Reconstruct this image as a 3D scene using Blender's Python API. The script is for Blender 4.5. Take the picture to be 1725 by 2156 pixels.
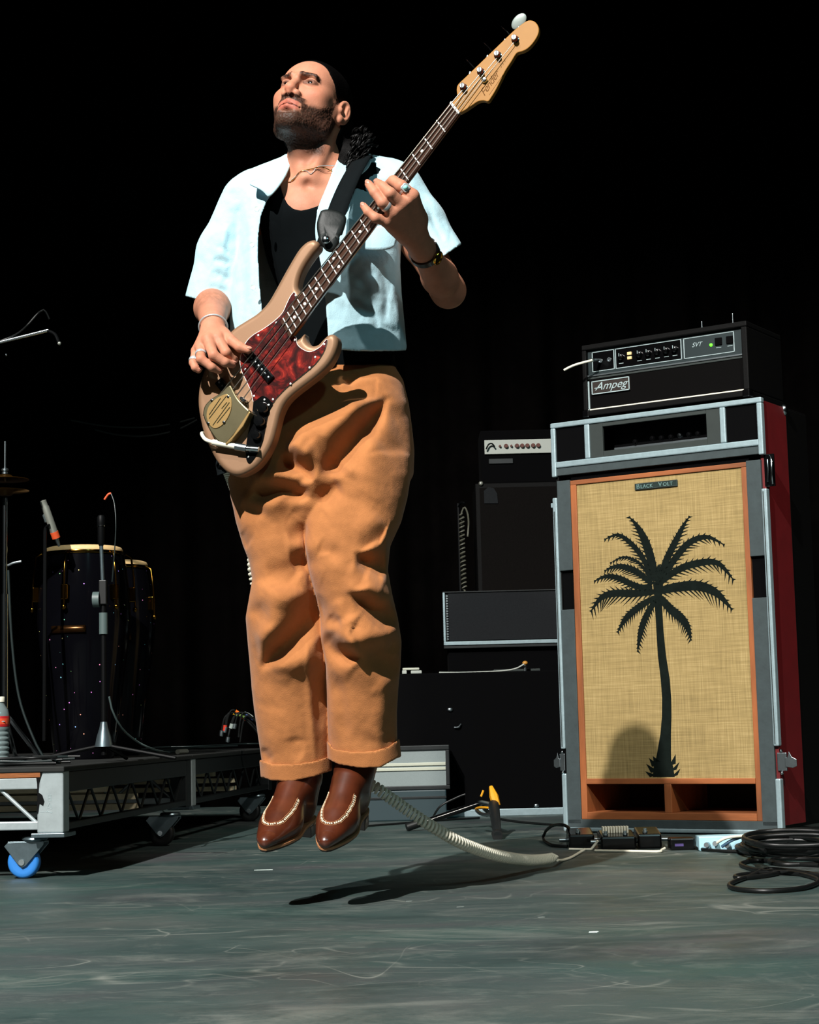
import bpy, bmesh, math, random
import numpy as np
from mathutils import Vector, Matrix, Euler

random.seed(7)
for _o in list(bpy.data.objects):
    bpy.data.objects.remove(_o, do_unlink=True)
SC = bpy.context.scene
COL = SC.collection

# ------------------------------------------------------------------ camera
FPX, YH, ROLL, CAMH = 3750.0, 1520.0, 1.39, 0.40     # focal length in px, horizon row, roll (deg), height (m)
_t = math.atan((YH - 1078.0) / FPX)
_r = math.radians(ROLL)
_F = np.array([0, math.cos(_t), math.sin(_t)])
_R = np.array([1.0, 0, 0])
_U = np.array([0, -math.sin(_t), math.cos(_t)])
CU = math.cos(_r) * _U + math.sin(_r) * _R
CR = math.cos(_r) * _R - math.sin(_r) * _U
CF = _F
cam_data = bpy.data.cameras.new('camera')
cam_data.sensor_fit = 'HORIZONTAL'
cam_data.sensor_width = 36.0
cam_data.lens = 36.0 * FPX / 1725.0
cam_data.clip_start = 0.05
cam_data.clip_end = 60
cam = bpy.data.objects.new('camera', cam_data)
COL.objects.link(cam)
cam.matrix_world = Matrix(((CR[0], CU[0], -CF[0], 0), (CR[1], CU[1], -CF[1], 0), (CR[2], CU[2], -CF[2], CAMH), (0, 0, 0, 1)))
SC.camera = cam

# ------------------------------------------------------------------ world, stage lamps, exposure
world = bpy.data.worlds.new('world')
SC.world = world
world.use_nodes = True
_bg = world.node_tree.nodes['Background']
_bg.inputs[0].default_value = (0.35, 0.6, 0.62, 1)
_bg.inputs[1].default_value = 0.0015

def spot(name, loc, target, power, color, radius, cone, blend=0.4):
    d = bpy.data.lights.new(name, 'SPOT')
    d.energy = power
    d.color = color
    d.shadow_soft_size = radius
    d.spot_size = math.radians(cone)
    d.spot_blend = blend
    o = bpy.data.objects.new(name, d)
    COL.objects.link(o)
    o.location = loc
    o.rotation_euler = (Vector(target) - Vector(loc)).to_track_quat('-Z', 'Y').to_euler()
    return o

KEY = spot('key_spotlight', (-3.07, -2.45, 6.79), (0.15, 4.6, 0.9), 6900, (1.0, 0.965, 0.92), 0.06, 40, 0.55)
HIGH = spot('truss_spotlight', (-3.0, -0.6, 8.2), (0.1, 4.6, 0.7), 1100, (0.95, 1.0, 0.97), 0.15, 34, 0.6)
RIG = spot('bass_rig_lamp', (3.6, -0.6, 6.2), (0.85, 5.9, 0.5), 1500, (1.0, 0.95, 0.86), 0.30, 24, 0.8)
WASH = spot('teal_wash_lamp', (2.6, -3.0, 5.8), (0.35, 5.2, 0.4), 210, (0.40, 0.92, 1.0), 0.25, 56, 0.6)

SC.view_settings.view_transform = 'Standard'
SC.view_settings.look = 'None'
SC.view_settings.gamma = 1.0
SC.view_settings.exposure = 0.0
SC.view_settings.use_curve_mapping = False

# ------------------------------------------------------------------ pixel <-> place helpers (photograph 1725 x 2156)
CPOS = np.array([0, 0, CAMH])

def ray(px, py):
    return CF + (px - 862.5) / FPX * CR - (py - 1078.0) / FPX * CU

def at(px, py, y):
    """point of the place seen at a pixel, at distance y into the stage"""
    d = ray(px, py)
    return CPOS + d * (y / d[1])

def on_floor(px, py, z=0.0):
    d = ray(px, py)
    return CPOS + d * ((z - CAMH) / d[2])

def on_plane(px, py, p0, n):
    d = ray(px, py)
    return CPOS + d * (np.dot(np.asarray(p0) - CPOS, n) / np.dot(d, n))

def project(P):
    Q = np.asarray(P, dtype=float) - CPOS
    w = Q @ CF
    return 862.5 + FPX * (Q @ CR) / w, 1078.0 - FPX * (Q @ CU) / w

# ------------------------------------------------------------------ materials
MATS = {}

def srgb(c):
    if isinstance(c, str):
        c = c.lstrip('#')
        c = [int(c[i:i + 2], 16) / 255 for i in (0, 2, 4)]
    return tuple((x / 12.92 if x <= 0.04045 else ((x + 0.055) / 1.055) ** 2.4) for x in c)

def mat(name, col, rough=0.5, metal=0.0, var=0.0, scale=30.0, bump=0.0, bscale=None, spec=0.5, attr=None, emit=None, stretch=None, coat=0.0):
    """procedural principled material: base colour with noise variation and a noise bump"""
    if name in MATS:
        return MATS[name]
    m = bpy.data.materials.new(name)
    m.use_nodes = True
    nt = m.node_tree
    b = nt.nodes['Principled BSDF']
    c = srgb(col) if isinstance(col, str) else tuple(col)
    b.inputs['Base Color'].default_value = (*c, 1)
    b.inputs['Roughness'].default_value = rough
    b.inputs['Metallic'].default_value = metal
    b.inputs['Specular IOR Level'].default_value = spec
    if coat:
        b.inputs['Coat Weight'].default_value = coat
        b.inputs['Coat Roughness'].default_value = 0.08
    src = None
    tc = nt.nodes.new('ShaderNodeTexCoord')
    mp = nt.nodes.new('ShaderNodeMapping')
    nt.links.new(tc.outputs['Object'], mp.inputs['Vector'])
    if stretch:
        mp.inputs['Scale'].default_value = stretch
    if attr:
        a = nt.nodes.new('ShaderNodeAttribute')
        a.attribute_name = attr
        src = a.outputs['Color']
    if var > 0:
        n = nt.nodes.new('ShaderNodeTexNoise')
        n.inputs['Scale'].default_value = scale
        n.inputs['Detail'].default_value = 6
        n.inputs['Roughness'].default_value = 0.65
        nt.links.new(mp.outputs[0], n.inputs['Vector'])
        mr = nt.nodes.new('ShaderNodeMapRange')
        mr.inputs[1].default_value = 0.3
        mr.inputs[2].default_value = 0.7
        mr.inputs[3].default_value = 1 - var
        mr.inputs[4].default_value = 1 + var
        nt.links.new(n.outputs['Fac'], mr.inputs[0])
        mx = nt.nodes.new('ShaderNodeVectorMath')
        mx.operation = 'SCALE'
        if src is None:
            mx.inputs[0].default_value = c
        else:
            nt.links.new(src, mx.inputs[0])
        nt.links.new(mr.outputs[0], mx.inputs['Scale'])
        src = mx.outputs[0]
    if src is not None:
        nt.links.new(src, b.inputs['Base Color'])
    if bump > 0:
        n2 = nt.nodes.new('ShaderNodeTexNoise')
        n2.inputs['Scale'].default_value = bscale or scale * 4
        n2.inputs['Detail'].default_value = 5
        nt.links.new(mp.outputs[0], n2.inputs['Vector'])
        bp = nt.nodes.new('ShaderNodeBump')
        bp.inputs['Strength'].default_value = bump
        bp.inputs['Distance'].default_value = 0.004
        nt.links.new(n2.outputs['Fac'], bp.inputs['Height'])
        nt.links.new(bp.outputs[0], b.inputs['Normal'])
    if emit:
        b.inputs['Emission Color'].default_value = (*srgb(emit[0]), 1)
        b.inputs['Emission Strength'].default_value = emit[1]
    MATS[name] = m
    return m

# ------------------------------------------------------------------ objects
def tag(o, label=None, cat=None, group=None, kind=None):
    if label: o['label'] = label
    if cat: o['category'] = cat
    if group: o['group'] = group
    if kind: o['kind'] = kind
    return o

def empty(name, loc, rz=0.0, rot=None):
    o = bpy.data.objects.new(name, None)
    o.empty_display_size = 0.05
    COL.objects.link(o)
    o.location = loc
    o.rotation_euler = rot if rot is not None else (0, 0, rz)
    return o

def world_matrix(o):
    m = Matrix.LocRotScale(o.location, o.rotation_euler, o.scale)
    if o.parent:
        return world_matrix(o.parent) @ o.matrix_parent_inverse @ m
    return m

def link(name, me, m=None, parent=None, local=False, bevel=0.0, smooth=None, segs=2):
    o = bpy.data.objects.new(name, me)
    COL.objects.link(o)
    if m is not None:
        me.materials.append(MATS[m] if isinstance(m, str) else m)
    if smooth is not None:
        for p in me.polygons:
            p.use_smooth = True
        if smooth < 179:
            me.set_sharp_from_angle(angle=math.radians(smooth))
    if parent is not None:
        o.parent = parent
        if not local:
            o.matrix_parent_inverse = world_matrix(parent).inverted()
    if bevel > 0:
        b = o.modifiers.new('bevel', 'BEVEL')
        b.width = bevel
        b.segments = segs
        b.limit_method = 'ANGLE'
        b.angle_limit = math.radians(40)
    return o

def copy_tree(o, parent=None):
    c = o.copy()
    COL.objects.link(c)
    c.parent = parent
    for ch in list(o.children):
        copy_tree(ch, c)
    return c

class MB:
    """collects shapes into one mesh"""
    def __init__(s):
        s.v = []
        s.f = []
    def add(s, vs, fs):
        k = len(s.v)
        s.v.extend([tuple(map(float, p)) for p in vs])
        s.f.extend([tuple(i + k for i in f) for f in fs])
        return s
    def box(s, x0, x1, y0, y1, z0, z1, M=None):
        vs = [(x, y, z) for z in (z0, z1) for y in (y0, y1) for x in (x0, x1)]
        if M is not None:
            vs = [M @ Vector(p) for p in vs]
        return s.add(vs, [(0, 2, 3, 1), (4, 5, 7, 6), (0, 1, 5, 4), (2, 6, 7, 3), (0, 4, 6, 2), (1, 3, 7, 5)])
    def prism(s, poly, M, t0, t1):
        """2D polygon in the XY plane of M, from local z = t0 to t1"""
        a = sum(poly[i][0] * poly[(i + 1) % len(poly)][1] - poly[(i + 1) % len(poly)][0] * poly[i][1] for i in range(len(poly)))
        if a < 0:
            poly = poly[::-1]
        n = len(poly)
        vs = [M @ Vector((p[0], p[1], t0)) for p in poly] + [M @ Vector((p[0], p[1], t1)) for p in poly]
        fs = [tuple(range(n))[::-1], tuple(range(n, 2 * n))] + [(i, (i + 1) % n, n + (i + 1) % n, n + i) for i in range(n)]
        return s.add(vs, fs)
    def cyl(s, a, b, r0, r1=None, n=16, cap=True):
        r1 = r0 if r1 is None else r1
        return s.tube([a, b], [r0, r1], n, cap)
    def tube(s, pts, rad, n=8, cap=True):
        pts = [np.asarray(p, dtype=float) for p in pts]
        m = len(pts)
        if not hasattr(rad, '__len__'):
            rad = [rad] * m
        tang = [pts[min(i + 1, m - 1)] - pts[max(i - 1, 0)] for i in range(m)]
        tang = [t / (np.linalg.norm(t) + 1e-12) for t in tang]
        up = np.array([0, 0, 1.0]) if abs(tang[0][2]) < 0.9 else np.array([1.0, 0, 0])
        nrm = np.cross(tang[0], up)
        nrm /= np.linalg.norm(nrm)
        vs = []
        for i in range(m):
            nrm = nrm - tang[i] * np.dot(nrm, tang[i])
            nrm /= (np.linalg.norm(nrm) + 1e-12)
            bn = np.cross(tang[i], nrm)
            for k in range(n):
                a = 2 * math.pi * k / n
                vs.append(pts[i] + rad[i] * (math.cos(a) * nrm + math.sin(a) * bn))
        fs = [(i * n + k, i * n + (k + 1) % n, (i + 1) * n + (k + 1) % n, (i + 1) * n + k) for i in range(m - 1) for k in range(n)]
        if cap:
            fs += [tuple(range(n))[::-1], tuple(range((m - 1) * n, m * n))]
        return s.add(vs, fs)
    def lathe(s, prof, M=None, n=24):
        """profile (r, z) about local Z of M"""
        M = M or Matrix.Identity(4)
        vs = []
        for r, z in prof:
            for k in range(n):
                a = 2 * math.pi * k / n
                vs.append(M @ Vector((max(r, 1e-5) * math.cos(a), max(r, 1e-5) * math.sin(a), z)))
        m = len(prof)
        fs = [(i * n + k, i * n + (k + 1) % n, (i + 1) * n + (k + 1) % n, (i + 1) * n + k) for i in range(m - 1) for k in range(n)]
        fs += [tuple(range(n))[::-1], tuple(range((m - 1) * n, m * n))]
        return s.add(vs, fs)
    def ball(s, c, r, n=10, R=None, sc=(1, 1, 1)):
        M = Matrix.Translation(Vector(c)) @ (R or Matrix.Identity(4)) @ Matrix.Diagonal((r * sc[0], r * sc[1], r * sc[2], 1))
        return s.lathe([(math.sin(math.pi * i / n), -math.cos(math.pi * i / n)) for i in range(n + 1)], M, n * 2)
    def grid(s, P):
        """P[i][j] points"""
        a, b = len(P), len(P[0])
        return s.add([p for row in P for p in row], [(i * b + j, i * b + j + 1, (i + 1) * b + j + 1, (i + 1) * b + j) for i in range(a - 1) for j in range(b - 1)])
    def mesh(s, name):
        me = bpy.data.meshes.new(name)
        me.from_pydata(s.v, [], s.f)
        me.update()
        return me
    def build(s, name, m=None, parent=None, local=False, bevel=0.0, smooth=None, fix=True, segs=2):
        me = s.mesh(name)
        if fix:
            bm = bmesh.new()
            bm.from_mesh(me)
            bmesh.ops.recalc_face_normals(bm, faces=bm.faces)
            bm.to_mesh(me)
            bm.free()
        return link(name, me, m, parent, local, bevel, smooth, segs)

def spline(pts, n):
    """Catmull-Rom through pts, n samples"""
    P = np.asarray(pts, dtype=float)
    m = len(P)
    if m == 2:
        return [P[0] + (P[1] - P[0]) * t for t in np.linspace(0, 1, n)]
    seg = np.linalg.norm(np.diff(P, axis=0), axis=1)
    cum = np.concatenate([[0], np.cumsum(seg)])
    out = []
    for t in np.linspace(0, cum[-1], n):
        i = min(max(int(np.searchsorted(cum, t, side='right')) - 1, 0), m - 2)
        u = (t - cum[i]) / (seg[i] + 1e-12)
        p0, p1, p2, p3 = P[max(i - 1, 0)], P[i], P[i + 1], P[min(i + 2, m - 1)]
        out.append(0.5 * ((2 * p1) + (p2 - p0) * u + (2 * p0 - 5 * p1 + 4 * p2 - p3) * u * u + (3 * p1 - p0 - 3 * p2 + p3) * u ** 3))
    return out

def text_mesh(name, s, size, M, m, parent=None, local=False, shear=0.0, depth=0.0008, align='CENTER', space=1.0):
    cu = bpy.data.curves.new(name, 'FONT')
    cu.body = s
    cu.size = size
    cu.shear = shear
    cu.extrude = depth
    cu.align_x = align
    cu.align_y = 'CENTER'
    cu.space_character = space
    t = bpy.data.objects.new(name, cu)
    COL.objects.link(t)
    bpy.context.view_layer.update()
    me = bpy.data.meshes.new_from_object(t)
    bpy.data.objects.remove(t, do_unlink=True)
    me.transform(M)
    return link(name, me, m, parent, local)

def frame(o, ex, ey, ez):
    return Matrix(((ex[0], ey[0], ez[0], o[0]), (ex[1], ey[1], ez[1], o[1]), (ex[2], ey[2], ez[2], o[2]), (0, 0, 0, 1)))

def unit(v):
    v = np.asarray(v, dtype=float)
    return v / np.linalg.norm(v)

def coil_path(pts, rad, pitch, per=10, taper=0.02):
    S = spline(pts, 400)
    S = np.array(S)
    seg = np.linalg.norm(np.diff(S, axis=0), axis=1)
    cum = np.concatenate([[0], np.cumsum(seg)])
    n = int(cum[-1] / pitch * per)
    out = []
    nrm = np.array([0.0, 1.0, 0.0])
    for i in range(n + 1):
        s = cum[-1] * i / n
        k = min(int(np.searchsorted(cum, s, side='right')) - 1, len(S) - 2)
        u = (s - cum[k]) / seg[k]
        p = S[k] + (S[k + 1] - S[k]) * u
        t = unit(S[min(k + 2, len(S) - 1)] - S[max(k - 1, 0)])
        nrm = unit(nrm - t * np.dot(nrm, t))
        bn = np.cross(t, nrm)
        a = 2 * math.pi * i / per
        e = min(1.0, s / taper, (cum[-1] - s) / taper) if taper else 1.0
        out.append(p + rad * max(e, 0.15) * (math.cos(a) * nrm + math.sin(a) * bn))
    return out
# ================================================================== the setting: stage floor and black backdrop
def floor_material():
    m = bpy.data.materials.new('stage_floor_paint')
    m.use_nodes = True
    nt = m.node_tree
    N, L = nt.nodes, nt.links
    b = N['Principled BSDF']
    tc = N.new('ShaderNodeTexCoord')
    def noise(scale, detail, rough, dist, sx=1.0, sy=1.0, rz=0.0):
        mp = N.new('ShaderNodeMapping')
        mp.inputs['Scale'].default_value = (sx, sy, 1)
        mp.inputs['Rotation'].default_value = (0, 0, rz)
        L.new(tc.outputs['Object'], mp.inputs['Vector'])
        n = N.new('ShaderNodeTexNoise')
        n.inputs['Scale'].default_value = scale
        n.inputs['Detail'].default_value = detail
        n.inputs['Roughness'].default_value = rough
        n.inputs['Distortion'].default_value = dist
        L.new(mp.outputs[0], n.inputs['Vector'])
        return n.outputs['Fac']
    def ramp(x, stops):
        r = N.new('ShaderNodeValToRGB')
        e = r.color_ramp.elements
        e[0].position, e[0].color = stops[0][0], (*stops[0][1], 1)
        e[1].position, e[1].color = stops[-1][0], (*stops[-1][1], 1)
        for p, c in stops[1:-1]:
            k = e.new(p)
            k.color = (*c, 1)
        L.new(x, r.inputs[0])
        return r.outputs[0]
    def mix(f, a, c):
        x = N.new('ShaderNodeMix')
        x.data_type = 'RGBA'
        L.new(f, x.inputs[0])
        L.new(a, x.inputs[6])
        L.new(c, x.inputs[7])
        return x.outputs[2]
    base = ramp(noise(1.5, 9, 0.66, 0.5, 0.55, 1.2), [(0.3, (0.022, 0.044, 0.043)), (0.5, (0.040, 0.066, 0.062)), (0.72, (0.080, 0.088, 0.082))])
    tint = ramp(noise(2.1, 5, 0.6, 0.4, 0.6, 1.2, 0.3), [(0.35, (0.026, 0.074, 0.064)), (0.65, (0.080, 0.062, 0.072))])
    c = mix(ramp(noise(0.9, 4, 0.6, 0.2), [(0.42, (0, 0, 0)), (0.66, (0.8, 0.8, 0.8))]), base, tint)
    # pale drag marks and scuffs: thin ridges of stretched noise
    k = (0, 0, 0)
    line = lambda s, d, dist, w, sx, sy, rz, a: ramp(noise(s, d, 0.5, dist, sx, sy, rz), [(0.5 - w, k), (0.5, (a, a, a)), (0.5 + w, k)])
    pale = N.new('ShaderNodeRGB')
    pale.outputs[0].default_value = (0.21, 0.225, 0.20, 1)
    gate = ramp(noise(1.7, 5, 0.65, 0.3, 0.7, 1.3, 0.3), [(0.50, k), (0.64, (1, 1, 1))])
    for args in ((1.1, 2.0, 0.9, 0.0060, 0.9, 1.7, 0.12, 1.0), (1.6, 1.5, 0.9, 0.0060, 0.8, 2.0, -0.35, 0.9), (1.0, 1.0, 1.0, 0.0045, 1.5, 0.9, 0.9, 0.8), (2.2, 2.0, 0.8, 0.0060, 1.0, 1.3, 0.5, 0.7)):
        g = N.new('ShaderNodeMix')
        g.data_type = 'RGBA'
        g.blend_type = 'MULTIPLY'
        g.inputs[0].default_value = 1.0
        L.new(line(*args), g.inputs[6])
        L.new(gate, g.inputs[7])
        c = mix(g.outputs[2], c, pale.outputs[0])
    smear = ramp(noise(2.6, 10, 0.72, 0.9, 0.8, 1.5, 0.1), [(0.52, k), (0.78, (0.65, 0.65, 0.65))])
    c = mix(smear, c, pale.outputs[0])
    smear2 = ramp(noise(12.0, 8, 0.75, 0.8, 0.6, 1.4, -0.15), [(0.54, k), (0.78, (0.40, 0.40, 0.40))])
    c = mix(smear2, c, pale.outputs[0])
    dark = N.new('ShaderNodeRGB')
    dark.outputs[0].default_value = (0.014, 0.030, 0.030, 1)
    c = mix(ramp(noise(2.2, 8, 0.7, 0.7, 0.8, 1.4, 0.2), [(0.52, k), (0.70, (0.8, 0.8, 0.8))]), c, dark.outputs[0])
    L.new(c, b.inputs['Base Color'])
    rr = ramp(noise(4.0, 6, 0.6, 0.5), [(0.3, (0.42,) * 3), (0.7, (0.62,) * 3)])
    L.new(rr, b.inputs['Roughness'])
    b.inputs['Specular IOR Level'].default_value = 0.35
    bp = N.new('ShaderNodeBump')
    bp.inputs['Strength'].default_value = 0.25
    bp.inputs['Distance'].default_value = 0.003
    L.new(noise(60, 6, 0.7, 0), bp.inputs['Height'])
    L.new(bp.outputs[0], b.inputs['Normal'])
    return m

fb = MB()
fb.box(-5, 5, 0.6, 9.6, -0.06, 0.0)
floor = fb.build('floor', floor_material())
tag(floor, kind='structure')
mat('black_drape', (0.0016, 0.0013, 0.0012), 0.95, var=0.4, scale=6, spec=0.02)
# hanging black drape with folds at the back of the stage
xs = np.linspace(-4.6, 4.6, 420)
prof = [9.0 + 0.05 * math.sin(x * 17) + 0.035 * math.sin(x * 7.3 + 1) + 0.02 * math.sin(x * 41 + 2) for x in xs]
db = MB()
db.grid([[(x, y + 0.02 * math.sin(3 * x + z), z) for z in (0.004, 1.5, 3.0, 4.6)] for x, y in zip(xs, prof)])
drape = db.build('wall_back', 'black_drape', smooth=179, fix=False)
sol = drape.modifiers.new('thick', 'SOLIDIFY')
sol.thickness = 0.006
tag(drape, kind='structure')

# scraps of tape and litter on the floor
mat('pale_tape', '#dfeee8', 0.6)
mat('clear_tape', '#7f8884', 0.35)
def scrap(px, py, l, w, a, m, label):
    p = on_floor(px, py)
    b = MB()
    M = Matrix.Translation(Vector((p[0], p[1], 0.0))) @ Matrix.Rotation(a, 4, 'Z')
    h = 0.0012
    pts = [(-l, -w * .8), (l * .6, -w), (l, -w * .3), (l * .9, w), (-l * .7, w * .9)]
    b.prism(pts, M, 0.0002, h)
    o = b.build('tape_scrap', m)
    tag(o, label, 'tape scrap', 'scraps of tape on the stage floor')
scrap(1250, 1963, .010, .006, 0.1, 'pale_tape', 'brightest white scrap of tape on the front of the floor')
scrap(555, 1832, .026, .0022, 0.0, 'pale_tape', 'thin pale strip of tape on the floor left of the boots')
scrap(970, 1910, .010, .004, 0.3, 'clear_tape', 'small tan scrap of tape right of the shadow on the floor')
scrap(862, 1898, .008, .004, 0.2, 'clear_tape', 'small scrap of tape at the near edge of the shadow')
scrap(1140, 1932, .008, .006, 0.5, 'clear_tape', 'faint scrap of tape on the floor in front of the pedals')
# ================================================================== bass rig: cased speaker cabinet with palm tree, amp head on top
mat('silver_trim', '#9db2b8', 0.42, 0.4, var=0.12, scale=40, bump=0.05)
mat('grey_case_paint', '#343f41', 0.75, var=0.15, scale=25, bump=0.1)
mat('dark_grey_paint', '#262e2c', 0.75, var=0.12, scale=25)
mat('red_laminate', '#640b10', 0.55, var=0.12, scale=15)
mat('black_tolex', '#060606', 0.6, var=0.3, scale=200, bump=0.2, bscale=500, spec=0.12)
mat('black_felt', '#020203', 0.95, spec=0.1)
mat('black_gloss', '#060607', 0.18)
mat('chrome', '#c9d4d8', 0.16, 1.0)
mat('steel', '#9aa4a8', 0.35, 1.0, var=0.1)
mat('orange_wood', '#93532a', 0.6, var=0.4, scale=14, bump=0.1, stretch=(1, 1, 0.15))
mat('orange_wood_flat', '#93532a', 0.6, var=0.4, scale=14, bump=0.1, stretch=(0.15, 1, 1))
mat('dark_cavity', '#2a160c', 0.9)
mat('palm_ink', '#0f1613', 0.9, var=0.25, scale=40, spec=0.1)
mat('white_print', '#9fb0b2', 0.5)
mat('cream_plastic', '#e6e2cf', 0.4)
mat('green_lamp', '#1a4a10', 0.3, emit=('#5cff2a', 3.0))
mat('amber_lamp', '#c8b488', 0.4, emit=('#ffcf80', 0.35))

def grass_cloth():
    m = bpy.data.materials.new('grass_cloth')
    m.use_nodes = True
    nt = m.node_tree
    N, L = nt.nodes, nt.links
    b = N['Principled BSDF']
    tc = N.new('ShaderNodeTexCoord')
    def nz(sx, sz, scale, det=4):
        mp = N.new('ShaderNodeMapping')
        mp.inputs['Scale'].default_value = (sx, 1, sz)
        L.new(tc.outputs['Object'], mp.inputs[0])
        n = N.new('ShaderNodeTexNoise')
        n.inputs['Scale'].default_value = scale
        n.inputs['Detail'].default_value = det
        L.new(mp.outputs[0], n.inputs['Vector'])
        return n.outputs['Fac']
    warp, weft, blotch = nz(1, 0.03, 260, 2), nz(0.04, 1, 230, 3), nz(1, 1, 5, 3)
    a = N.new('ShaderNodeMath'); a.operation = 'ADD'
    L.new(warp, a.inputs[0]); L.new(weft, a.inputs[1])
    a2 = N.new('ShaderNodeMath'); a2.operation = 'MULTIPLY_ADD'
    L.new(blotch, a2.inputs[0]); a2.inputs[1].default_value = 0.5; L.new(a.outputs[0], a2.inputs[2])
    r = N.new('ShaderNodeValToRGB')
    e = r.color_ramp.elements
    e[0].position, e[0].color = 0.35, (*srgb('#7d6a40'), 1)
    e[1].position, e[1].color = 0.8, (*srgb('#b59d6b'), 1)
    k = e.new(0.6); k.color = (*srgb('#9d8655'), 1)
    hm = N.new('ShaderNodeMath'); hm.operation = 'MULTIPLY'; hm.inputs[1].default_value = 0.46
    L.new(a2.outputs[0], hm.inputs[0])
    L.new(hm.outputs[0], r.inputs[0])
    L.new(r.outputs[0], b.inputs['Base Color'])
    b.inputs['Roughness'].default_value = 0.85
    bp = N.new('ShaderNodeBump'); bp.inputs['Strength'].default_value = 0.35; bp.inputs['Distance'].default_value = 0.002
    L.new(a.outputs[0], bp.inputs['Height']); L.new(bp.outputs[0], b.inputs['Normal'])
    return m
MATS['grass_cloth'] = grass_cloth()

CW, CH, CROT = 0.8145, 1.4616, -0.586
CO = np.array([0.5186, 6.38, 0.0])
CEX = np.array([math.cos(CROT), math.sin(CROT), 0])
CEY = np.array([-math.sin(CROT), math.cos(CROT), 0])
def cab_uv(px, py, v=0.0):
    p = on_plane(px, py, CO + CEY * v, CEY)
    return float((p - CO) @ CEX), float(p[2])

case = empty('speaker_case', CO, CROT)
tag(case, 'tall road case with red sides holding a woven speaker front with a black palm tree', 'speaker case')
b = MB()   # carcass: sides, back, floor, deck between the two bays
b.box(0.008, CW - 0.008, 0.012, 0.42, 0.02, 0.035).box(0.008, CW - 0.008, 0.012, 0.42, CH - 0.012, CH - 0.004)
b.box(0.008, 0.020, 0.012, 0.42, 0.035, CH - 0.012).box(0.020, CW - 0.02, 0.405, 0.42, 0.035, CH - 0.012)
b.box(0.02, CW - 0.02, 0.03, 0.40, 1.262, 1.276)
b.build('carcass', 'black_tolex', case, True, 0.002)
MB().box(CW - 0.020, CW - 0.004, 0.016, 0.225, 0.03, CH - 0.008).build('side_panel', 'red_laminate', case, True, 0.002)['label'] = 'dark red side panel of the case'
MB().box(CW - 0.020, CW - 0.006, 0.232, 0.42, 0.03, CH - 0.01).build('side_panel', 'black_tolex', case, True, 0.002)
T = 0.019
for nm, bx in (('edge_rail', (0, CW, -0.004, 0.022, CH - T, CH)), ('edge_rail', (0, T, -0.004, 0.022, 1.265, CH - T)), ('edge_rail', (CW - T, CW, -0.004, 0.022, 1.265, CH - T)),
               ('edge_rail', (T * 0.8, CW - T * 0.8, -0.003, 0.018, 1.297, 1.319)),
               ('edge_rail', (0.137, 0.158, -0.003, 0.018, 1.319, CH - T)), ('edge_rail', (0.660, 0.681, -0.003, 0.018, 1.319, CH - T)),
               ('edge_rail', (-0.002, 0.016, -0.002, 0.022, 0.292, 1.19)), ('edge_rail', (-0.002, 0.016, -0.002, 0.022, 0.006, 0.205)),
               ('edge_rail', (CW - 0.016, CW + 0.003, -0.002, 0.026, 0.292, 1.15)), ('edge_rail', (CW - 0.016, CW + 0.003, -0.002, 0.026, 0.004, 0.185)),
               ('edge_rail', (0.0, CW, -0.004, 0.02, 0.004, 0.018))):
    MB().box(*bx).build(nm, 'silver_trim', case, True, 0.004, segs=2)
# fluted groove lines on the tall rails
for u in (0.004, CW - 0.010):
    MB().box(u, u + 0.0025, -0.0045, -0.001, 0.30, 1.14).build('rail_groove', 'dark_grey_paint', case, True)
# top bay
MB().box(T, 0.138, 0.006, 0.014, 1.319, CH - T).build('vent_panel', 'black_felt', case, True)
MB().box(0.680, CW - T, 0.006, 0.014, 1.319, CH - T).build('vent_panel', 'black_felt', case, True)
b = MB()
b.box(0.158, 0.209, 0.002, 0.014, 1.319, CH - T).box(0.609, 0.660, 0.002, 0.014, 1.319, CH - T)
b.box(0.209, 0.609, 0.002, 0.014, 1.319, 1.340).box(0.209, 0.609, 0.002, 0.014, 1.428, CH - T)
b.build('rack_surround', 'dark_grey_paint', case, True, 0.0015)
MB().box(0.205, 0.613, 0.10, 0.11, 1.33, 1.44).build('rack_back', 'black_felt', case, True)
MB().box(0.236, 0.609, 0.035, 0.10, 1.340, 1.352).build('rack_unit', 'steel', case, True, 0.001)
for px, py in ((1338, 930), (1374, 923), (1393, 922), (1413, 920), (1432, 917), (1451, 915), (1470, 913)):
    u, z = cab_uv(px, py, 0.03)
    kb = MB()
    kb.lathe([(0.009, 0), (0.009, 0.010), (0.007, 0.014), (0, 0.015)], Matrix.Translation((u, 0.036, z)) @ Matrix.Rotation(math.pi / 2, 4, 'X'), 14)
    kb.build('knob', 'chrome' if px == 1432 else 'black_gloss', case, True, smooth=40)
# grey-painted front with a black recess half way up each side
MB().box(0.016, CW - 0.016, 0.003, 0.016, 1.269, 1.297).build('front_panel', 'grey_case_paint', case, True, 0.002)
for u0, u1 in ((0.016, 0.069), (0.746, CW - 0.016)):
    MB().box(u0, u1, 0.003, 0.016, 0.925, 1.250).build('front_panel', 'grey_case_paint', case, True, 0.002)
    MB().box(u0, u1, 0.003, 0.016, 0.03, 0.785).build('front_panel', 'grey_case_paint', case, True, 0.002)
    MB().box(u0, u1, 0.018, 0.03, 0.785, 0.925).build('recess_back', 'black_felt', case, True)
MB().box(0.016, CW - 0.016, 0.003, 0.016, 0.018, 0.046).build('front_panel', 'grey_case_paint', case, True, 0.002)
MB().box(0.066, 0.75, 0.02, 0.03, 1.236, 1.270).build('gap_shade_strip', 'black_felt', case, True)  # black strip paints in the shade of the gap above the wood frame

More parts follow.
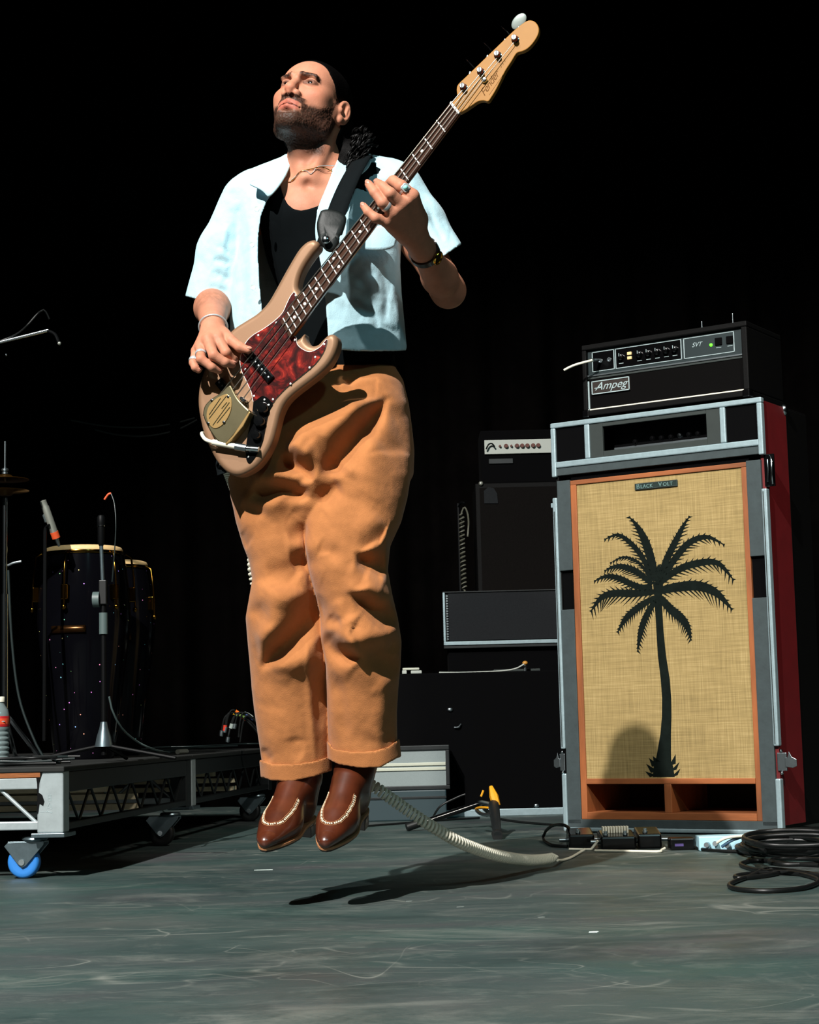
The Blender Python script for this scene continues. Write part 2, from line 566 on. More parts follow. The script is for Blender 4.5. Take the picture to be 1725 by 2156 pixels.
cabn = empty('speaker_cabinet', CO, CROT)
tag(cabn, 'orange wood speaker cabinet with straw coloured woven front and black palm tree print', 'speaker')
wood = ((0.069, 0.746, 0.006, 0.05, 1.2305, 1.247, 'orange_wood_flat'), (0.069, 0.0925, 0.006, 0.38, 0.046, 1.2305, 'orange_wood'),
        (0.7265, 0.746, 0.006, 0.38, 0.046, 1.2305, 'orange_wood'), (0.0925, 0.7265, 0.004, 0.38, 0.168, 0.187, 'orange_wood_flat'),
        (0.0925, 0.7265, 0.004, 0.38, 0.046, 0.071, 'orange_wood_flat'), (0.392, 0.419, 0.005, 0.30, 0.071, 0.168, 'orange_wood'))
for x0, x1, y0, y1, z0, z1, m in wood:
    MB().box(x0, x1, y0, y1, z0, z1).build('frame_board', m, cabn, True, 0.002)
MB().box(0.0925, 0.7265, 0.34, 0.37, 0.071, 1.23).build('back_board', 'dark_cavity', cabn, True)
MB().box(0.0925, 0.7265, 0.012, 0.022, 0.187, 1.2305).build('grille_cloth', 'grass_cloth', cabn, True)
u0, z0 = cab_uv(1334, 1032, 0.01)
bd = MB().box(0.325, 0.489, 0.006, 0.012, 1.188, 1.212).build('name_badge', mat('badge_green', '#20302c', 0.4), cabn, True, 0.002)
MB().box(0.3275, 0.4865, 0.0045, 0.007, 1.2085, 1.2097).build('badge_line', 'grey_case_paint', bd, True)
MB().box(0.3275, 0.4865, 0.0045, 0.007, 1.1903, 1.1915).build('badge_line', 'grey_case_paint', bd, True)
FT = lambda u, v, z: frame((u, v, z), (1, 0, 0), (0, 0, 1), (0, -1, 0))
mat('badge_letter', '#6d8c89', 0.4)
text_mesh('badge_lettering', 'B', 0.0235, FT(0.3320, 0.0055, 1.2005), 'badge_letter', bd, True, align='LEFT')
text_mesh('badge_lettering', 'LACK', 0.0185, FT(0.3480, 0.0055, 1.1990), 'badge_letter', bd, True, align='LEFT', space=1.05)
text_mesh('badge_lettering', 'V', 0.0235, FT(0.4170, 0.0055, 1.2005), 'badge_letter', bd, True, align='LEFT')
text_mesh('badge_lettering', 'OLT', 0.0185, FT(0.4345, 0.0055, 1.1990), 'badge_letter', bd, True, align='LEFT', space=1.1)

# palm tree print: fronds with leaflets, trunk, root flare (flat print on the cloth)
def frond_polys(pts, width, fringe):
    S = [np.array(p) for p in spline(pts, 34)]
    n = len(S)
    tops, bots, out = [], [], []
    for i, p in enumerate(S):
        t = S[min(i + 1, n - 1)] - S[max(i - 1, 0)]
        t /= np.linalg.norm(t)
        nr = np.array([-t[1], t[0]])
        f = i / (n - 1)
        w = width * (0.35 + 0.65 * math.sin(math.pi * min(1, 0.12 + f * 0.9)) ** 0.7) * (1 - f ** 6) + 0.6
        tops.append(p - nr * w * 0.5)
        bots.append(p + nr * w * 0.5)
        if i % 2 == 0 and 1 < i < n - 1:
            for sgn in (-1, 1):
                down = 1.0 if (nr * sgn)[1] > 0 else 0.38
                ln = fringe * down * (0.6 + 0.6 * random.random()) * (0.55 + 0.7 * math.sin(math.pi * f))
                base = p + nr * sgn * w * 0.40
                tip = base + nr * sgn * ln * 0.75 + t * ln * 0.75
                out.append([base - t * 2.6, tip, base + t * 2.6])
    out += [[tops[i], tops[i + 1], bots[i + 1], bots[i]] for i in range(n - 1)]
    return out
K = lambda x, y: (1140 + x / 2.949, 1000 + y / 2.949)
fr = [([K(712, 660), K(680, 520), K(640, 400), K(590, 310), K(543, 258)], 17, 13), ([K(735, 640), K(780, 520), K(840, 400), K(885, 310), K(922, 255)], 13, 13),
      ([K(690, 640), K(620, 500), K(540, 410), K(470, 372), K(390, 402)], 10, 13), ([K(745, 650), K(830, 520), K(920, 420), K(1030, 385), K(1140, 436)], 13, 16),
      ([K(690, 660), K(620, 560), K(560, 520), K(500, 512), K(428, 548)], 5, 9), ([K(690, 680), K(600, 605), K(520, 572), K(450, 570), K(392, 597)], 12, 14),
      ([K(740, 670), K(830, 600), K(940, 555), K(1090, 545), K(1197, 655)], 14, 20), ([K(690, 700), K(590, 690), K(480, 640), K(400, 630), K(327, 660)], 12, 13),
      ([K(700, 725), K(580, 735), K(450, 735), K(370, 765), K(306, 850)], 15, 27), ([K(730, 720), K(850, 695), K(980, 690), K(1090, 735), K(1187, 838)], 20, 24),
      ([K(705, 760), K(620, 810), K(545, 870), K(505, 920), K(473, 978)], 13, 14), ([K(715, 770), K(665, 850), K(630, 930), K(610, 1010), K(598, 1098)], 12, 12),
      ([K(740, 760), K(800, 830), K(870, 890), K(910, 950), K(930, 1028)], 17, 15), ([K(722, 700), K(725, 600), K(730, 560)], 10, 8)]
polys = []
for pts, w, g in fr:
    polys += frond_polys(pts, w, g)
tr = [(1386, 1225, 22), (1386, 1264, 15), (1390, 1330, 15), (1394, 1380, 17), (1401, 1430, 19), (1404, 1470, 19), (1404, 1510, 20), (1402, 1545, 22), (1399, 1580, 28), (1397, 1604, 33), (1397, 1612, 40), (1398, 1636, 46)]
for a, c in zip(tr[:-1], tr[1:]):
    polys.append([(a[0] - a[2] / 2, a[1]), (a[0] + a[2] / 2, a[1]), (c[0] + c[2] / 2, c[1]), (c[0] - c[2] / 2, c[1])])
for dx, y0, hx, hy in ((-18, 1612, -30, 1596), (-20, 1625, -36, 1608), (-22, 1634, -38, 1624), (18, 1610, 26, 1588), (20, 1622, 34, 1604), (22, 1634, 36, 1618), (-14, 1606, -22, 1592)):
    polys.append([(1397 + dx - 6, y0 + 2), (1397 + hx, hy), (1397 + dx + 8, y0 - 2)])
b = MB()
for k, pl in enumerate(polys):
    q = [cab_uv(p[0], p[1], 0.011) for p in pl]
    b.prism(q, frame((0, 0.0125, 0), (1, 0, 0), (0, 0, 1), (0, -1, 0)), 0.0, 0.0012 + 0.00004 * (k % 9))
b.build('palm_print', 'palm_ink', cabn, True)

# latches and their butterfly plates
def latch(u, z, s, lid):
    l = empty('butterfly_latch', (u, 0.012, z))
    l.parent = case
    MB().box(-0.003 * s, 0.030 * s, -0.004, 0.004, -0.030, 0.030).build('latch_plate', 'steel', l, True, 0.002)
    w = MB()
    w.prism([(0.026 * s, -0.016), (0.052 * s, -0.020), (0.066 * s, -0.014), (0.066 * s, 0.008), (0.050 * s, 0.016), (0.040 * s, 0.034), (0.034 * s, 0.014), (0.026 * s, 0.012)], frame((0, -0.004, 0), (1, 0, 0), (0, 0, 1), (0, -1, 0)), 0, 0.004)
    w.build('latch_wing', 'steel', l, True, 0.001)
    for dz in (-0.036, 0.036):
        MB().ball((0.012 * s, -0.004, dz), 0.006, 6).build('rivet', 'chrome', l, True, smooth=60)
    return l
latch(CW - 0.006, 0.240, 1, 1)
latch(0.006, 0.245, -0.62, 1)
hd = empty('latch_handle', (CW + 0.004, 0.02, 1.212)); hd.parent = case
MB().box(-0.012, 0.024, -0.006, 0.002, -0.055, 0.055).build('latch_plate', 'black_gloss', hd, True, 0.002)
MB().tube([(0.018, -0.012, -0.048), (0.022, -0.022, -0.03), (0.022, -0.022, 0.03), (0.014, -0.012, 0.048)], 0.004, 8).build('handle_bar', 'chrome', hd, True, smooth=60)
MB().tube([(0.0, -0.008, -0.04), (0.006, -0.014, 0.0), (0.002, -0.008, 0.035)], 0.004, 8).build('handle_bar', 'chrome', hd, True, smooth=60)
MB().box(-0.010, 0.002, 0.0, 0.02, 1.155, 1.172).build('hinge_tab', 'silver_trim', case, True, 0.002)
MB().ball((CW - 0.006, 0.215, CH - 0.015), 0.013, 8, sc=(1, 1, 1.6)).build('corner_cap', 'chrome', case, True, smooth=60)

# amp head
AU0, AU1, AZ0, AZ1, AV = 0.113, 0.754, 1.4625, 1.742, 0.045
amp = empty('amp_head', CO + CEY * AV + np.array([0, 0, CH]), CROT)
tag(amp, 'black valve bass amp head with silver framed control panel on top of the speaker case', 'amplifier')
def abox(name, m, x0, x1, y0, y1, z0, z1, bev=0.0015, par=None):
    return MB().box(x0, x1, y0, y1, z0 - CH, z1 - CH).build(name, m, par or amp, True, bev)
zb = 1.479
b = MB()
for bx in ((AU0, AU1, 0, 0.31, AZ1 - 0.02, AZ1), (AU0, AU1, 0, 0.31, zb, zb + 0.022), (AU0, AU0 + 0.018, 0, 0.31, zb + 0.022, AZ1 - 0.02), (AU1 - 0.022, AU1, 0, 0.31, zb + 0.022, AZ1 - 0.02)):
    b.box(bx[0], bx[1], bx[2], bx[3], bx[4] - CH, bx[5] - CH)
b.build('shell', 'black_tolex', amp, True, 0.004)
X0, X1 = AU0 + 0.018, AU1 - 0.022
ZP0, ZP1 = 1.628, 1.722
abox('front_panel', mat('amp_panel_teal', '#1d2a2c', 0.5, 0.3), X0, X1, 0.014, 0.022, ZP0, ZP1)
abox('grille', mat('amp_grille', '#040303', 0.9, var=0.3, scale=300, spec=0.1), X0 + 0.003, X1, 0.012, 0.02, zb + 0.026, ZP0 - 0.012)
abox('trim_strip', 'steel', X0, X1, 0.007, 0.016, ZP0 - 0.004, ZP0 + 0.002, 0.001)
abox('trim_strip', 'dark_grey_paint', X0, X1, 0.009, 0.016, ZP0 - 0.013, ZP0 - 0.006, 0.001)
abox('piping', 'white_print', X0, X0 + 0.005, 0.006, 0.014, zb + 0.026, ZP0 - 0.02, 0.001)
abox('piping', 'cream_plastic', X0, X1, 0.006, 0.014, zb + 0.022, zb + 0.027, 0.001)
# silver outlined fields on the panel
fields = ((X0 + 0.018, X0 + 0.108), (X0 + 0.112, X0 + 0.372), (X0 + 0.380, X1 - 0.030))
for f0, f1 in fields:
    z0, z1 = 1.641, 1.714
    for bx in ((f0, f1, z1 - 0.0025, z1), (f0, f1, z0, z0 + 0.0025), (f0, f0 + 0.003, z0, z1), (f1 - 0.003, f1, z0, z1)):
        abox('panel_line', 'white_print', bx[0], bx[1], 0.0125, 0.015, bx[2], bx[3], 0)
    abox('panel_field', 'black_gloss' if f0 < X0 + 0.3 else 'amp_panel_teal', f0 + 0.003, f1 - 0.003, 0.0132, 0.015, z0 + 0.0025, z1 - 0.0025, 0)
RX = Matrix.Rotation(math.pi / 2, 4, 'X')
for du in (0.135, 0.208, 0.243, 0.278, 0.313, 0.346):
    kb = MB()
    kb.lathe([(0.0125, 0), (0.0125, 0.006), (0.010, 0.016), (0.008, 0.017), (0, 0.017)], Matrix.Translation((X0 + du, 0.013, 1.680 - CH)) @ RX, 16)
    k = kb.build('knob', 'black_gloss', amp, True, smooth=40)
    MB().box(X0 + du - 0.001, X0 + du + 0.001, -0.0045, -0.0035, 1.681 - CH, 1.692 - CH).build('knob_pointer', 'white_print', k, True)
    abox('knob_caption', 'white_print', X0 + du - 0.009, X0 + du + 0.009, 0.0125, 0.0133, 1.6575, 1.6595, 0)
for dz in (0.0, 0.016):
    abox('rocker_switch', 'amber_lamp', X0 + 0.161, X0 + 0.178, 0.008, 0.014, 1.668 + dz, 1.679 + dz)
for du in (0.052, 0.088):
    MB().lathe([(0.008, 0), (0.008, 0.004), (0.0045, 0.004), (0.0045, 0.001), (0, 0.001)], Matrix.Translation((X0 + du, 0.0135, 1.678 - CH)) @ RX, 14).build('input_jack', 'steel', amp, True, smooth=40)
for du in (0.500, 0.542):
    abox('rocker_switch', 'black_felt', X0 + du, X0 + du + 0.026, 0.008, 0.014, 1.672, 1.698)
    abox('switch_caption', 'white_print', X0 + du + 0.003, X0 + du + 0.022, 0.0125, 0.0133, 1.663, 1.665, 0)
MB().lathe([(0.0058, 0), (0.005, 0.004), (0, 0.006)], Matrix.Translation((X0 + 0.484, 0.0135, 1.677 - CH)) @ RX, 14).build('pilot_lamp', 'green_lamp', amp, True, smooth=60)
text_mesh('model_lettering', 'SVT', 0.022, frame((X0 + 0.430, 0.0128, 1.685 - CH), (1, 0, 0), (0, 0, 1), (0, -1, 0)), 'white_print', amp, True, shear=0.35)
bg = abox('logo_plate', mat('logo_brown', '#241a15', 0.5), X0 + 0.016, X0 + 0.168, 0.006, 0.014, 1.557, 1.606, 0.001)
for bx in ((0.016, 0.168, 1.6025, 1.606), (0.016, 0.168, 1.557, 1.5605), (0.016, 0.0195, 1.557, 1.606), (0.1645, 0.168, 1.557, 1.606)):
    abox('logo_border', 'white_print', X0 + bx[0], X0 + bx[1], 0.0045, 0.0065, bx[2], bx[3], 0, bg)
text_mesh('logo_lettering', 'Ampeg', 0.0400, frame((X0 + 0.0925, 0.0055, 1.5835 - CH), (1.10, 0, 0), (0, 0, 1), (0, -1, 0)), 'white_print', bg, True, shear=0.45, depth=0.001)
MB().box(X0 + 0.028, X0 + 0.060, 0.0045, 0.0062, 1.578 - CH, 1.5806 - CH).build('logo_flourish', 'white_print', bg, True)
for u in (AU0 + 0.01, AU1 - 0.012):
    for z in (zb + 0.006,):
        MB().box(u - 0.014, u + 0.014, -0.004, 0.03, z - 0.010 - CH, z + 0.018 - CH).build('corner_guard', 'black_gloss', amp, True, 0.005)
for u in (AU0 + 0.05, AU1 - 0.05):
    for v in (0.04, 0.27):
        MB().cyl((u, v, 0.0006), (u, v, zb - CH + 0.004), 0.014).build('rubber_foot', 'black_felt', amp, True, smooth=40)
MB().ball((X0 + 0.002, 0.004, zb + 0.024 - CH), 0.005, 6).build('trim_pin', 'chrome', amp, True, smooth=60)
# little pins standing on the amp lid
for u, h, r in ((AU0 + 0.468, 0.024, 0.0022), (AU0 + 0.584, 0.036, 0.0016)):
    p = MB()
    p.lathe([(r * 2.2, 0), (r * 2.2, 0.004), (r, 0.005), (r, h - 0.004), (r * 1.6, h - 0.003), (r * 1.2, h), (0, h)], Matrix.Translation((u, 0.02, AZ1 - CH)), 10)
    p.build('handle_stud', 'steel', amp, True, smooth=40)
# pale lead plugged into the amp
wl = lambda u, v, z: CO + CEX * u + CEY * (v + AV) + np.array([0, 0, z])
ld = empty('input_lead', wl(X0 + 0.052, -0.004, 1.678))
tag(ld, 'cream instrument lead plugged into the front of the amp head', 'cable')
pts = [wl(X0 + 0.052, -0.006, 1.678), wl(X0 + 0.048, -0.045, 1.672), wl(X0 - 0.002, -0.085, 1.655), wl(X0 - 0.04, -0.095, 1.640)]
MB().tube(spline(pts[:2], 4), 0.0062, 10).build('plug', 'chrome', ld, smooth=60)
MB().tube(spline(pts[1:], 10), 0.0045, 8).build('lead', 'cream_plastic', ld, smooth=60)
# ================================================================== rolling riser on the left with percussion on it
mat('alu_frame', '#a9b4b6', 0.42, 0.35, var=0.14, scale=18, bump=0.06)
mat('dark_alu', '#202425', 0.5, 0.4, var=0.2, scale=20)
mat('riser_deck', '#141715', 0.75, var=0.4, scale=18)
mat('ply_edge', '#8a4f22', 0.7, var=0.3, scale=30, stretch=(1, 1, 8))
mat('raw_plank', '#efe0bc', 0.7, var=0.2, scale=12)
mat('blue_rubber', '#2f7fd0', 0.45)
mat('zinc', '#6f7f85', 0.35, 0.8, var=0.15, scale=40)
mat('black_rubber', '#0b0d0d', 0.45)
mat('teal_cable', '#1c2626', 0.4)
mat('black_paint', '#060708', 0.5, spec=0.15)
mat('gold_plate', '#7a5a22', 0.16, 1.0)
mat('drum_skin', '#e0bd85', 0.6, var=0.1)
mat('orange_band', '#d9542a', 0.5)
mat('silver_mic', '#b9bcb0', 0.35, 0.7)
mat('bronze', '#6b4a1c', 0.35, 0.9)
def sparkle():
    m = bpy.data.materials.new('black_sparkle')
    m.use_nodes = True
    nt = m.node_tree
    N, L = nt.nodes, nt.links
    b = N['Principled BSDF']
    tc = N.new('ShaderNodeTexCoord')
    v = N.new('ShaderNodeTexVoronoi')
    v.inputs['Scale'].default_value = 110
    L.new(tc.outputs['Object'], v.inputs['Vector'])
    # a few flakes are bright metallic glitter
    sep = N.new('ShaderNodeSeparateColor')
    L.new(v.outputs['Color'], sep.inputs[0])
    gt = N.new('ShaderNodeMath'); gt.operation = 'GREATER_THAN'; gt.inputs[1].default_value = 0.955
    L.new(sep.outputs[0], gt.inputs[0])
    near = N.new('ShaderNodeMath'); near.operation = 'LESS_THAN'; near.inputs[1].default_value = 0.22
    L.new(v.outputs['Distance'], near.inputs[0])
    mul = N.new('ShaderNodeMath'); mul.operation = 'MULTIPLY'
    L.new(gt.outputs[0], mul.inputs[0]); L.new(near.outputs[0], mul.inputs[1])
    hs = N.new('ShaderNodeCombineColor'); hs.mode = 'HSV'
    L.new(sep.outputs[1], hs.inputs[0]); hs.inputs[1].default_value = 0.7; hs.inputs[2].default_value = 1.0
    mx = N.new('ShaderNodeMix'); mx.data_type = 'RGBA'
    L.new(mul.outputs[0], mx.inputs[0]); mx.inputs[6].default_value = (0.002, 0.002, 0.003, 1); L.new(hs.outputs[0], mx.inputs[7])
    L.new(mx.outputs[2], b.inputs['Base Color'])
    b.inputs['Roughness'].default_value = 0.12
    b.inputs['Specular IOR Level'].default_value = 0.12
    return m
MATS['black_sparkle'] = sparkle()

R0 = np.array([-0.9596, 4.8947, 0.0])
RRZ = math.radians(83.34) - math.pi / 2
RZ0, RZ1 = 0.120, 0.303
def riser(loc, length, label, front):
    r = empty('rolling_riser', loc, RRZ)
    tag(r, label, 'stage riser', 'rolling stage risers')
    W = 1.9
    MB().box(-W, 0.004, -0.006, length - 0.004, 0.288, RZ1).build('deck', 'riser_deck', r, True, 0.003)
    MB().box(-W, -0.064, -0.003, 0.03, 0.2745, 0.288).build('ply_edge', 'ply_edge', r, True, 0.001)
    MB().box(-W, -0.062, 0.0, 0.035, 0.243, 0.2745).build('top_rail', 'alu_frame', r, True, 0.003)
    MB().box(-W, -0.062, 0.002, 0.030, 0.133, 0.156).build('bottom_rail', 'alu_frame', r, True, 0.003)
    MB().box(-0.074, 0.0, 0.0, 0.055, RZ0 + 0.004, 0.292).build('corner_post', 'alu_frame', r, True, 0.004)['label'] = 'wide pale aluminium corner post'
    MB().box(-0.060, 0.0, length - 0.075, length - 0.01, RZ0 + 0.004, 0.288).build('corner_post', 'dark_alu', r, True, 0.004)  # far post, side rails and side rods: shade put in as darker metal
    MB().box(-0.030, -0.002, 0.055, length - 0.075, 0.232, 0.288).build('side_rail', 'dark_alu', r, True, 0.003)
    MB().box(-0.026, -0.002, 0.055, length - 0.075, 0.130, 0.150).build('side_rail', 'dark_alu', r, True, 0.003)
    MB().box(-0.09, 0.004, -0.004, 0.10, RZ0 - 0.008, RZ0 + 0.004).build('caster_plate', 'zinc', r, True, 0.002)
    for k in range(3):   # bracing rods in the front
        x = -0.080 - 0.21 * k
        MB().cyl((x, 0.014, 0.152), (x - 0.105, 0.014, 0.246), 0.0055, n=8).build('brace_rod', 'alu_frame', r, True, smooth=60)
        MB().cyl((x - 0.105, 0.014, 0.246), (x - 0.21, 0.014, 0.152), 0.0055, n=8).build('brace_rod', 'alu_frame', r, True, smooth=60)
    nb = int(length / 0.22)
    for k in range(nb):  # zigzag along the side
        y = 0.075 + (length - 0.16) * k / nb
        dy = (length - 0.16) / nb / 2
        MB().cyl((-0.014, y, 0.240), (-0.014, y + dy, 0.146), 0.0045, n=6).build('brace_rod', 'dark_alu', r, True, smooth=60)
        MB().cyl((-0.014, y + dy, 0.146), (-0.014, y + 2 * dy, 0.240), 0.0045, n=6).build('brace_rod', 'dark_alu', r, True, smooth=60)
    for k, (z, x1) in enumerate(((0.205, -0.10), (0.176, -0.04), (0.140, -0.06))):   # raw planks under the deck
        y = 0.75 + 0.1 * k
        MB().box(-W, x1, y, y + 0.05, z, z + 0.019).build('cross_plank', 'raw_plank', r, True, 0.001)
    for x, y, full in ((-0.128, 0.055, True), (-0.06, length - 0.19, False)):
        if full and not front:
            continue
        c = empty('caster', (x, y, 0.0)); c.parent = r
        MB().lathe([(0.0, -0.014), (0.030, -0.014), (0.030, 0.014), (0.0, 0.014)], Matrix.Translation((0, 0, 0.0445)) @ Matrix.Rotation(math.pi / 2, 4, 'X'), 28).build('wheel_hub', 'black_rubber', c, True, smooth=40)
        MB().lathe([(0.029, -0.0155), (0.038, -0.0165), (0.0435, -0.011), (0.0445, 0), (0.0435, 0.011), (0.038, 0.0165), (0.029, 0.0155)], Matrix.Translation((0, 0, 0.0445)) @ Matrix.Rotation(math.pi / 2, 4, 'X'), 36).build('tyre', 'blue_rubber' if full else 'black_rubber', c, True, smooth=60)
        fk = MB()
        for s in (-1, 1):
            fk.prism([(-0.040, 0.098), (-0.050, 0.088), (-0.012, 0.040), (0.0, 0.030), (0.012, 0.036), (0.062, 0.092), (0.062, 0.100)], frame((0, 0.021 * s, 0), (1, 0, 0), (0, 0, 1), (0, -1, 0)), -0.0015, 0.0015)
        fk.box(-0.04, 0.062, -0.022, 0.022, 0.097, 0.101)
        fk.build('fork', 'zinc', c, True, 0.001)
        MB().cyl((0, -0.026, 0.0445), (0, 0.026, 0.0445), 0.0085, n=14).build('axle_bolt', 'chrome', c, True, smooth=40)
        MB().lathe([(0.030, 0.100), (0.036, 0.106), (0.034, 0.111), (0.030, 0.113)], Matrix.Translation((0.03, 0, 0)), 20).build('swivel_ring', 'zinc', c, True, smooth=40)
    return r
rv = Matrix.Rotation(RRZ, 4, 'Z')
r1 = riser(R0, 1.46, 'near rolling stage riser with pale aluminium corner post and blue wheel', True)
r2 = riser(R0 + np.array(rv @ Vector((0, 1.465, 0))), 1.45, 'dark far rolling stage riser butted behind the near one', False)
def RP(x, y, z=RZ1):
    return R0 + np.array(rv @ Vector((x, y, z)))
# chipped black paint run and scratched marks on the corner post
b = MB()
def fpx(px, py):
    ex = np.array(rv @ Vector((1, 0, 0))); ey = np.array(rv @ Vector((0, 1, 0)))
    p = on_plane(px, py, R0, ey)
    return float((p - R0) @ ex), float(p[2])
K8 = lambda x, y: fpx(x / 4.49, 1400 + y / 4.49)
FZ = frame((0, -0.0004, 0), (1, 0, 0), (0, 0, 1), (0, -1, 0))
b.prism([K8(340, 985), K8(415, 985), K8(395, 1040), K8(370, 1120), K8(366, 1205), K8(400, 1230), K8(420, 1290), K8(408, 1330), K8(375, 1310), K8(362, 1400), K8(348, 1405), K8(356, 1250), K8(352, 1120), K8(340, 1040)], FZ, 0, 0.0015)
b.build('paint_run', 'black_paint', r1, True)
b = MB()
for x0, y0, x1, y1 in ((455, 1235, 455, 1285), (455, 1235, 490, 1232), (455, 1260, 486, 1258), (455, 1285, 492, 1282), (470, 1300, 450, 1350), (450, 1350, 490, 1362), (470, 1300, 492, 1360), (380, 1392, 420, 1388), (430, 1386, 500, 1394), (440, 1378, 490, 1402), (480, 1232, 482, 1280)):
    p, q = K8(x0, y0), K8(x1, y1)
    b.cyl((p[0], -0.0003, p[1]), (q[0], -0.0003, q[1]), 0.0006, n=5)
b.build('scratch_marks', 'white_print', r1, True)

def tubething(name, paths, m, label, cat, group=None, n=8, smooth=60):
    """one cable-like thing made of several runs"""
    b = MB()
    for pts, r, k in paths:
        b.tube(spline(pts, k), r, n)
    o = b.build(name, m, smooth=smooth)
    return tag(o, label, cat, group)

# water bottle at the riser edge
bp_ = at(-1, 1590, 5.06); bp_[2] = RZ1
bt = empty('water_bottle', bp_)
tag(bt, 'clear plastic water bottle with red label at the front edge of the riser', 'bottle')
mat('bottle_plastic', '#8fa0a0', 0.12, spec=0.5)
MATS['bottle_plastic'].node_tree.nodes['Principled BSDF'].inputs['Transmission Weight'].default_value = 0.45
mat('bottle_label', '#b01c22', 0.4)
pr = [(0.024, 0.0005), (0.027, 0.004)]
for k in range(7):
    z = 0.012 + k * 0.0135
    pr += [(0.0275, z), (0.0245, z + 0.005), (0.0275, z + 0.011)]
pr += [(0.0278, 0.108), (0.0278, 0.140), (0.027, 0.146), (0.0235, 0.160), (0.015, 0.172), (0.0128, 0.178), (0.0128, 0.186)]
MB().lathe(pr, None, 28).build('bottle_body', 'bottle_plastic', bt, True, smooth=50)
lb = MB().lathe([(0.0284, 0.1115), (0.0286, 0.112), (0.0286, 0.1405), (0.0284, 0.141)], None, 28).build('label_wrap', 'bottle_label', bt, True, smooth=60)
MB().lathe([(0.0288, 0.118), (0.0289, 0.1185), (0.0289, 0.134), (0.0288, 0.1345)], None, 28).build('label_band', mat('label_orange', '#c4482c', 0.4, var=0.4, scale=60), lb, True, smooth=60)
MB().box(0.012, 0.020, -0.0262, -0.0245, 0.1255, 0.1275).build('label_print', 'white_print', lb, True)
MB().lathe([(0.0145, 0.181), (0.0145, 0.194), (0.013, 0.196), (0.0, 0.196)], None, 24).build('cap', 'cream_plastic', bt, True, smooth=40)

# conga drum
cp = at(178, 1590, 6.0); cp[2] = RZ1
cg = empty('conga_drum', cp)
tag(cg, 'black sparkle conga drum with gold hardware standing on the riser', 'drum')
CZ = 1.012 - RZ1
MB().lathe([(0.0, 0.0), (0.095, 0.0), (0.100, 0.01), (0.112, 0.10), (0.130, 0.24), (0.149, 0.38), (0.157, 0.46), (0.153, 0.55), (0.143, 0.63), (0.134, CZ - 0.02), (0.0, CZ - 0.02)], None, 48).build('shell', 'black_sparkle', cg, True, smooth=60)
MB().lathe([(0.0, CZ), (0.118, CZ), (0.126, CZ - 0.003), (0.130, CZ - 0.010), (0.132, CZ - 0.020), (0.131, CZ - 0.022)], None, 48).build('drum_head', 'drum_skin', cg, True, smooth=50)
MB().lathe([(0.133, CZ - 0.020), (0.139, CZ - 0.018), (0.141, CZ - 0.023), (0.139, CZ - 0.029), (0.133, CZ - 0.028)], None, 48).build('tension_rim', 'gold_plate', cg, True, smooth=60)
for k in range(6):
    a = math.radians(18 + 60 * k)
    ca, sa = math.cos(a), math.sin(a)
    lg = MB()
    lg.tube([(0.140 * ca, 0.140 * sa, CZ - 0.022), (0.160 * ca, 0.160 * sa, CZ - 0.034), (0.168 * ca, 0.168 * sa, CZ - 0.10), (0.172 * ca, 0.172 * sa, CZ - 0.205)], 0.0035, 8)
    L = lg.build('tuning_hook', 'gold_plate', cg, True, smooth=60)
    lb_ = MB()
    lb_.box(-0.012, 0.012, -0.010, 0.012, CZ - 0.185, CZ - 0.135, Matrix.Rotation(a - math.pi / 2, 4, 'Z') @ Matrix.Translation((0, 0.160, 0)))
    lb_.build('lug_plate', 'gold_plate', L, True, 0.003)
    MB().ball((0.172 * ca, 0.172 * sa, CZ - 0.21), 0.008, 6, sc=(1, 1, 1.3)).build('lug_nut', 'gold_plate', L, True, smooth=60)
bd_ = [[(0.1455 * math.cos(a), 0.1455 * math.sin(a), z) for z in (0.425 - 0.01, 0.425 + 0.014)] for a in np.linspace(math.radians(238), math.radians(282), 14)]
bnd = MB().grid([[(p[0] * 1.09, p[1] * 1.09, p[2]) for p in row] for row in bd_]).build('badge_band', mat('copper_band', '#4a3018', 0.25, 0.9), cg, True, smooth=60)
bnd.modifiers.new('t', 'SOLIDIFY').thickness = 0.003
# conga floor stand ring hidden low: rubber feet
for k in range(3):
    a = math.radians(30 + 120 * k)
    MB().cyl((0.085 * math.cos(a), 0.085 * math.sin(a), -0.0), (0.085 * math.cos(a), 0.085 * math.sin(a), 0.012), 0.01).build('rubber_foot', 'black_rubber', cg, True)
# second conga behind, only rim and hooks catch light
cp2 = at(238, 1590, 6.55); cp2[2] = RZ1
cg2 = copy_tree(cg)
cg2.location = cp2
cg2.rotation_euler = (0, 0, 0.4)
tag(cg2, 'second dark conga drum half hidden behind the first conga and the stand', 'drum')

# microphone stand in front of the congas
def mic_stand(px, Y, y_top, label):
    b0 = at(px, 1590, Y); b0[2] = RZ1
    s = empty('microphone_stand', b0)
    tag(s, label, 'microphone stand')
    return s, b0
ms, m0 = mic_stand(219, 5.45, 1090, 'slim black microphone stand with round pole base in front of the conga')
H = lambda y, Y=5.45: 0.4 + (YH + 9 - y) / FPX * Y - RZ1
MB().cyl((0, 0, 0.02), (0, 0, H(1245)), 0.0085, n=12).build('pole', 'black_paint', ms, True, smooth=40)
MB().cyl((0, 0, H(1330)), (0, 0, H(1285)), 0.0135, n=12).build('height_clutch', mat('worn_grey', '#50605f', 0.5), ms, True, smooth=40)
MB().cyl((0, 0, H(1250)), (-0.006, 0, H(1140)), 0.006, n=10).build('upper_tube', 'zinc', ms, True, smooth=40)
MB().box(-0.012, 0.012, -0.015, 0.012, H(1268), H(1216)).build('clip_block', 'black_rubber', ms, True, 0.003)
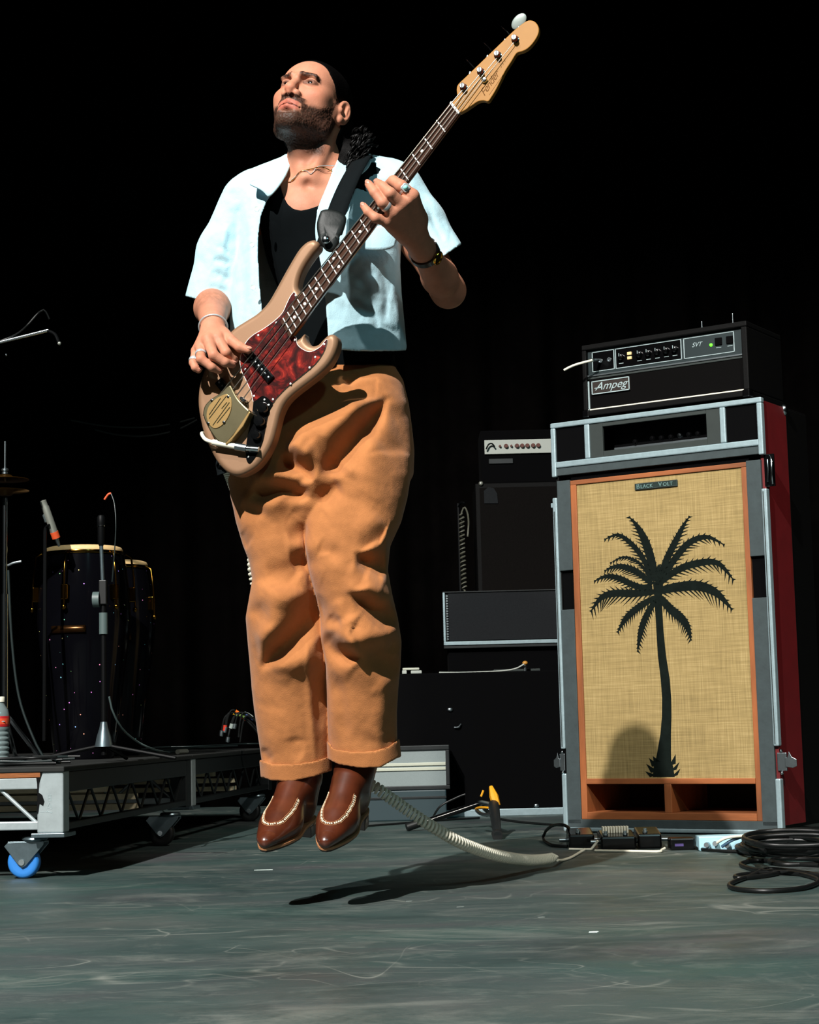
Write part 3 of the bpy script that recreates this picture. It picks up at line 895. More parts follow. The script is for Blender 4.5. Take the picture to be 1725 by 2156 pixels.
MB().lathe([(0.0, -0.01), (0.024, -0.01), (0.024, 0.01), (0.0, 0.01)], Matrix.Translation((-0.02, -0.006, H(1257))) @ Matrix.Rotation(math.pi / 2, 4, 'Y'), 18).build('clutch_knob', 'worn_grey', ms, True, smooth=40)
MB().lathe([(0.028, 0.0), (0.022, 0.03), (0.014, 0.055), (0.010, 0.075), (0, 0.075)], Matrix.Translation((0, 0, 0.045)), 20).build('base_hub', 'zinc', ms, True, smooth=40)
for a in (200, 340, 80):
    ar = math.radians(a)
    MB().cyl((0, 0, 0.05), (0.24 * math.cos(ar), 0.24 * math.sin(ar) * 0.7, 0.006), 0.006, n=8).build('leg', 'black_paint', ms, True, smooth=40)
mc = MB()
mc.lathe([(0.007, 0), (0.011, 0.01), (0.011, 0.06), (0.0125, 0.07), (0.0125, 0.088), (0.009, 0.094), (0, 0.095)], Matrix.Translation((-0.006, 0, H(1143))), 16)
mcs = mc.build('small_microphone', 'black_paint', ms, True, smooth=40)
MB().lathe([(0.0127, 0), (0.0127, 0.003)], Matrix.Translation((-0.006, 0, H(1102))), 16).build('mic_ring', 'chrome', mcs, True, smooth=40)
tip = at(224, 1048, 5.45)
cl = empty('clip_microphone', tip)
tag(cl, 'tiny gooseneck microphone with orange red tip above the stand', 'microphone')
MB().tube(spline([at(220, 1052, 5.45), at(224, 1046, 5.45), at(229, 1040, 5.45), at(234, 1039, 5.45)], 8), 0.0035, 8).build('mic_tip', 'orange_band', cl, smooth=60)
MB().tube(spline([at(234, 1039, 5.45), at(241, 1060, 5.44), at(244, 1100, 5.43), at(242, 1150, 5.43), at(239, 1190, 5.43), at(236, 1225, 5.44)], 30), 0.0019, 6).build('mic_lead', 'teal_cable', cl, smooth=60)

# silver microphone with an orange band aimed at the conga head
mp0, mp1 = at(90, 1053, 5.7), at(124, 1148, 5.75)
dm = unit(mp1 - mp0)
lm = np.linalg.norm(mp1 - mp0)
MM = frame(mp0, unit(np.cross((0, 1, 0), dm)), unit(np.cross(dm, np.cross((0, 1, 0), dm))), dm)
sm_ = empty('drum_microphone', mp0)
tag(sm_, 'slim silver microphone with orange band pointing down at the conga', 'microphone')
MB().lathe([(0.0, 0), (0.0105, 0.002), (0.0105, 0.02), (0.0125, 0.024), (0.0125, lm * 0.70), (0.009, lm * 0.72), (0.0, lm * 0.72)], MM, 18).build('mic_body', 'silver_mic', sm_, smooth=40)
MB().lathe([(0.0135, lm * 0.70), (0.0135, lm * 0.84), (0.0, lm * 0.84)], MM, 18).build('colour_band', 'orange_band', sm_, smooth=40)
MB().lathe([(0.0085, lm * 0.84), (0.004, lm * 1.02), (0.0, lm * 1.02)], MM, 14).build('connector', 'steel', sm_, smooth=40)
MB().box(0.010, 0.018, -0.006, 0.006, lm * 0.28, lm * 0.46, MM).build('clip', 'steel', sm_, bevel=0.002)
MB().cyl(at(95, 1110, 5.72), at(93, 1560, 5.72), 0.006, n=8).build('clip_pole', 'black_paint', sm_, smooth=40)
MB().tube([at(95, 1110, 5.72), at(104, 1105, 5.71)], 0.004, 8).build('clip_arm', 'black_paint', sm_, smooth=40)

# hi-hat on its stand at the left edge
hp = at(9, 1590, 5.6); hp[2] = RZ1
hh = empty('hi_hat', hp)
tag(hh, 'bronze hi hat cymbals on a chrome stand at the left edge', 'cymbal')
HH = lambda y: 0.4 + (YH + 18 - y) / FPX * 5.6 - RZ1
MB().cyl((0, 0, HH(1010)), (0.0004, 0, HH(923)), 0.0032, n=10).build('pull_rod', 'steel', hh, True, smooth=40)
MB().cyl((0, 0, 0.03), (0, 0, HH(1045)), 0.0085, n=14).build('stand_tube', 'chrome', hh, True, smooth=40)
MB().cyl((0, 0, 0.03), (0, 0, HH(1250)), 0.0125, n=14).build('stand_tube', 'chrome', hh, True, smooth=40)
MB().lathe([(0.0, 0), (0.010, 0), (0.010, 0.006), (0.006, 0.008), (0.012, 0.011), (0.012, 0.016), (0.005, 0.02), (0, 0.02)], Matrix.Translation((0, 0, HH(994))), 18).build('clutch', 'steel', hh, True, smooth=40)
for z0, s in ((HH(996), -1), (HH(1040), 1)):
    MB().lathe([(0.0, z0 + 0.001), (0.020, z0), (0.03, z0 + s * 0.010), (0.075, z0 + s * 0.014), (0.076, z0 + s * 0.0155), (0.03, z0 + s * 0.012), (0.018, z0 + s * 0.002), (0.0, z0 - 0.001)], Matrix.Diagonal((1.0, 1.0, 1.0, 1)), 40).build('cymbal_plate', 'bronze', hh, True, smooth=60)
for a in (215, 325, 90):
    ar = math.radians(a)
    MB().cyl((0, 0, 0.16), (0.17 * math.cos(ar), 0.17 * math.sin(ar), 0.006), 0.007, n=8).build('leg', 'chrome', hh, True, smooth=40)
MB().tube(spline([(0.012, -0.01, HH(1190)), (0.03, -0.012, HH(1185)), (0.055, -0.012, HH(1182))], 6), 0.004, 8).build('wing_bolt', 'steel', hh, True, smooth=40)
MB().tube(spline([(0.014, -0.012, HH(1200)), (0.026, -0.012, HH(1350)), (0.05, -0.014, HH(1470)), (0.10, -0.02, HH(1560)), (0.13, -0.02, 0.012)], 24), 0.0042, 8).build('stand_lead', 'teal_cable', hh, True, smooth=60)

# boom arm reaching in at the upper left
bs = empty('boom_stand', (RP(-0.75, 0.55)))
tag(bs, 'chrome boom arm reaching in from the upper left corner', 'microphone stand')
q0, q1 = at(-70, 738, 5.5), at(102, 695, 5.5)
MB().cyl(q0, q1, 0.0055, n=10).build('boom_arm', 'chrome', bs, smooth=40)
MB().cyl(at(-70, 738, 5.5), at(-70, 1592, 5.5), 0.009, n=10).build('pole', 'black_paint', bs, smooth=40)
MB().tube(spline([at(100, 696, 5.5), at(116, 704, 5.48), at(124, 722, 5.46)], 8), 0.005, 8).build('mic_mount', 'black_paint', bs, smooth=40)
MB().ball(at(125, 723, 5.46), 0.006, 6).build('mount_screw', 'silver_mic', bs, smooth=60)
MB().ball(at(13, 747, 5.5), 0.004, 6).build('arm_screw', 'chrome', bs, smooth=60)
MB().tube(spline([at(-20, 726, 5.5), at(40, 700, 5.5), at(84, 656, 5.5), at(96, 656, 5.5), at(104, 672, 5.5)], 20), 0.003, 6).build('arm_lead', 'black_rubber', bs, smooth=60)
for y in (-70,):
    MB().lathe([(0.10, 0.0), (0.10, 0.012), (0.02, 0.022), (0.012, 0.03)], Matrix.Translation(Vector((at(-70, 1592, 5.5)[0], 5.5, RZ1))), 24).build('round_base', 'black_paint', bs, smooth=40)

# cables lying along the front edge of the riser deck
random.seed(3)
for k in range(9):
    y0 = 0.05 + 0.028 * k
    zz = 0.0045 + 0.0075 * (k % 3)
    pts = [RP(-0.55 + 0.0 * k + 0.50 * t / 6 + random.uniform(-.01, .01), y0 + random.uniform(-0.02, 0.02) + 0.03 * math.sin(t * 1.3 + k), RZ1 + zz + random.uniform(0, 0.004)) for t in range(7)]
    wh = ('nearest', 'second', 'third', 'fourth', 'fifth', 'sixth', 'seventh', 'eighth', 'farthest')[k]
    tubething('riser_cable', [(pts, 0.0042, 40)], 'teal_cable' if k % 2 else 'black_rubber', wh + ' of the dark cables lying along the riser edge beside the bottle', 'cable', 'cables along the front edge of the riser')
for k, (pts, lab) in enumerate((([(160, 1585), (230, 1575), (262, 1572), (275, 1578), (330, 1583), (400, 1577)], 'thin grey cable looping along the riser edge below the stand'),
                       ([(175, 1592), (260, 1586), (330, 1580), (420, 1574), (500, 1570)], 'straight dark cable along the edge of the riser deck'),
                       ([(250, 1585), (330, 1574), (420, 1571), (520, 1566), (575, 1566)], 'dark cable running off towards the far riser'))):
    P = [on_floor(x, y, RZ1 + 0.005 + 0.004 * k) for x, y in pts]
    tubething('riser_cable', [(P, 0.0035, 40)], 'teal_cable', lab, 'cable', 'cables along the front edge of the riser')
P = [np.array(q) for q in (at(230, 1467, 5.45), at(238, 1500, 5.47), at(258, 1535, 5.52), at(290, 1562, 5.62), at(325, 1578, 5.78), on_floor(355, 1584, RZ1 + 0.006), on_floor(376, 1584, RZ1 + 0.008))]
o = empty('stand_cable', P[0]); tag(o, 'grey cable curving down from the slim stand to a connector on the riser', 'cable')
MB().tube(spline(P, 40), 0.0032, 8).build('lead', 'worn_grey', o, smooth=60)
MB().cyl(on_floor(374, 1583, RZ1 + 0.010), on_floor(393, 1582, RZ1 + 0.010), 0.009, n=12).build('connector', 'silver_mic', o, smooth=40)
o = empty('stray_connector', on_floor(165, 1585, RZ1)); tag(o, 'grey plastic connector lying among the cables near the stand base', 'connector')
MB().tube([on_floor(145, 1584, RZ1 + .013), on_floor(165, 1582, RZ1 + .013), on_floor(178, 1584, RZ1 + .012)], [0.010, 0.013, 0.007], 12).build('connector_body', 'worn_grey', o, smooth=60)

# bundle of coloured leads at the far end of the riser
random.seed(11)
cols = [('yellow', '#d8a21c'), ('red', '#b5301e'), ('orange', '#d96a1c'), ('green', '#5c7a3a'), ('grey', '#8a958f'), ('blue', '#3a4f86')]
for k in range(8):
    nm, hx = cols[k % 6] if k < 6 else ('black', '#0b0d0d')
    mm = mat('lead_' + nm, hx, 0.45)
    x0 = 474 + 6 * k
    pts = [at(x0 - 8 + random.uniform(-6, 6), 1545 + random.uniform(-12, 18), 7.0), at(x0 + 2, 1500 + random.uniform(-6, 8), 7.0), at(min(x0 + 36, 566), 1510 + 4 * k * 0.6 + random.uniform(-8, 8), 7.02), at(560 + random.uniform(-6, 10), 1566, 7.05)]
    o = empty('patch_lead', pts[-1]); 
    tag(o, ('%s lead in the cable bundle at the far end of the riser' % nm) if k < 6 else ('second to rightmost black lead of the cable bundle at the far end of the riser', 'rightmost black lead of the cable bundle, nearest the trousers')[k - 6], 'cable', 'bundle of patch leads behind the trousers')
    S = spline(pts, 24)
    MB().tube(S, 0.0038, 6).build('lead', 'black_rubber', o, smooth=60)
    if k < 6:
        MB().tube(S[9:13], 0.006, 8).build('colour_sleeve', mm, o, smooth=60)
        MB().tube(S[0:3], 0.008, 8).build('plug', mm if k in (1, 4) else 'steel', o, smooth=60)
# slack cables hanging far behind
for k, pp in enumerate(([(150, 885), (220, 897), (300, 900), (360, 893), (410, 880)], [(200, 905), (250, 916), (310, 918), (370, 906), (415, 884)])):
    tubething('slack_cable', [([at(x, y, 8.90) for x, y in pp], 0.006, 24)], mat('dull_cable', '#15160f', 0.6), ('upper' if k == 0 else 'lower') + ' of two slack cables sagging in the dark left of the guitar', 'cable', 'slack cables in the dark')
# ================================================================== gear in the dark behind and on the floor at right
mat('dim_grille', '#0d0b0a', 0.9, var=0.25, scale=200, spec=0.08)
mat('grey_cloth', '#1f2123', 0.9, var=0.15, scale=150, spec=0.1)
mat('white_panel', '#aab0a8', 0.5)
mat('pale_grille', '#7f8a8a', 0.8, var=0.08, scale=300)
mat('ivory_strip', '#b8bcac', 0.4)
mat('yellow_plastic', '#e0991a', 0.45)
mat('brown_knob', '#5a2a1c', 0.4)
mat('di_blue', '#a9d4e2', 0.4)
def px_box(name, m, px0, py0, px1, py1, Y, depth, parent, bevel=0.004, dy=0.0):
    """an upright box whose front face covers the given picture rectangle at distance Y"""
    a, c = at(px0, py1, Y), at(px1, py0, Y)
    return MB().box(a[0], c[0], Y + dy, Y + dy + depth, a[2], c[2]).build(name, m, parent, bevel=bevel)
# black flight case
Yc = 7.56
o = empty('flight_case', on_floor(1010, 1720)); tag(o, 'long black flight case with aluminium bottom rail behind the coiled cable', 'flight case')
a, c = at(796, 1420, Yc), at(1238, 1416, Yc)
zt = a[2]
MB().box(a[0], c[0], Yc, Yc + 0.56, 0.03, zt).build('case_body', 'black_felt', o, bevel=0.006)
MB().box(a[0], c[0], Yc - 0.012, Yc + 0.01, 0.0, 0.030).build('bottom_rail', 'silver_trim', o, bevel=0.003)
for px, py, s in ((948, 1494, 0.013), (1130, 1696, 0.012)):
    MB().ball(at(px, py, Yc - 0.004), s, 6, sc=(1, 0.5, 0.7)).build('corner_rivet', 'steel', o, smooth=60)
MB().tube(spline([at(957, 1532, Yc - 0.006), at(966, 1531, Yc - 0.012), at(971, 1524, Yc - 0.006)], 8), 0.004, 6).build('ring_handle', 'steel', o, smooth=60)
# grey-cloth speaker with silver edges standing on it
o = empty('cloth_speaker', (at(1055, 1420, 7.8)[0], 7.8, zt)); tag(o, 'wide low speaker with dark grey cloth and silver edge on the flight case', 'speaker')
Ys = 7.72
p = at(935, 1362, Ys); q = at(1215, 1240, Ys)
MB().box(p[0] + 0.004, q[0], Ys + 0.012, Ys + 0.33, p[2], q[2]).build('cabinet_shell', 'black_tolex', o, bevel=0.005)
MB().box(p[0] + 0.02, q[0] - 0.02, Ys + 0.03, Ys + 0.33, zt + 0.0005, p[2]).build('plinth', 'black_felt', o)
MB().box(p[0] + 0.022, q[0] - 0.015, Ys + 0.006, Ys + 0.014, p[2] + 0.026, q[2] - 0.006).build('grille_cloth', 'grey_cloth', o)
MB().box(p[0], q[0], Ys, Ys + 0.02, p[2] + 0.006, p[2] + 0.022).build('edge_trim', 'silver_trim', o, bevel=0.002)
MB().box(p[0], q[0], Ys, Ys + 0.02, p[2] - 0.008, p[2] + 0.003).build('edge_trim', 'dark_alu', o, bevel=0.002)
MB().box(p[0], p[0] + 0.010, Ys, Ys + 0.02, p[2] + 0.022, q[2]).build('edge_trim', 'silver_trim', o, bevel=0.002)
MB().box(p[0] + 0.013, p[0] + 0.018, Ys, Ys + 0.012, p[2] + 0.026, q[2] - 0.01).build('staple_strip', 'dark_alu', o)
MB().box(p[0], q[0], Ys, Ys + 0.02, q[2] - 0.003, q[2] + 0.002).build('edge_trim', 'dark_alu', o, bevel=0.001)
for k in range(18):
    z = p[2] + 0.03 + (q[2] - p[2] - 0.05) * k / 17
    MB().box(p[0] + 0.014, p[0] + 0.022, Ys - 0.002, Ys + 0.004, z, z + 0.006).build('staple', 'steel', o)
# big dark speaker behind with an amp head on it
Yb = 8.15
o = empty('dark_speaker', (at(1130, 1700, Yb)[0], Yb, 0)); tag(o, 'tall dark speaker cabinet half hidden behind the road case', 'speaker')
p = at(1012, 1420, Yb); q = at(1245, 1012, Yb)
MB().box(p[0], q[0], Yb, Yb + 0.40, 0.0, q[2]).build('cabinet_shell', 'black_tolex', o, bevel=0.006)
MB().box(p[0] + 0.02, q[0] - 0.02, Yb - 0.006, Yb + 0.004, 0.1, q[2] - 0.022).build('grille_cloth', 'dim_grille', o)
pp = [at(x, y, Yb - 0.008) for x, y in ((1020, 1060), (1049, 1060), (1047, 1040), (1040, 1028), (1028, 1026), (1019, 1034))]
MB().prism([(v[0], v[2]) for v in pp], frame((0, Yb - 0.006, 0), (1, 0, 0), (0, 0, 1), (0, -1, 0)), 0, 0.006).build('logo_badge', 'grey_cloth', o)
MB().ball(at(1013, 1018, Yb - 0.004), 0.011, 6).build('corner_cap', 'silver_mic', o, smooth=60)
zq = q[2]
o = empty('silver_panel_amp', (at(1130, 1012, Yb)[0], Yb, zq)); tag(o, 'dark amp head with white control panel and small brown knobs behind the road case', 'amplifier')
p = at(1014, 1010, Yb); q = at(1245, 900, Yb)
MB().box(p[0], q[0], Yb + 0.02, Yb + 0.28, zq + 0.0005, q[2]).build('shell', 'black_felt', o, bevel=0.006)
w0, w1 = at(1021, 956, Yb), at(1236, 921, Yb)
MB().box(w0[0], w1[0], Yb + 0.008, Yb + 0.022, w0[2], w0[2] + 0.066).build('control_panel', 'white_panel', o, bevel=0.002)
for k, px in enumerate((1053, 1066, 1077, 1089, 1100, 1111, 1123, 1134)):
    s = 0.006 if k in (0, 2) else 0.011
    c0 = at(px, 939 - 0.02 * (px - 1053), Yb)
    MB().lathe([(s, 0), (s * 0.8, 0.014), (0, 0.014)], Matrix.Translation((c0[0], Yb + 0.008, c0[2])) @ Matrix.Rotation(math.pi / 2, 4, 'X'), 12).build('knob', 'brown_knob', o, smooth=40)
MB().tube(spline([at(1024, 946, Yb - .01), at(1029, 936, Yb - .012), at(1036, 934, Yb - .012), at(1042, 941, Yb - .01)], 10), 0.004, 6).build('patch_lead', 'black_rubber', o, smooth=60)
m0_ = at(1030, 976, Yb); m1_ = at(1081, 964, Yb)
MB().box(m0_[0], m1_[0], Yb + 0.012, Yb + 0.022, m0_[2], m1_[2]).build('name_plate', 'dark_alu', o, bevel=0.002)
# curly lead hanging on a thin stand beside it
st = empty('cable_stand', (at(962, 1400, 8.2)[0], 8.2, 0)); tag(st, 'thin black stand in the dark behind the grey cloth speaker', 'stand')
t0 = at(965, 1060, 8.2)
MB().cyl((t0[0], 8.2, 0.015), (t0[0], 8.2, t0[2]), 0.008, n=10).build('pole', 'black_paint', st, smooth=40)
MB().tube(spline([(t0[0], 8.2, t0[2] - 0.02), (t0[0] + 0.012, 8.17, t0[2]), (t0[0] + 0.03, 8.15, t0[2] - 0.005)], 6), 0.005, 6).build('hook', 'black_paint', st, smooth=40)
MB().lathe([(0.07, 0), (0.07, 0.015), (0.01, 0.03)], Matrix.Translation((t0[0], 8.2, 0)), 24).build('round_base', 'black_paint', st, smooth=40)
cl_ = empty('hanging_coil_lead', at(975, 1240, 8.12)); tag(cl_, 'curly cream lead hanging in the dark above the grey cloth speaker', 'cable')
MB().tube(coil_path([at(972, 1078, 8.14), at(974, 1150, 8.14), at(978, 1246, 8.12)], 0.011, 0.020, 8), 0.0038, 5).build('coil', mat('dull_cream', '#5c5c50', 0.5), cl_, smooth=60)
MB().tube(spline([at(972, 1080, 8.14), at(978, 1068, 8.13), at(984, 1078, 8.13), at(987, 1100, 8.13), at(985, 1130, 8.13)], 16), 0.0045, 6).build('lead_end', 'dull_cream', cl_, smooth=60)

# small things on the flight case
o = empty('white_gadget', (at(866, 1416, 7.62)[0], 7.62, zt)); tag(o, 'small white plastic box on the flight case beside the trousers', 'box')
p = at(848, 1418, 7.62)
MB().box(p[0], p[0] + 0.072, 7.6, 7.68, zt + 0.016, zt + 0.026).build('lid', 'ivory_strip', o, bevel=0.003)
MB().box(p[0] - 0.002, p[0] + 0.018, 7.6, 7.66, zt + 0.0003, zt + 0.016).build('foot', 'white_panel', o, bevel=0.003)
MB().box(p[0] + 0.035, p[0] + 0.082, 7.6, 7.66, zt + 0.0003, zt + 0.014).build('foot', 'white_panel', o, bevel=0.003)
tubething('case_top_lead', [([at(925, 1416, 7.62), at(980, 1416, 7.6), at(1050, 1413, 7.6), at(1085, 1408, 7.6), at(1104, 1398, 7.6)], 0.0035, 24)], 'white_panel', 'pale thin lead lying on top of the flight case', 'cable')
o = empty('small_lamp', (at(1106, 1400, 7.62)[0], 7.62, zt)); tag(o, 'small amber topped gadget on the flight case', 'lamp')
MB().ball(at(1106, 1396, 7.62), 0.012, 8, sc=(1, 1, 0.8)).build('amber_cap', mat('amber_plastic', '#c48a3a', 0.4), o, smooth=60)
c0 = at(1106, 1400, 7.62)
MB().cyl((c0[0], 7.62, zt + 0.0003), (c0[0], 7.62, c0[2]), 0.006, n=8).build('stem', 'steel', o, smooth=40)
o = empty('dark_tray', (at(1090, 1414, 7.7)[0], 7.7, zt)); tag(o, 'flat dark green tray on the flight case', 'tray')
p, q = at(1040, 1414, 7.66), at(1138, 1408, 7.66)
MB().box(p[0], q[0], 7.66, 7.76, zt + 0.0003, zt + 0.012).build('tray_body', 'dark_grey_paint', o, bevel=0.003)

# pale-grille combo low on a dark box left of the flight case middle
Ya = 7.36
bx0 = at(770, 1712, Ya); bx1 = at(940, 1662, Ya)
o = empty('low_case', ((bx0[0] + bx1[0]) / 2, Ya, 0)); tag(o, 'low dark teal box under the pale grille amplifier behind the boots', 'box')
MB().box(bx0[0], bx1[0], Ya, Ya + 0.18, 0.0, bx1[2]).build('box_body', mat('teal_box', '#24373c', 0.5), o, bevel=0.005)
MB().box(bx0[0], bx1[0], Ya - 0.004, Ya + 0.01, bx1[2] - 0.035, bx1[2] - 0.026).build('edge_strip', 'dark_alu', o, bevel=0.001)
tz = bx1[2]
o = empty('pale_grille_amp', ((bx0[0] + bx1[0]) / 2, Ya, tz)); tag(o, 'small amplifier with pale grey grille and two ivory strips behind the boots', 'amplifier')
p = at(770, 1655, Ya); q = at(946, 1568, Ya)
MB().box(p[0], q[0], Ya + 0.014, Ya + 0.16, tz + 0.0005, q[2]).build('shell', 'black_tolex', o, bevel=0.004)
for f in ((p[0], q[0], q[2] - 0.020, q[2]), (p[0], q[0], tz + 0.0005, tz + 0.017), (q[0] - 0.016, q[0], tz + 0.017, q[2] - 0.02), (p[0], p[0] + 0.016, tz + 0.017, q[2] - 0.02)):
    MB().box(f[0], f[1], Ya, Ya + 0.02, f[2], f[3]).build('frame_rail', 'dark_alu', o, bevel=0.003)
g0, g1 = at(790, 1650, Ya)[2], at(790, 1582, Ya)[2]
MB().box(p[0] + 0.016, q[0] - 0.016, Ya + 0.008, Ya + 0.016, tz + 0.017, q[2] - 0.02).build('grille_cloth', 'pale_grille', o)
mid = (g0 + g1) / 2
for dz in (-0.0165, 0.0025):
    MB().box(p[0] + 0.016, q[0] - 0.016, Ya + 0.002, Ya + 0.01, mid + dz, mid + dz + 0.013).build('ivory_bar', 'ivory_strip', o, bevel=0.002)

# folding guitar stand with yellow grips
gs = empty('guitar_stand', on_floor(960, 1760)); tag(gs, 'black folding guitar stand with yellow grips lying behind the coiled cable', 'guitar stand')
f0 = on_floor(860, 1750); f1 = at(1012, 1691, 6.75)
MB().tube([f0 + np.array([0, 0, 0.012]), f1], 0.012, 10).build('leg', 'black_gloss', gs, smooth=40)
MB().tube([f0 + np.array([-0.006, 0, 0.014]), f0 + unit(f1 - f0) * 0.05 + np.array([0, 0, 0.014])], 0.016, 12).build('rubber_foot', 'black_rubber', gs, smooth=40)
g0 = on_floor(1048, 1768); g1 = at(1040, 1695, 6.35)
MB().tube([g0 + np.array([0, 0, 0.014]), g1], [0.014, 0.020], 10).build('leg', 'dark_alu', gs, smooth=40)
MB().tube([g0 + np.array([0, 0, 0.014]), g0 + unit(g1 - g0) * 0.05], 0.019, 12).build('rubber_foot', 'black_rubber', gs, smooth=40)
MB().tube([at(1046, 1697, 6.35), at(1040, 1676, 6.36), at(1034, 1656, 6.38)], [0.014, 0.016, 0.007], 8).build('grip', 'yellow_plastic', gs, smooth=40)
MB().tube([at(1013, 1677, 6.5), at(1018, 1664, 6.5)], 0.004, 6).build('grip', 'yellow_plastic', gs, smooth=40)
MB().tube(spline([at(1002, 1703, 6.5), at(1010, 1700, 6.45), at(1024, 1700, 6.42), at(1036, 1702, 6.4)], 8), 0.004, 6).build('hinge_ring', 'yellow_plastic', gs, smooth=40)
MB().tube(spline([at(1004, 1706, 6.5), at(1012, 1713, 6.45), at(1026, 1716, 6.42), at(1038, 1712, 6.4)], 8), 0.007, 8).build('hinge_ring', 'steel', gs, smooth=40)
MB().tube([f1, at(1020, 1690, 6.55), g1], 0.013, 10).build('crossbar', 'black_gloss', gs, smooth=40)
MB().tube([at(1018, 1700, 6.55), on_floor(1046, 1735) + np.array([0, 0, 0.012])], 0.008, 8).build('leg', 'black_gloss', gs, smooth=40)
for k, (pp, lab) in enumerate((([(905, 1725), (925, 1700), (960, 1680), (980, 1672)], 'thin black cable rising behind the stand'), ([(760, 1740), (850, 1733), (940, 1726), (1010, 1722)], 'black cable on the floor left of the folding stand'), ([(1040, 1722), (1090, 1730), (1160, 1736), (1195, 1738)], 'black cable on the floor between stand and road case'))):
    P = [on_floor(x, y, 0.005) if k else at(x, y, 6.9) for x, y in pp]
    if k == 0: P[0] = on_floor(905, 1737, 0.005)
    tubething('floor_cable', [(P, 0.004, 20)], 'black_rubber', lab, 'cable', 'cables on the floor behind the guitarist')

# pedals in front of the road case
random.seed(5)
def pedal(px0, px1, py0, py1, label, switches, keys=False):
    q = on_floor((px0 + px1) / 2, py1)
    Y = q[1]
    x0, x1 = at(px0, py1, Y)[0], at(px1, py1, Y)[0]
    h = at(px0, py0, Y)[2]
    p = empty('effect_pedal', (q[0], Y, 0)); tag(p, label, 'effect pedal', 'effect pedals in front of the road case')
    b = MB()
    d = 0.11
    vs = [(x0, Y, 0.0), (x1, Y, 0.0), (x1, Y + d, 0.0), (x0, Y + d, 0.0), (x0, Y, h * 0.72), (x1, Y, h * 0.72), (x1, Y + d, h), (x0, Y + d, h)]
    b.add(vs, [(0, 3, 2, 1), (4, 5, 6, 7), (0, 1, 5, 4), (1, 2, 6, 5), (2, 3, 7, 6), (3, 0, 4, 7)])
    b.build('enclosure', 'black_gloss', p, bevel=0.006)
    for fx in switches:
        X = x0 + (x1 - x0) * fx
        MB().lathe([(0.008, 0), (0.008, 0.006), (0.006, 0.007), (0.006, 0.013), (0, 0.014)], Matrix.Translation((X, Y + 0.03, h * 0.78)), 12).build('foot_switch', 'chrome', p, smooth=40)
    if keys:
        for k in range(10):
            X = x0 + (x1 - x0) * (0.14 + 0.076 * k)
            MB().box(X - 0.0030, X + 0.0030, Y + 0.055, Y + 0.085, h * 0.86, h * 0.86 + 0.020).build('slider_cap', 'cream_plastic', p, bevel=0.0012)
    for s in (-1, 1):
        X = x0 if s < 0 else x1
        MB().cyl((X - 0.002 * s, Y + 0.05, h * 0.4), (X + 0.026 * s, Y + 0.05, h * 0.4), 0.0065, n=10).build('side_plug', 'steel', p, smooth=40)
    return p
pedal(1199, 1253, 1747, 1786, 'small black effect pedal at the left end of the pedals', (0.4,))
pedal(1266, 1341, 1752, 1789, 'wide black pedal with a row of cream sliders between two small pedals', (0.17, 0.72), True)
pedal(1345, 1395, 1745, 1787, 'small black effect pedal right of the one with cream sliders', (0.35,))
o = tubething('pedal_cable', [([on_floor(1199, 1788, .004), on_floor(1240, 1788.5, .004), on_floor(1246, 1787, .006)], 0.004, 12),
                              ([on_floor(1246, 1787, .006), on_floor(1254, 1777, .02), on_floor(1259, 1770, .03)], 0.004, 10)], 'cream_plastic', 'cream patch cable under the left pedal', 'cable')
o = tubething('pedal_cable', [([on_floor(1253, 1791, .004), on_floor(1320, 1792, .004), on_floor(1385, 1793, .004), on_floor(1393, 1790, .006), on_floor(1400, 1786, .01)], 0.004, 24)], 'cream_plastic', 'cream patch cable lying in front of the wide pedal', 'cable')
# pale blue direct box with plugs
q = on_floor(1527, 1791); Y = q[1]
x0, x1 = at(1473, 1790, Y)[0], at(1581, 1790, Y)[0]
db_ = empty('direct_box', (q[0], Y, 0)); tag(db_, 'pale blue direct box with plugged leads on the floor right of the pedals', 'direct box')
hh_ = at(1527, 1760, Y)[2]
MB().box(x0, x1, Y, Y + 0.08, 0.0, hh_).build('enclosure', 'di_blue', db_, bevel=0.004)
for k, (px, py, m1, m2) in enumerate(((1492, 1778, 'lead_blue', 'steel'), (1510, 1775, 'cream_plastic', 'chrome'), (1535, 1779, 'orange_band', 'steel'), (1562, 1781, 'black_rubber', 'black_rubber'))):
    c0 = at(px, py, Y)
    MB().cyl((c0[0], Y + 0.005, c0[2]), (c0[0] - 0.012, Y - 0.035, c0[2] + 0.001), 0.0075, n=10).build('plug', m2, db_, smooth=40)
MB().tube(spline([at(1508, 1776, Y - .03), at(1530, 1764, Y - .05), at(1568, 1760, Y - .03)], 10), 0.0045, 8).build('cream_lead', 'cream_plastic', db_, smooth=60)
MB().tube(spline([at(1520, 1783, Y - .03), at(1540, 1770, Y - .04), at(1560, 1763, Y - .02)], 10), 0.0045, 8).build('blue_lead', mat('steel_blue', '#3f5f78', 0.4), db_, smooth=60)
MB().ball(at(1563, 1779, Y - .001), 0.008, 6, sc=(1, 0.4, 1.3)).build('round_socket', 'black_felt', db_, smooth=60)
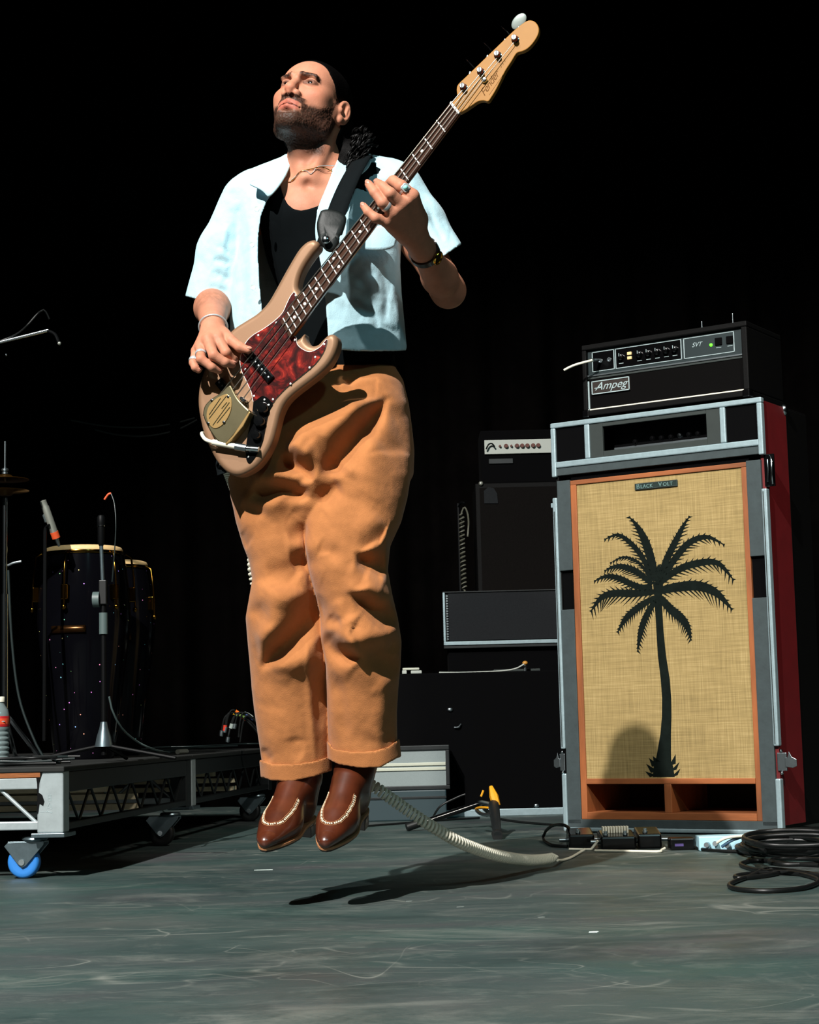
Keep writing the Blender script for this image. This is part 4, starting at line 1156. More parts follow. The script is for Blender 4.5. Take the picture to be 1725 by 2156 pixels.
# black loops
def loop(cx, cy, rx, ry, z, n=26, ph=0.0, wob=0.06, turns=1.0):
    P = []
    for i in range(n + 1):
        a = ph + 2 * math.pi * turns * i / n
        w = 1 + wob * math.sin(2.3 * a + ph * 5)
        P.append(on_floor(cx + rx * w * math.cos(a), cy + ry * w * math.sin(a), z + 0.002 * math.sin(3 * a)))
    return P
random.seed(21)
cb = empty('cable_pile', on_floor(1650, 1800)); tag(cb, 'pile of coiled black stage cable at the right edge', 'cable')
for k in range(11):
    P = loop(1668 + random.uniform(-14, 14), 1788 - 2.2 * k + random.uniform(-3, 3), 98 + random.uniform(-16, 10), 15 + random.uniform(-4, 3), 0.006 + 0.0075 * k, ph=random.uniform(0, 6))
    MB().tube(spline(P, 90), 0.0058, 7).build('cable_turn', 'black_rubber', cb, smooth=60)
cl2 = empty('loose_loop', on_floor(1640, 1860)); tag(cl2, 'loose loops of black cable on the floor in front of the cable pile', 'cable')
for pp in ([(1725, 1822), (1660, 1818), (1605, 1812), (1570, 1815), (1562, 1822), (1600, 1833), (1660, 1838), (1740, 1845)],
           [(1760, 1850), (1700, 1838), (1620, 1830), (1585, 1843), (1545, 1857), (1537, 1866), (1560, 1873), (1620, 1876), (1690, 1870), (1722, 1858), (1715, 1848), (1660, 1836), (1600, 1838), (1560, 1842), (1548, 1846), (1560, 1849), (1610, 1844), (1640, 1838)],
           [(1750, 1812), (1700, 1808), (1640, 1808), (1620, 1814), (1650, 1820), (1720, 1818), (1760, 1812)]):
    MB().tube(spline([on_floor(x, y, 0.006) for x, y in pp], 110), 0.0058, 7).build('cable_run', 'black_rubber', cl2, smooth=60)
tubething('rising_cable', [([on_floor(1420, 1772, .006), on_floor(1480, 1788, .006), on_floor(1560, 1793, .006), on_floor(1620, 1790, .01)], 0.005, 24)], 'black_rubber', 'black cable running from the pedals past the direct box', 'cable')
tubething('rising_cable', [([on_floor(1570, 1772, .03), on_floor(1630, 1755, .06), on_floor(1680, 1745, .07), on_floor(1760, 1742, .06)], 0.005, 24)], 'black_rubber', 'black cable arching over the back of the cable pile', 'cable')
tubething('rising_cable', [([on_floor(1205, 1752, .03), on_floor(1190, 1738, .07), on_floor(1165, 1738, .06), on_floor(1148, 1752, .03), on_floor(1145, 1768, .006), on_floor(1165, 1780, .006), on_floor(1195, 1782, .006)], 0.005, 30)], 'black_rubber', 'black cable loop at the left end of the pedals', 'cable')
o = empty('power_block', on_floor(1435, 1790)); tag(o, 'small black power block with purple label between the pedals and the direct box', 'power supply')
p = on_floor(1412, 1791); Yp = p[1]
MB().box(p[0], p[0] + 0.075, Yp, Yp + 0.06, 0.0, 0.036).build('block_body', 'black_gloss', o, bevel=0.005)
MB().box(p[0] + 0.014, p[0] + 0.040, Yp - 0.0008, Yp + 0.004, 0.012, 0.020).build('label_plate', mat('purple_label', '#5a4a86', 0.5), o)
# ================================================================== soft-body modelling: distance fields to meshes
class Field:
    """dense distance grid; shapes are blended in, then meshed"""
    def __init__(s, lo, hi, h):
        s.lo = np.asarray(lo, dtype=np.float32)
        s.h = h
        s.n = np.ceil((np.asarray(hi) - s.lo) / h).astype(int) + 1
        s.ax = [s.lo[i] + h * np.arange(s.n[i], dtype=np.float32) for i in range(3)]
        s.d = np.full(s.n, 9.0, dtype=np.float32)
    def like(s):
        G = Field.__new__(Field)
        G.lo, G.h, G.n, G.ax = s.lo, s.h, s.n, s.ax
        G.d = np.full(s.n, 9.0, dtype=np.float32)
        return G
    def blend(s, G, k):
        h = np.clip(0.5 + 0.5 * (s.d - G.d) / k, 0, 1)
        s.d = s.d * (1 - h) + G.d * h - k * h * (1 - h)
    def sub(s, lo, hi):
        i0 = np.clip(np.floor((np.asarray(lo) - s.lo) / s.h).astype(int), 0, s.n)
        i1 = np.clip(np.ceil((np.asarray(hi) - s.lo) / s.h).astype(int) + 1, 0, s.n)
        if np.any(i1 <= i0):
            return None
        sl = tuple(slice(a, b) for a, b in zip(i0, i1))
        X = s.ax[0][sl[0]][:, None, None]
        Y = s.ax[1][sl[1]][None, :, None]
        Z = s.ax[2][sl[2]][None, None, :]
        return sl, X, Y, Z
    def put(s, sl, d, k, op):
        a = s.d[sl]
        if op == 'add':
            if k <= 0:
                s.d[sl] = np.minimum(a, d)
            else:
                h = np.clip(0.5 + 0.5 * (a - d) / k, 0, 1)
                s.d[sl] = a * (1 - h) + d * h - k * h * (1 - h)
        else:
            d = -d
            if k <= 0:
                s.d[sl] = np.maximum(a, d)
            else:
                h = np.clip(0.5 - 0.5 * (a - d) / k, 0, 1)
                s.d[sl] = a * (1 - h) + d * h + k * h * (1 - h)
    def cone(s, a, b, ra, rb, k=0.01, op='add'):
        a, b = np.asarray(a, dtype=np.float32), np.asarray(b, dtype=np.float32)
        m = max(ra, rb) + max(k, 0) * 1.5 + 3 * s.h
        q = s.sub(np.minimum(a, b) - m, np.maximum(a, b) + m)
        if q is None: return s
        sl, X, Y, Z = q
        ba = b - a
        l2 = float(ba @ ba) + 1e-12
        t = np.clip(((X - a[0]) * ba[0] + (Y - a[1]) * ba[1] + (Z - a[2]) * ba[2]) / l2, 0, 1)
        d = np.sqrt((X - a[0] - ba[0] * t) ** 2 + (Y - a[1] - ba[1] * t) ** 2 + (Z - a[2] - ba[2] * t) ** 2) - (ra + (rb - ra) * t)
        s.put(sl, d, k, op)
        return s
    def chain(s, pts, rad, k=0.01, op='add'):
        for i in range(len(pts) - 1):
            s.cone(pts[i], pts[i + 1], rad[i], rad[i + 1], k, op)
        return s
    def ell(s, c, r, R=None, k=0.01, op='add'):
        """ellipsoid, columns of R are its axes"""
        c = np.asarray(c, dtype=np.float32)
        r = np.asarray(r, dtype=np.float32)
        m = float(r.max()) + max(k, 0) * 1.5 + 3 * s.h
        q = s.sub(c - m, c + m)
        if q is None: return s
        sl, X, Y, Z = q
        if R is None:
            u, v, w = (X - c[0]), (Y - c[1]), (Z - c[2])
        else:
            R = np.asarray(R, dtype=np.float32)
            x, y, z = X - c[0], Y - c[1], Z - c[2]
            u = x * R[0, 0] + y * R[1, 0] + z * R[2, 0]
            v = x * R[0, 1] + y * R[1, 1] + z * R[2, 1]
            w = x * R[0, 2] + y * R[1, 2] + z * R[2, 2]
        k0 = np.sqrt((u / r[0]) ** 2 + (v / r[1]) ** 2 + (w / r[2]) ** 2)
        k1 = np.sqrt((u / r[0] ** 2) ** 2 + (v / r[1] ** 2) ** 2 + (w / r[2] ** 2) ** 2) + 1e-6
        s.put(sl, k0 * (k0 - 1) / k1, k, op)
        return s
    def func(s, f, k=0.0, op='add', lo=None, hi=None):
        q = s.sub(s.lo if lo is None else lo, s.lo + s.h * (s.n - 1) if hi is None else hi)
        sl, X, Y, Z = q
        s.put(sl, f(X, Y, Z), k, op)
        return s
    def mesh(s, smooth=1):
        d = s.d
        ins = d < 0
        c = np.zeros(tuple(s.n - 1), dtype=np.uint8)
        offs = [(i, j, k) for i in (0, 1) for j in (0, 1) for k in (0, 1)]
        for o in offs:
            c += ins[o[0]:o[0] + s.n[0] - 1, o[1]:o[1] + s.n[1] - 1, o[2]:o[2] + s.n[2] - 1]
        I = np.argwhere((c > 0) & (c < 8))
        val = np.stack([d[I[:, 0] + o[0], I[:, 1] + o[1], I[:, 2] + o[2]] for o in offs], 1)
        acc = np.zeros((len(I), 3))
        cnt = np.zeros(len(I))
        O = np.array(offs, dtype=float)
        for a in range(8):
            for b in range(a + 1, 8):
                if np.abs(O[a] - O[b]).sum() != 1:
                    continue
                va, vb = val[:, a], val[:, b]
                m = (va < 0) != (vb < 0)
                t = np.where(m, va / np.where(m, va - vb, 1), 0)
                acc += np.where(m[:, None], O[a] + (O[b] - O[a]) * t[:, None], 0)
                cnt += m
        V = s.lo + s.h * (I + acc / cnt[:, None])
        idx = np.full(tuple(s.n - 1), -1, dtype=np.int32)
        idx[I[:, 0], I[:, 1], I[:, 2]] = np.arange(len(I))
        quads = []
        for ax in range(3):
            A = [slice(None)] * 3
            B = [slice(None)] * 3
            A[ax], B[ax] = slice(0, -1), slice(1, None)
            ea, eb = ins[tuple(A)], ins[tuple(B)]
            E = np.argwhere(ea != eb)
            o1, o2 = (ax + 1) % 3, (ax + 2) % 3
            ok = (E[:, o1] > 0) & (E[:, o2] > 0) & (E[:, o1] < s.n[o1] - 1) & (E[:, o2] < s.n[o2] - 1)
            E = E[ok]
            flip = ea[E[:, 0], E[:, 1], E[:, 2]]
            def cell(d1, d2):
                C = E.copy()
                C[:, o1] -= d1
                C[:, o2] -= d2
                return idx[C[:, 0], C[:, 1], C[:, 2]]
            q = np.stack([cell(0, 0), cell(1, 0), cell(1, 1), cell(0, 1)], 1)
            q[~flip] = q[~flip][:, ::-1]
            quads.append(q)
        Q = np.concatenate(quads)
        Q = Q[(Q >= 0).all(1)]
        fc = np.cross(V[Q[:, 2]] - V[Q[:, 0]], V[Q[:, 3]] - V[Q[:, 1]])
        if (fc * V[Q].mean(1)).sum() < 0:      # signed volume: keep faces pointing outwards
            Q = Q[:, ::-1]
        for _ in range(smooth):
            V = lap(V, Q, 0.5)
        return V, Q

def lap(V, Q, f):
    s = np.zeros_like(V)
    n = np.zeros(len(V))
    for a, b in ((0, 1), (1, 2), (2, 3), (3, 0)):
        np.add.at(s, Q[:, a], V[Q[:, b]]); np.add.at(n, Q[:, a], 1)
        np.add.at(s, Q[:, b], V[Q[:, a]]); np.add.at(n, Q[:, b], 1)
    return V + f * (s / np.maximum(n, 1)[:, None] - V)

def normals(V, Q):
    fn = np.cross(V[Q[:, 2]] - V[Q[:, 0]], V[Q[:, 3]] - V[Q[:, 1]])
    N = np.zeros_like(V)
    for a in range(4):
        np.add.at(N, Q[:, a], fn)
    return N / (np.linalg.norm(N, axis=1)[:, None] + 1e-12)

def np_mesh(name, V, Q, col=None):
    me = bpy.data.meshes.new(name)
    me.vertices.add(len(V))
    me.vertices.foreach_set('co', np.asarray(V, dtype=np.float32).ravel())
    me.loops.add(Q.size)
    me.loops.foreach_set('vertex_index', Q.astype(np.int32).ravel())
    me.polygons.add(len(Q))
    me.polygons.foreach_set('loop_start', np.arange(0, Q.size, 4, dtype=np.int32))
    me.polygons.foreach_set('loop_total', np.full(len(Q), 4, dtype=np.int32))
    me.polygons.foreach_set('use_smooth', np.ones(len(Q), dtype=bool))
    me.update(calc_edges=True)
    if col is not None:
        at_ = me.attributes.new('Col', 'FLOAT_COLOR', 'POINT')
        c4 = np.ones((len(V), 4), dtype=np.float32)
        c4[:, :3] = col
        at_.data.foreach_set('color', c4.ravel())
    return me

def sstep(a, b, x):
    t = np.clip((x - a) / (b - a), 0, 1)
    return t * t * (3 - 2 * t)

def poly_sdf(PX, PY, poly):
    """signed distance to a 2D polygon, negative inside"""
    P = np.asarray(poly, dtype=np.float32)
    d = np.full(np.shape(PX), 1e9, dtype=np.float32)
    sg = np.ones(np.shape(PX), dtype=np.float32)
    n = len(P)
    for i in range(n):
        a, b = P[i], P[i - 1]
        e = b - a
        wx, wy = PX - a[0], PY - a[1]
        t = np.clip((wx * e[0] + wy * e[1]) / (e @ e), 0, 1)
        d = np.minimum(d, (wx - e[0] * t) ** 2 + (wy - e[1] * t) ** 2)
        c1, c2, c3 = PY >= a[1], PY < b[1], e[0] * wy > e[1] * wx
        f = (c1 & c2 & c3) | (~c1 & ~c2 & ~c3)
        sg = np.where(f, -sg, sg)
    return sg * np.sqrt(d)

def seg_dist(PX, PY, pts):
    """distance to a polyline and position along it 0..1"""
    P = np.asarray(pts, dtype=np.float32)
    L = np.linalg.norm(np.diff(P, axis=0), axis=1)
    cum = np.concatenate([[0], np.cumsum(L)]) / L.sum()
    best = np.full(np.shape(PX), 1e9, dtype=np.float32)
    pos = np.zeros(np.shape(PX), dtype=np.float32)
    side = np.zeros(np.shape(PX), dtype=np.float32)
    for i in range(len(P) - 1):
        a, e = P[i], P[i + 1] - P[i]
        wx, wy = PX - a[0], PY - a[1]
        t = np.clip((wx * e[0] + wy * e[1]) / (e @ e), 0, 1)
        dd = np.sqrt((wx - e[0] * t) ** 2 + (wy - e[1] * t) ** 2)
        m = dd < best
        best = np.where(m, dd, best)
        pos = np.where(m, cum[i] + (cum[i + 1] - cum[i]) * t, pos)
        side = np.where(m, np.sign(e[0] * wy - e[1] * wx), side)
    return best, pos, side

def value_noise(P, scale, seed=0):
    """smooth 3D value noise, -1..1"""
    q = P * scale
    i = np.floor(q).astype(np.int64)
    f = q - i
    f = f * f * (3 - 2 * f)
    def hsh(a):
        x = (a[:, 0] * 374761393 + a[:, 1] * 668265263 + a[:, 2] * 2147483647 + seed * 1274126177) & 0xFFFFFFFF
        x = ((x ^ (x >> 13)) * 1274126177) & 0xFFFFFFFF
        return ((x ^ (x >> 16)) & 0xFFFF) / 32767.5 - 1
    r = 0
    for dx in (0, 1):
        for dy in (0, 1):
            for dz in (0, 1):
                w = (f[:, 0] if dx else 1 - f[:, 0]) * (f[:, 1] if dy else 1 - f[:, 1]) * (f[:, 2] if dz else 1 - f[:, 2])
                r = r + w * hsh(i + np.array([dx, dy, dz]))
    return r
# ================================================================== the guitarist, caught in mid jump
YM = 4.05
def B(px, py, dy=0.0):
    """a point of the guitarist: picture position, dy metres behind (+) or in front (-) of his mid plane"""
    return at(px, py, YM + dy)
PXM = YM / FPX     # metres per picture pixel at his distance

def projg(X, Y, Z):
    w = X * CF[0] + Y * CF[1] + (Z - CAMH) * CF[2]
    return (862.5 + FPX * (X * CR[0] + Y * CR[1] + (Z - CAMH) * CR[2]) / w, 1078.0 - FPX * (X * CU[0] + Y * CU[1] + (Z - CAMH) * CU[2]) / w)

SKIN = np.array(srgb('#b97d63'))
def skin_material():
    m = mat('skin', '#c98d68', 0.55, attr='Col', var=0.06, scale=60, bump=0.12, bscale=420, spec=0.22)
    b = m.node_tree.nodes['Principled BSDF']
    b.inputs['Subsurface Weight'].default_value = 0.08
    b.inputs['Subsurface Radius'].default_value = (0.006, 0.002, 0.001)
    return m
skin_material()

# ---- head frame: turned to the left of the picture, chin raised
yaw, pit, rol = math.radians(21), math.radians(20), math.radians(7.5)
hx = np.array([math.cos(yaw), -math.sin(yaw), 0])
hf0 = np.array([-math.sin(yaw), -math.cos(yaw), 0])
hy = hf0 * math.cos(pit) + np.array([0, 0, math.sin(pit)])
hz = -hf0 * math.sin(pit) + np.array([0, 0, math.cos(pit)])
hx, hz = hx * math.cos(rol) - hz * math.sin(rol), hz * math.cos(rol) + hx * math.sin(rol)
HR = np.stack([hx, hy, hz], 1)
HC = B(629, 178, -0.065) - HR @ np.array([0, 0.078, 0.0])
HS = 1.0
def Hd(x, y, z):
    return HC + HR @ (np.array([x, y, z]) * HS)
PERSON_BASE = np.array([B(680, 1780)[0], YM, B(680, 1780)[2]])

def head_shapes(F):
    e, c = F.ell, F.cone
    def E(p, r, k=0.012, op='add', R=None):
        F.ell(Hd(*p), np.array(r) * HS, HR if R is None else HR @ R, k, op)
    def C(p, q, a, b_, k=0.012, op='add'):
        F.cone(Hd(*p), Hd(*q), a, b_, k, op)
    E((0, -0.018, 0.034), (0.075, 0.094, 0.072), 0.0)                     # cranium
    E((0, 0.032, 0.026), (0.066, 0.058, 0.058), 0.02)                     # forehead
    E((0, 0.022, -0.030), (0.064, 0.070, 0.070), 0.02)                    # mid face
    E((0, 0.028, -0.068), (0.049, 0.062, 0.046), 0.02)                    # jaw block
    C((0.0, 0.070, -0.098), (0.0, 0.080, -0.096), 0.020, 0.018, 0.02)     # chin
    for s in (-1, 1):
        C((0.013 * s, 0.076, -0.100), (0.050 * s, 0.010, -0.076), 0.017, 0.016, 0.02)   # jaw line
        C((0.052 * s, 0.010, -0.078), (0.064 * s, -0.004, -0.020), 0.016, 0.014, 0.02)
        E((0.044 * s, 0.056, -0.022), (0.020, 0.021, 0.016), 0.020)       # cheek bone
        E((0.049 * s, 0.026, -0.032), (0.0185, 0.036, 0.036), 0.02)           # cheek
        C((0.011 * s, 0.0950, 0.0120), (0.041 * s, 0.0835, 0.0145), 0.0098, 0.0066, 0.012)    # brow
        E((0.030 * s, 0.096, 0.001), (0.017, 0.016, 0.0105), 0.012, 'sub')  # eye socket
    # nose
    C((0, 0.088, 0.008), (0, 0.106, -0.028), 0.0085, 0.0120, 0.008)
    E((0, 0.1075, -0.0325), (0.0125, 0.0110, 0.0105), 0.006)
    for s in (-1, 1):
        E((0.0155 * s, 0.0965, -0.041), (0.0090, 0.011, 0.0090), 0.006)
    E((0, 0.098, -0.043), (0.008, 0.014, 0.008), 0.006)
    # muzzle and lips
    E((0, 0.078, -0.066), (0.030, 0.022, 0.024), 0.016)
    C((-0.025, 0.082, -0.0690), (0, 0.0965, -0.0615), 0.0040, 0.0062, 0.004)
    C((0.025, 0.082, -0.0690), (0, 0.0965, -0.0615), 0.0040, 0.0062, 0.004)
    C((-0.021, 0.083, -0.0770), (0, 0.0945, -0.0765), 0.0045, 0.0072, 0.005)
    C((0.021, 0.083, -0.0770), (0, 0.0945, -0.0765), 0.0045, 0.0072, 0.005)
    C((-0.029, 0.086, -0.0755), (0, 0.104, -0.0690), 0.0018, 0.0022, 0.002, 'sub')
    C((0.029, 0.086, -0.0755), (0, 0.104, -0.0690), 0.0018, 0.0022, 0.002, 'sub')
    E((0, 0.099, -0.088), (0.018, 0.008, 0.005), 0.008, 'sub')
    for s in (-1, 1):
        E((0.0075 * s, 0.1005, -0.0500), (0.0055, 0.0065, 0.0055), 0.003, 'sub')        # nostril
        E((0.031 * s, 0.0735, 0.000), (0.0150, 0.0145, 0.0140), 0.004)                 # lids
        E((0.031 * s, 0.0890, 0.0000), (0.0132, 0.0085, 0.0040), 0.003, 'sub')         # eye opening
    # brow furrow
    C((0.004, 0.101, 0.022), (0.005, 0.098, 0.036), 0.0025, 0.002, 0.004, 'sub')
    C((-0.004, 0.101, 0.022), (-0.005, 0.098, 0.036), 0.0025, 0.002, 0.004, 'sub')
    # ears
    for s in (-1, 1):
        a = 0.35 * s
        R = np.array([[math.cos(a), -math.sin(a), 0], [math.sin(a), math.cos(a), 0], [0, 0, 1.0]])
        E((0.0800 * s, -0.018, -0.012), (0.0085, 0.020, 0.032), 0.006, R=R)
        E((0.0860 * s, -0.014, -0.008), (0.0065, 0.0125, 0.0215), 0.004, 'sub', R=R)
        C((0.0835 * s, -0.022, -0.018), (0.0840 * s, -0.022, 0.004), 0.0035, 0.003, 0.004)
        E((0.0790 * s, -0.010, -0.038), (0.0075, 0.0095, 0.010), 0.005)
        E((0.0780 * s, -0.002, -0.016), (0.006, 0.006, 0.007), 0.004)

NK = B(664, 352, 0.035)      # base of the neck
def neck_shapes(F):
    F.cone(Hd(0, -0.030, -0.045), NK, 0.058, 0.061, 0.02)
    F.cone(Hd(0, 0.010, -0.090), B(648, 345, -0.012), 0.036, 0.034, 0.02)
    F.ell(B(633, 322, -0.035), (0.013, 0.014, 0.015), None, 0.014)       # Adam's apple
    F.cone(Hd(0.058, -0.030, -0.050), B(655, 372, -0.055), 0.016, 0.011, 0.012)   # neck muscle
    F.cone(Hd(-0.055, -0.030, -0.050), B(640, 372, -0.055), 0.014, 0.010, 0.012)

def torso_shapes(F):
    F.ell(B(690, 480, 0.045), (0.150, 0.100, 0.175), None, 0.02)
    F.ell(B(640, 455, -0.005), (0.075, 0.070, 0.075), None, 0.05)
    F.ell(B(745, 455, -0.005), (0.070, 0.065, 0.075), None, 0.05)
    F.cone(B(700, 560, 0.05), B(712, 760, 0.055), 0.118, 0.112, 0.05)
    F.cone(B(560, 408, 0.045), B(664, 372, 0.045), 0.052, 0.045, 0.05)     # shoulders
    F.cone(B(795, 388, 0.045), B(664, 372, 0.045), 0.052, 0.045, 0.05)
    F.cone(B(575, 398, -0.025), B(640, 385, -0.050), 0.011, 0.009, 0.025)  # collar bones
    F.cone(B(755, 378, -0.030), B(662, 385, -0.050), 0.011, 0.009, 0.025)
    F.ell(B(648, 384, -0.072), (0.012, 0.014, 0.013), None, 0.014, 'sub')

# arms (shoulder, elbow, wrist)
RSH, REL, RWR = B(528, 432, 0.05), B(446, 628, 0.075), B(449, 690, -0.160)
LSH, LEL, LWR = B(832, 412, 0.05), B(944, 612, 0.02), B(889, 524, -0.190)
def arm_shapes(F):
    F.chain([RSH, (RSH + REL) / 2, REL], [0.052, 0.047, 0.040], 0.02)
    F.chain([REL, REL + (RWR - REL) * 0.35, RWR], [0.040, 0.041, 0.027], 0.02)
    F.chain([LSH, (LSH + LEL) / 2, LEL], [0.052, 0.047, 0.040], 0.02)
    F.chain([LEL, LEL + (LWR - LEL) * 0.35, LWR], [0.040, 0.041, 0.028], 0.02)

def leg_shapes(F):
    hip1, kn1, an1 = B(610, 930, 0.02), B(592, 1225, 0.0), B(636, 1590, 0.10)
    hip2, kn2, an2 = B(765, 930, 0.02), B(744, 1235, -0.02), B(754, 1565, 0.09)
    F.ell(B(700, 850, 0.03), (0.14, 0.09, 0.13), None, 0.03)
    for a, k, n in ((hip1, kn1, an1), (hip2, kn2, an2)):
        F.chain([a, k, k + (n - k) * 0.3, n], [0.065, 0.040, 0.040, 0.032], 0.03)

RHO, LHO = 0.030, -0.034     # hands moved with the bass
# ---- right hand (left in the picture), plucking
rk = [B(459, 712, -0.232 + RHO), B(438, 715, -0.238 + RHO), B(423, 729, -0.230 + RHO), B(413, 739, -0.218 + RHO)]   # knuckles
def right_hand(F):
    w = RWR
    F.chain([w + (REL - w) * 0.25, w], [0.029, 0.0265], 0.012)
    for q, r in zip(rk, (0.0135, 0.0135, 0.0125, 0.0115)):
        F.cone(w, q, 0.019, r, 0.012)
    F.cone(w, B(472, 706, -0.215 + RHO), 0.017, 0.014, 0.012)
    fing = [([rk[0], B(476, 742, -0.252 + RHO), B(489, 757, -0.236 + RHO), B(497, 757, -0.212 + RHO)], [0.0124, 0.0110, 0.0097, 0.0082]),
            ([rk[1], B(450, 748, -0.268 + RHO), B(474, 763, -0.264 + RHO), B(489, 767, -0.250 + RHO)], [0.0128, 0.0113, 0.0099, 0.0086]),
            ([rk[2], B(423, 756, -0.262 + RHO), B(446, 773, -0.262 + RHO), B(461, 780, -0.250 + RHO)], [0.0118, 0.0105, 0.0092, 0.0082]),
            ([rk[3], B(407, 764, -0.240 + RHO), B(411, 774, -0.246 + RHO), B(418, 779, -0.244 + RHO)], [0.0103, 0.0090, 0.0082, 0.0074]),
            ([B(470, 702, -0.210 + RHO), B(486, 717, -0.232 + RHO), B(505, 731, -0.246 + RHO), B(523, 737, -0.250 + RHO)], [0.0147, 0.0124, 0.0110, 0.0084])]
    for p, r in fing:
        F.blend(F.like().chain(p, r, 0.0035), 0.004)
    F.cone(w, B(452, 725, -0.245 + RHO), 0.005, 0.003, 0.010)       # tendons
    F.cone(w, B(438, 727, -0.245 + RHO), 0.005, 0.003, 0.010)

# ---- left hand (right in the picture), on the neck of the bass
lk = [B(868, 413, -0.292 + LHO), B(846, 431, -0.296 + LHO), B(828, 448, -0.292 + LHO), B(815, 466, -0.280 + LHO)]
def left_hand(F):
    w = LWR
    F.chain([w + (LEL - w) * 0.25, w], [0.030, 0.0275], 0.012)
    for q, r in zip(lk, (0.0165, 0.0160, 0.0152, 0.0142)):
        F.cone(w, q, 0.022, r, 0.014)
    F.cone(B(878, 460, -0.225 + LHO), B(862, 425, -0.270 + LHO), 0.024, 0.018, 0.014)
    F.cone(B(858, 490, -0.215 + LHO), B(832, 470, -0.255 + LHO), 0.022, 0.018, 0.014)
    fing = [([lk[0], B(845, 392, -0.300 + LHO), B(828, 381, -0.284 + LHO), B(820, 386, -0.262 + LHO)], [0.0145, 0.0133, 0.0119, 0.0102]),
            ([lk[1], B(822, 407, -0.318 + LHO), B(806, 393, -0.306 + LHO), B(796, 386, -0.282 + LHO)], [0.0140, 0.0124, 0.0111, 0.0096]),
            ([lk[2], B(806, 427, -0.312 + LHO), B(789, 405, -0.308 + LHO), B(777, 388, -0.296 + LHO)], [0.0133, 0.0118, 0.0106, 0.0090]),
            ([lk[3], B(791, 459, -0.296 + LHO), B(775, 446, -0.294 + LHO), B(766, 434, -0.288 + LHO)], [0.0122, 0.0106, 0.0093, 0.0079]),
            ([B(872, 455, -0.215 + LHO), B(858, 430, -0.205 + LHO), B(845, 408, -0.205 + LHO)], [0.0169, 0.0141, 0.0119])]
    for p, r in fing:
        F.blend(F.like().chain(p, r, 0.0035), 0.004)
    F.cone(w, B(862, 425, -0.298 + LHO), 0.006, 0.003, 0.010)
    F.cone(w, B(842, 440, -0.302 + LHO), 0.006, 0.003, 0.010)

def face_colors(V):
    P = ((V - HC) @ HR) / HS
    x, y, z = P[:, 0], P[:, 1], P[:, 2]
    ax_ = np.abs(x)
    col = np.tile(SKIN, (len(V), 1))
    nz = value_noise(V, 90, 1)
    nf = value_noise(V, 420, 2)
    col *= (1 + 0.06 * nz)[:, None]
    def mixc(w, c):
        col[:] = col * (1 - w[:, None]) + np.array(c) * w[:, None]
    red = sstep(0.03, 0.0, np.hypot(ax_ - 0.045, z + 0.025)) * sstep(0.02, 0.05, y)
    mixc(0.35 * red, srgb('#c0694e'))
    mixc(0.45 * sstep(0.022, 0.006, np.linalg.norm(P - np.array([0, 0.112, -0.038]), axis=1)), srgb('#c4755a'))
    mixc(0.5 * sstep(0.03, 0.008, np.linalg.norm(np.stack([ax_ - 0.081, y + 0.016, z + 0.012], 1), axis=1)), srgb('#cf8468'))
    # beard: cheeks below a line, jaw, chin, moustache
    line = np.interp(y, [0.004, 0.012, 0.020, 0.035, 0.055, 0.072, 0.080], [0.060, 0.010, -0.016, -0.038, -0.052, -0.058, -0.086])
    beard = sstep(0.009, -0.006, z - line + 0.004 * nz) * sstep(-0.020, -0.004, y) * sstep(-0.152, -0.128, z) * np.where(z > -0.05, sstep(0.0745, 0.0715, ax_), 1.0)
    must = sstep(0.038, 0.031, ax_) * sstep(-0.0600, -0.0560, z + 0.30 * np.maximum(ax_ - 0.006, 0)) * sstep(-0.0455, -0.049, z) * sstep(0.070, 0.080, y)
    corner = sstep(0.008, 0.003, np.abs(ax_ - 0.035)) * sstep(-0.092, -0.084, z) * sstep(-0.056, -0.062, z) * sstep(0.05, 0.06, y)
    must = np.maximum(must, corner)
    side = 0 * z
    dens = 0.98 + 0.10 * nf
    bw = np.clip(np.maximum(np.maximum(beard * 0.93, must * 0.9), side * 0.95) * dens, 0, 1)
    mixc(bw, srgb('#0e0806'))
    # grey-brown hairs on the chin
    mixc(np.clip(0.35 * beard * sstep(0.05, 0.08, y) * (nf > 0.25), 0, 1), srgb('#6b5647'))
    # lips
    lip = sstep(0.0285, 0.023, ax_) * sstep(-0.0850, -0.0805, z) * sstep(-0.0565, -0.060, z + 0.16 * ax_) * sstep(0.080, 0.088, y)
    mixc(0.75 * lip, srgb('#a8584a'))
    mixc(0.9 * lip * sstep(0.0022, 0.001, np.abs(z + 0.0693 + 0.22 * ax_)), srgb('#3a1512'))
    # eyebrows
    brow = sstep(0.0078, 0.0045, np.abs(z - 0.0160 - 0.14 * (ax_ - 0.012) + 0.9 * np.maximum(ax_ - 0.040, 0))) * sstep(0.008, 0.013, ax_) * sstep(0.054, 0.048, ax_) * sstep(0.03, 0.05, y)
    mixc(np.clip(brow * (0.85 + 0.3 * nf), 0, 1), srgb('#1a1210'))
    # lash line
    er = np.hypot((ax_ - 0.031) / 0.0155, (z - 0.0005) / 0.0068)
    mixc(0.7 * sstep(1.25, 1.0, er) * sstep(0.06, 0.07, y), srgb('#3a221a'))
    # nostril
    mixc(0.8 * sstep(0.0075, 0.0045, np.linalg.norm(np.stack([ax_ - 0.0062, y - 0.102, z + 0.049], 1), axis=1)), srgb('#2a120c'))
    # stubble shade under the jaw
    neckst = sstep(-0.100, -0.118, z) * sstep(-0.17, -0.14, z) * sstep(-0.02, 0.01, y)
    mixc(np.clip(0.55 * neckst, 0, 1), srgb('#3c261c'))
    return col

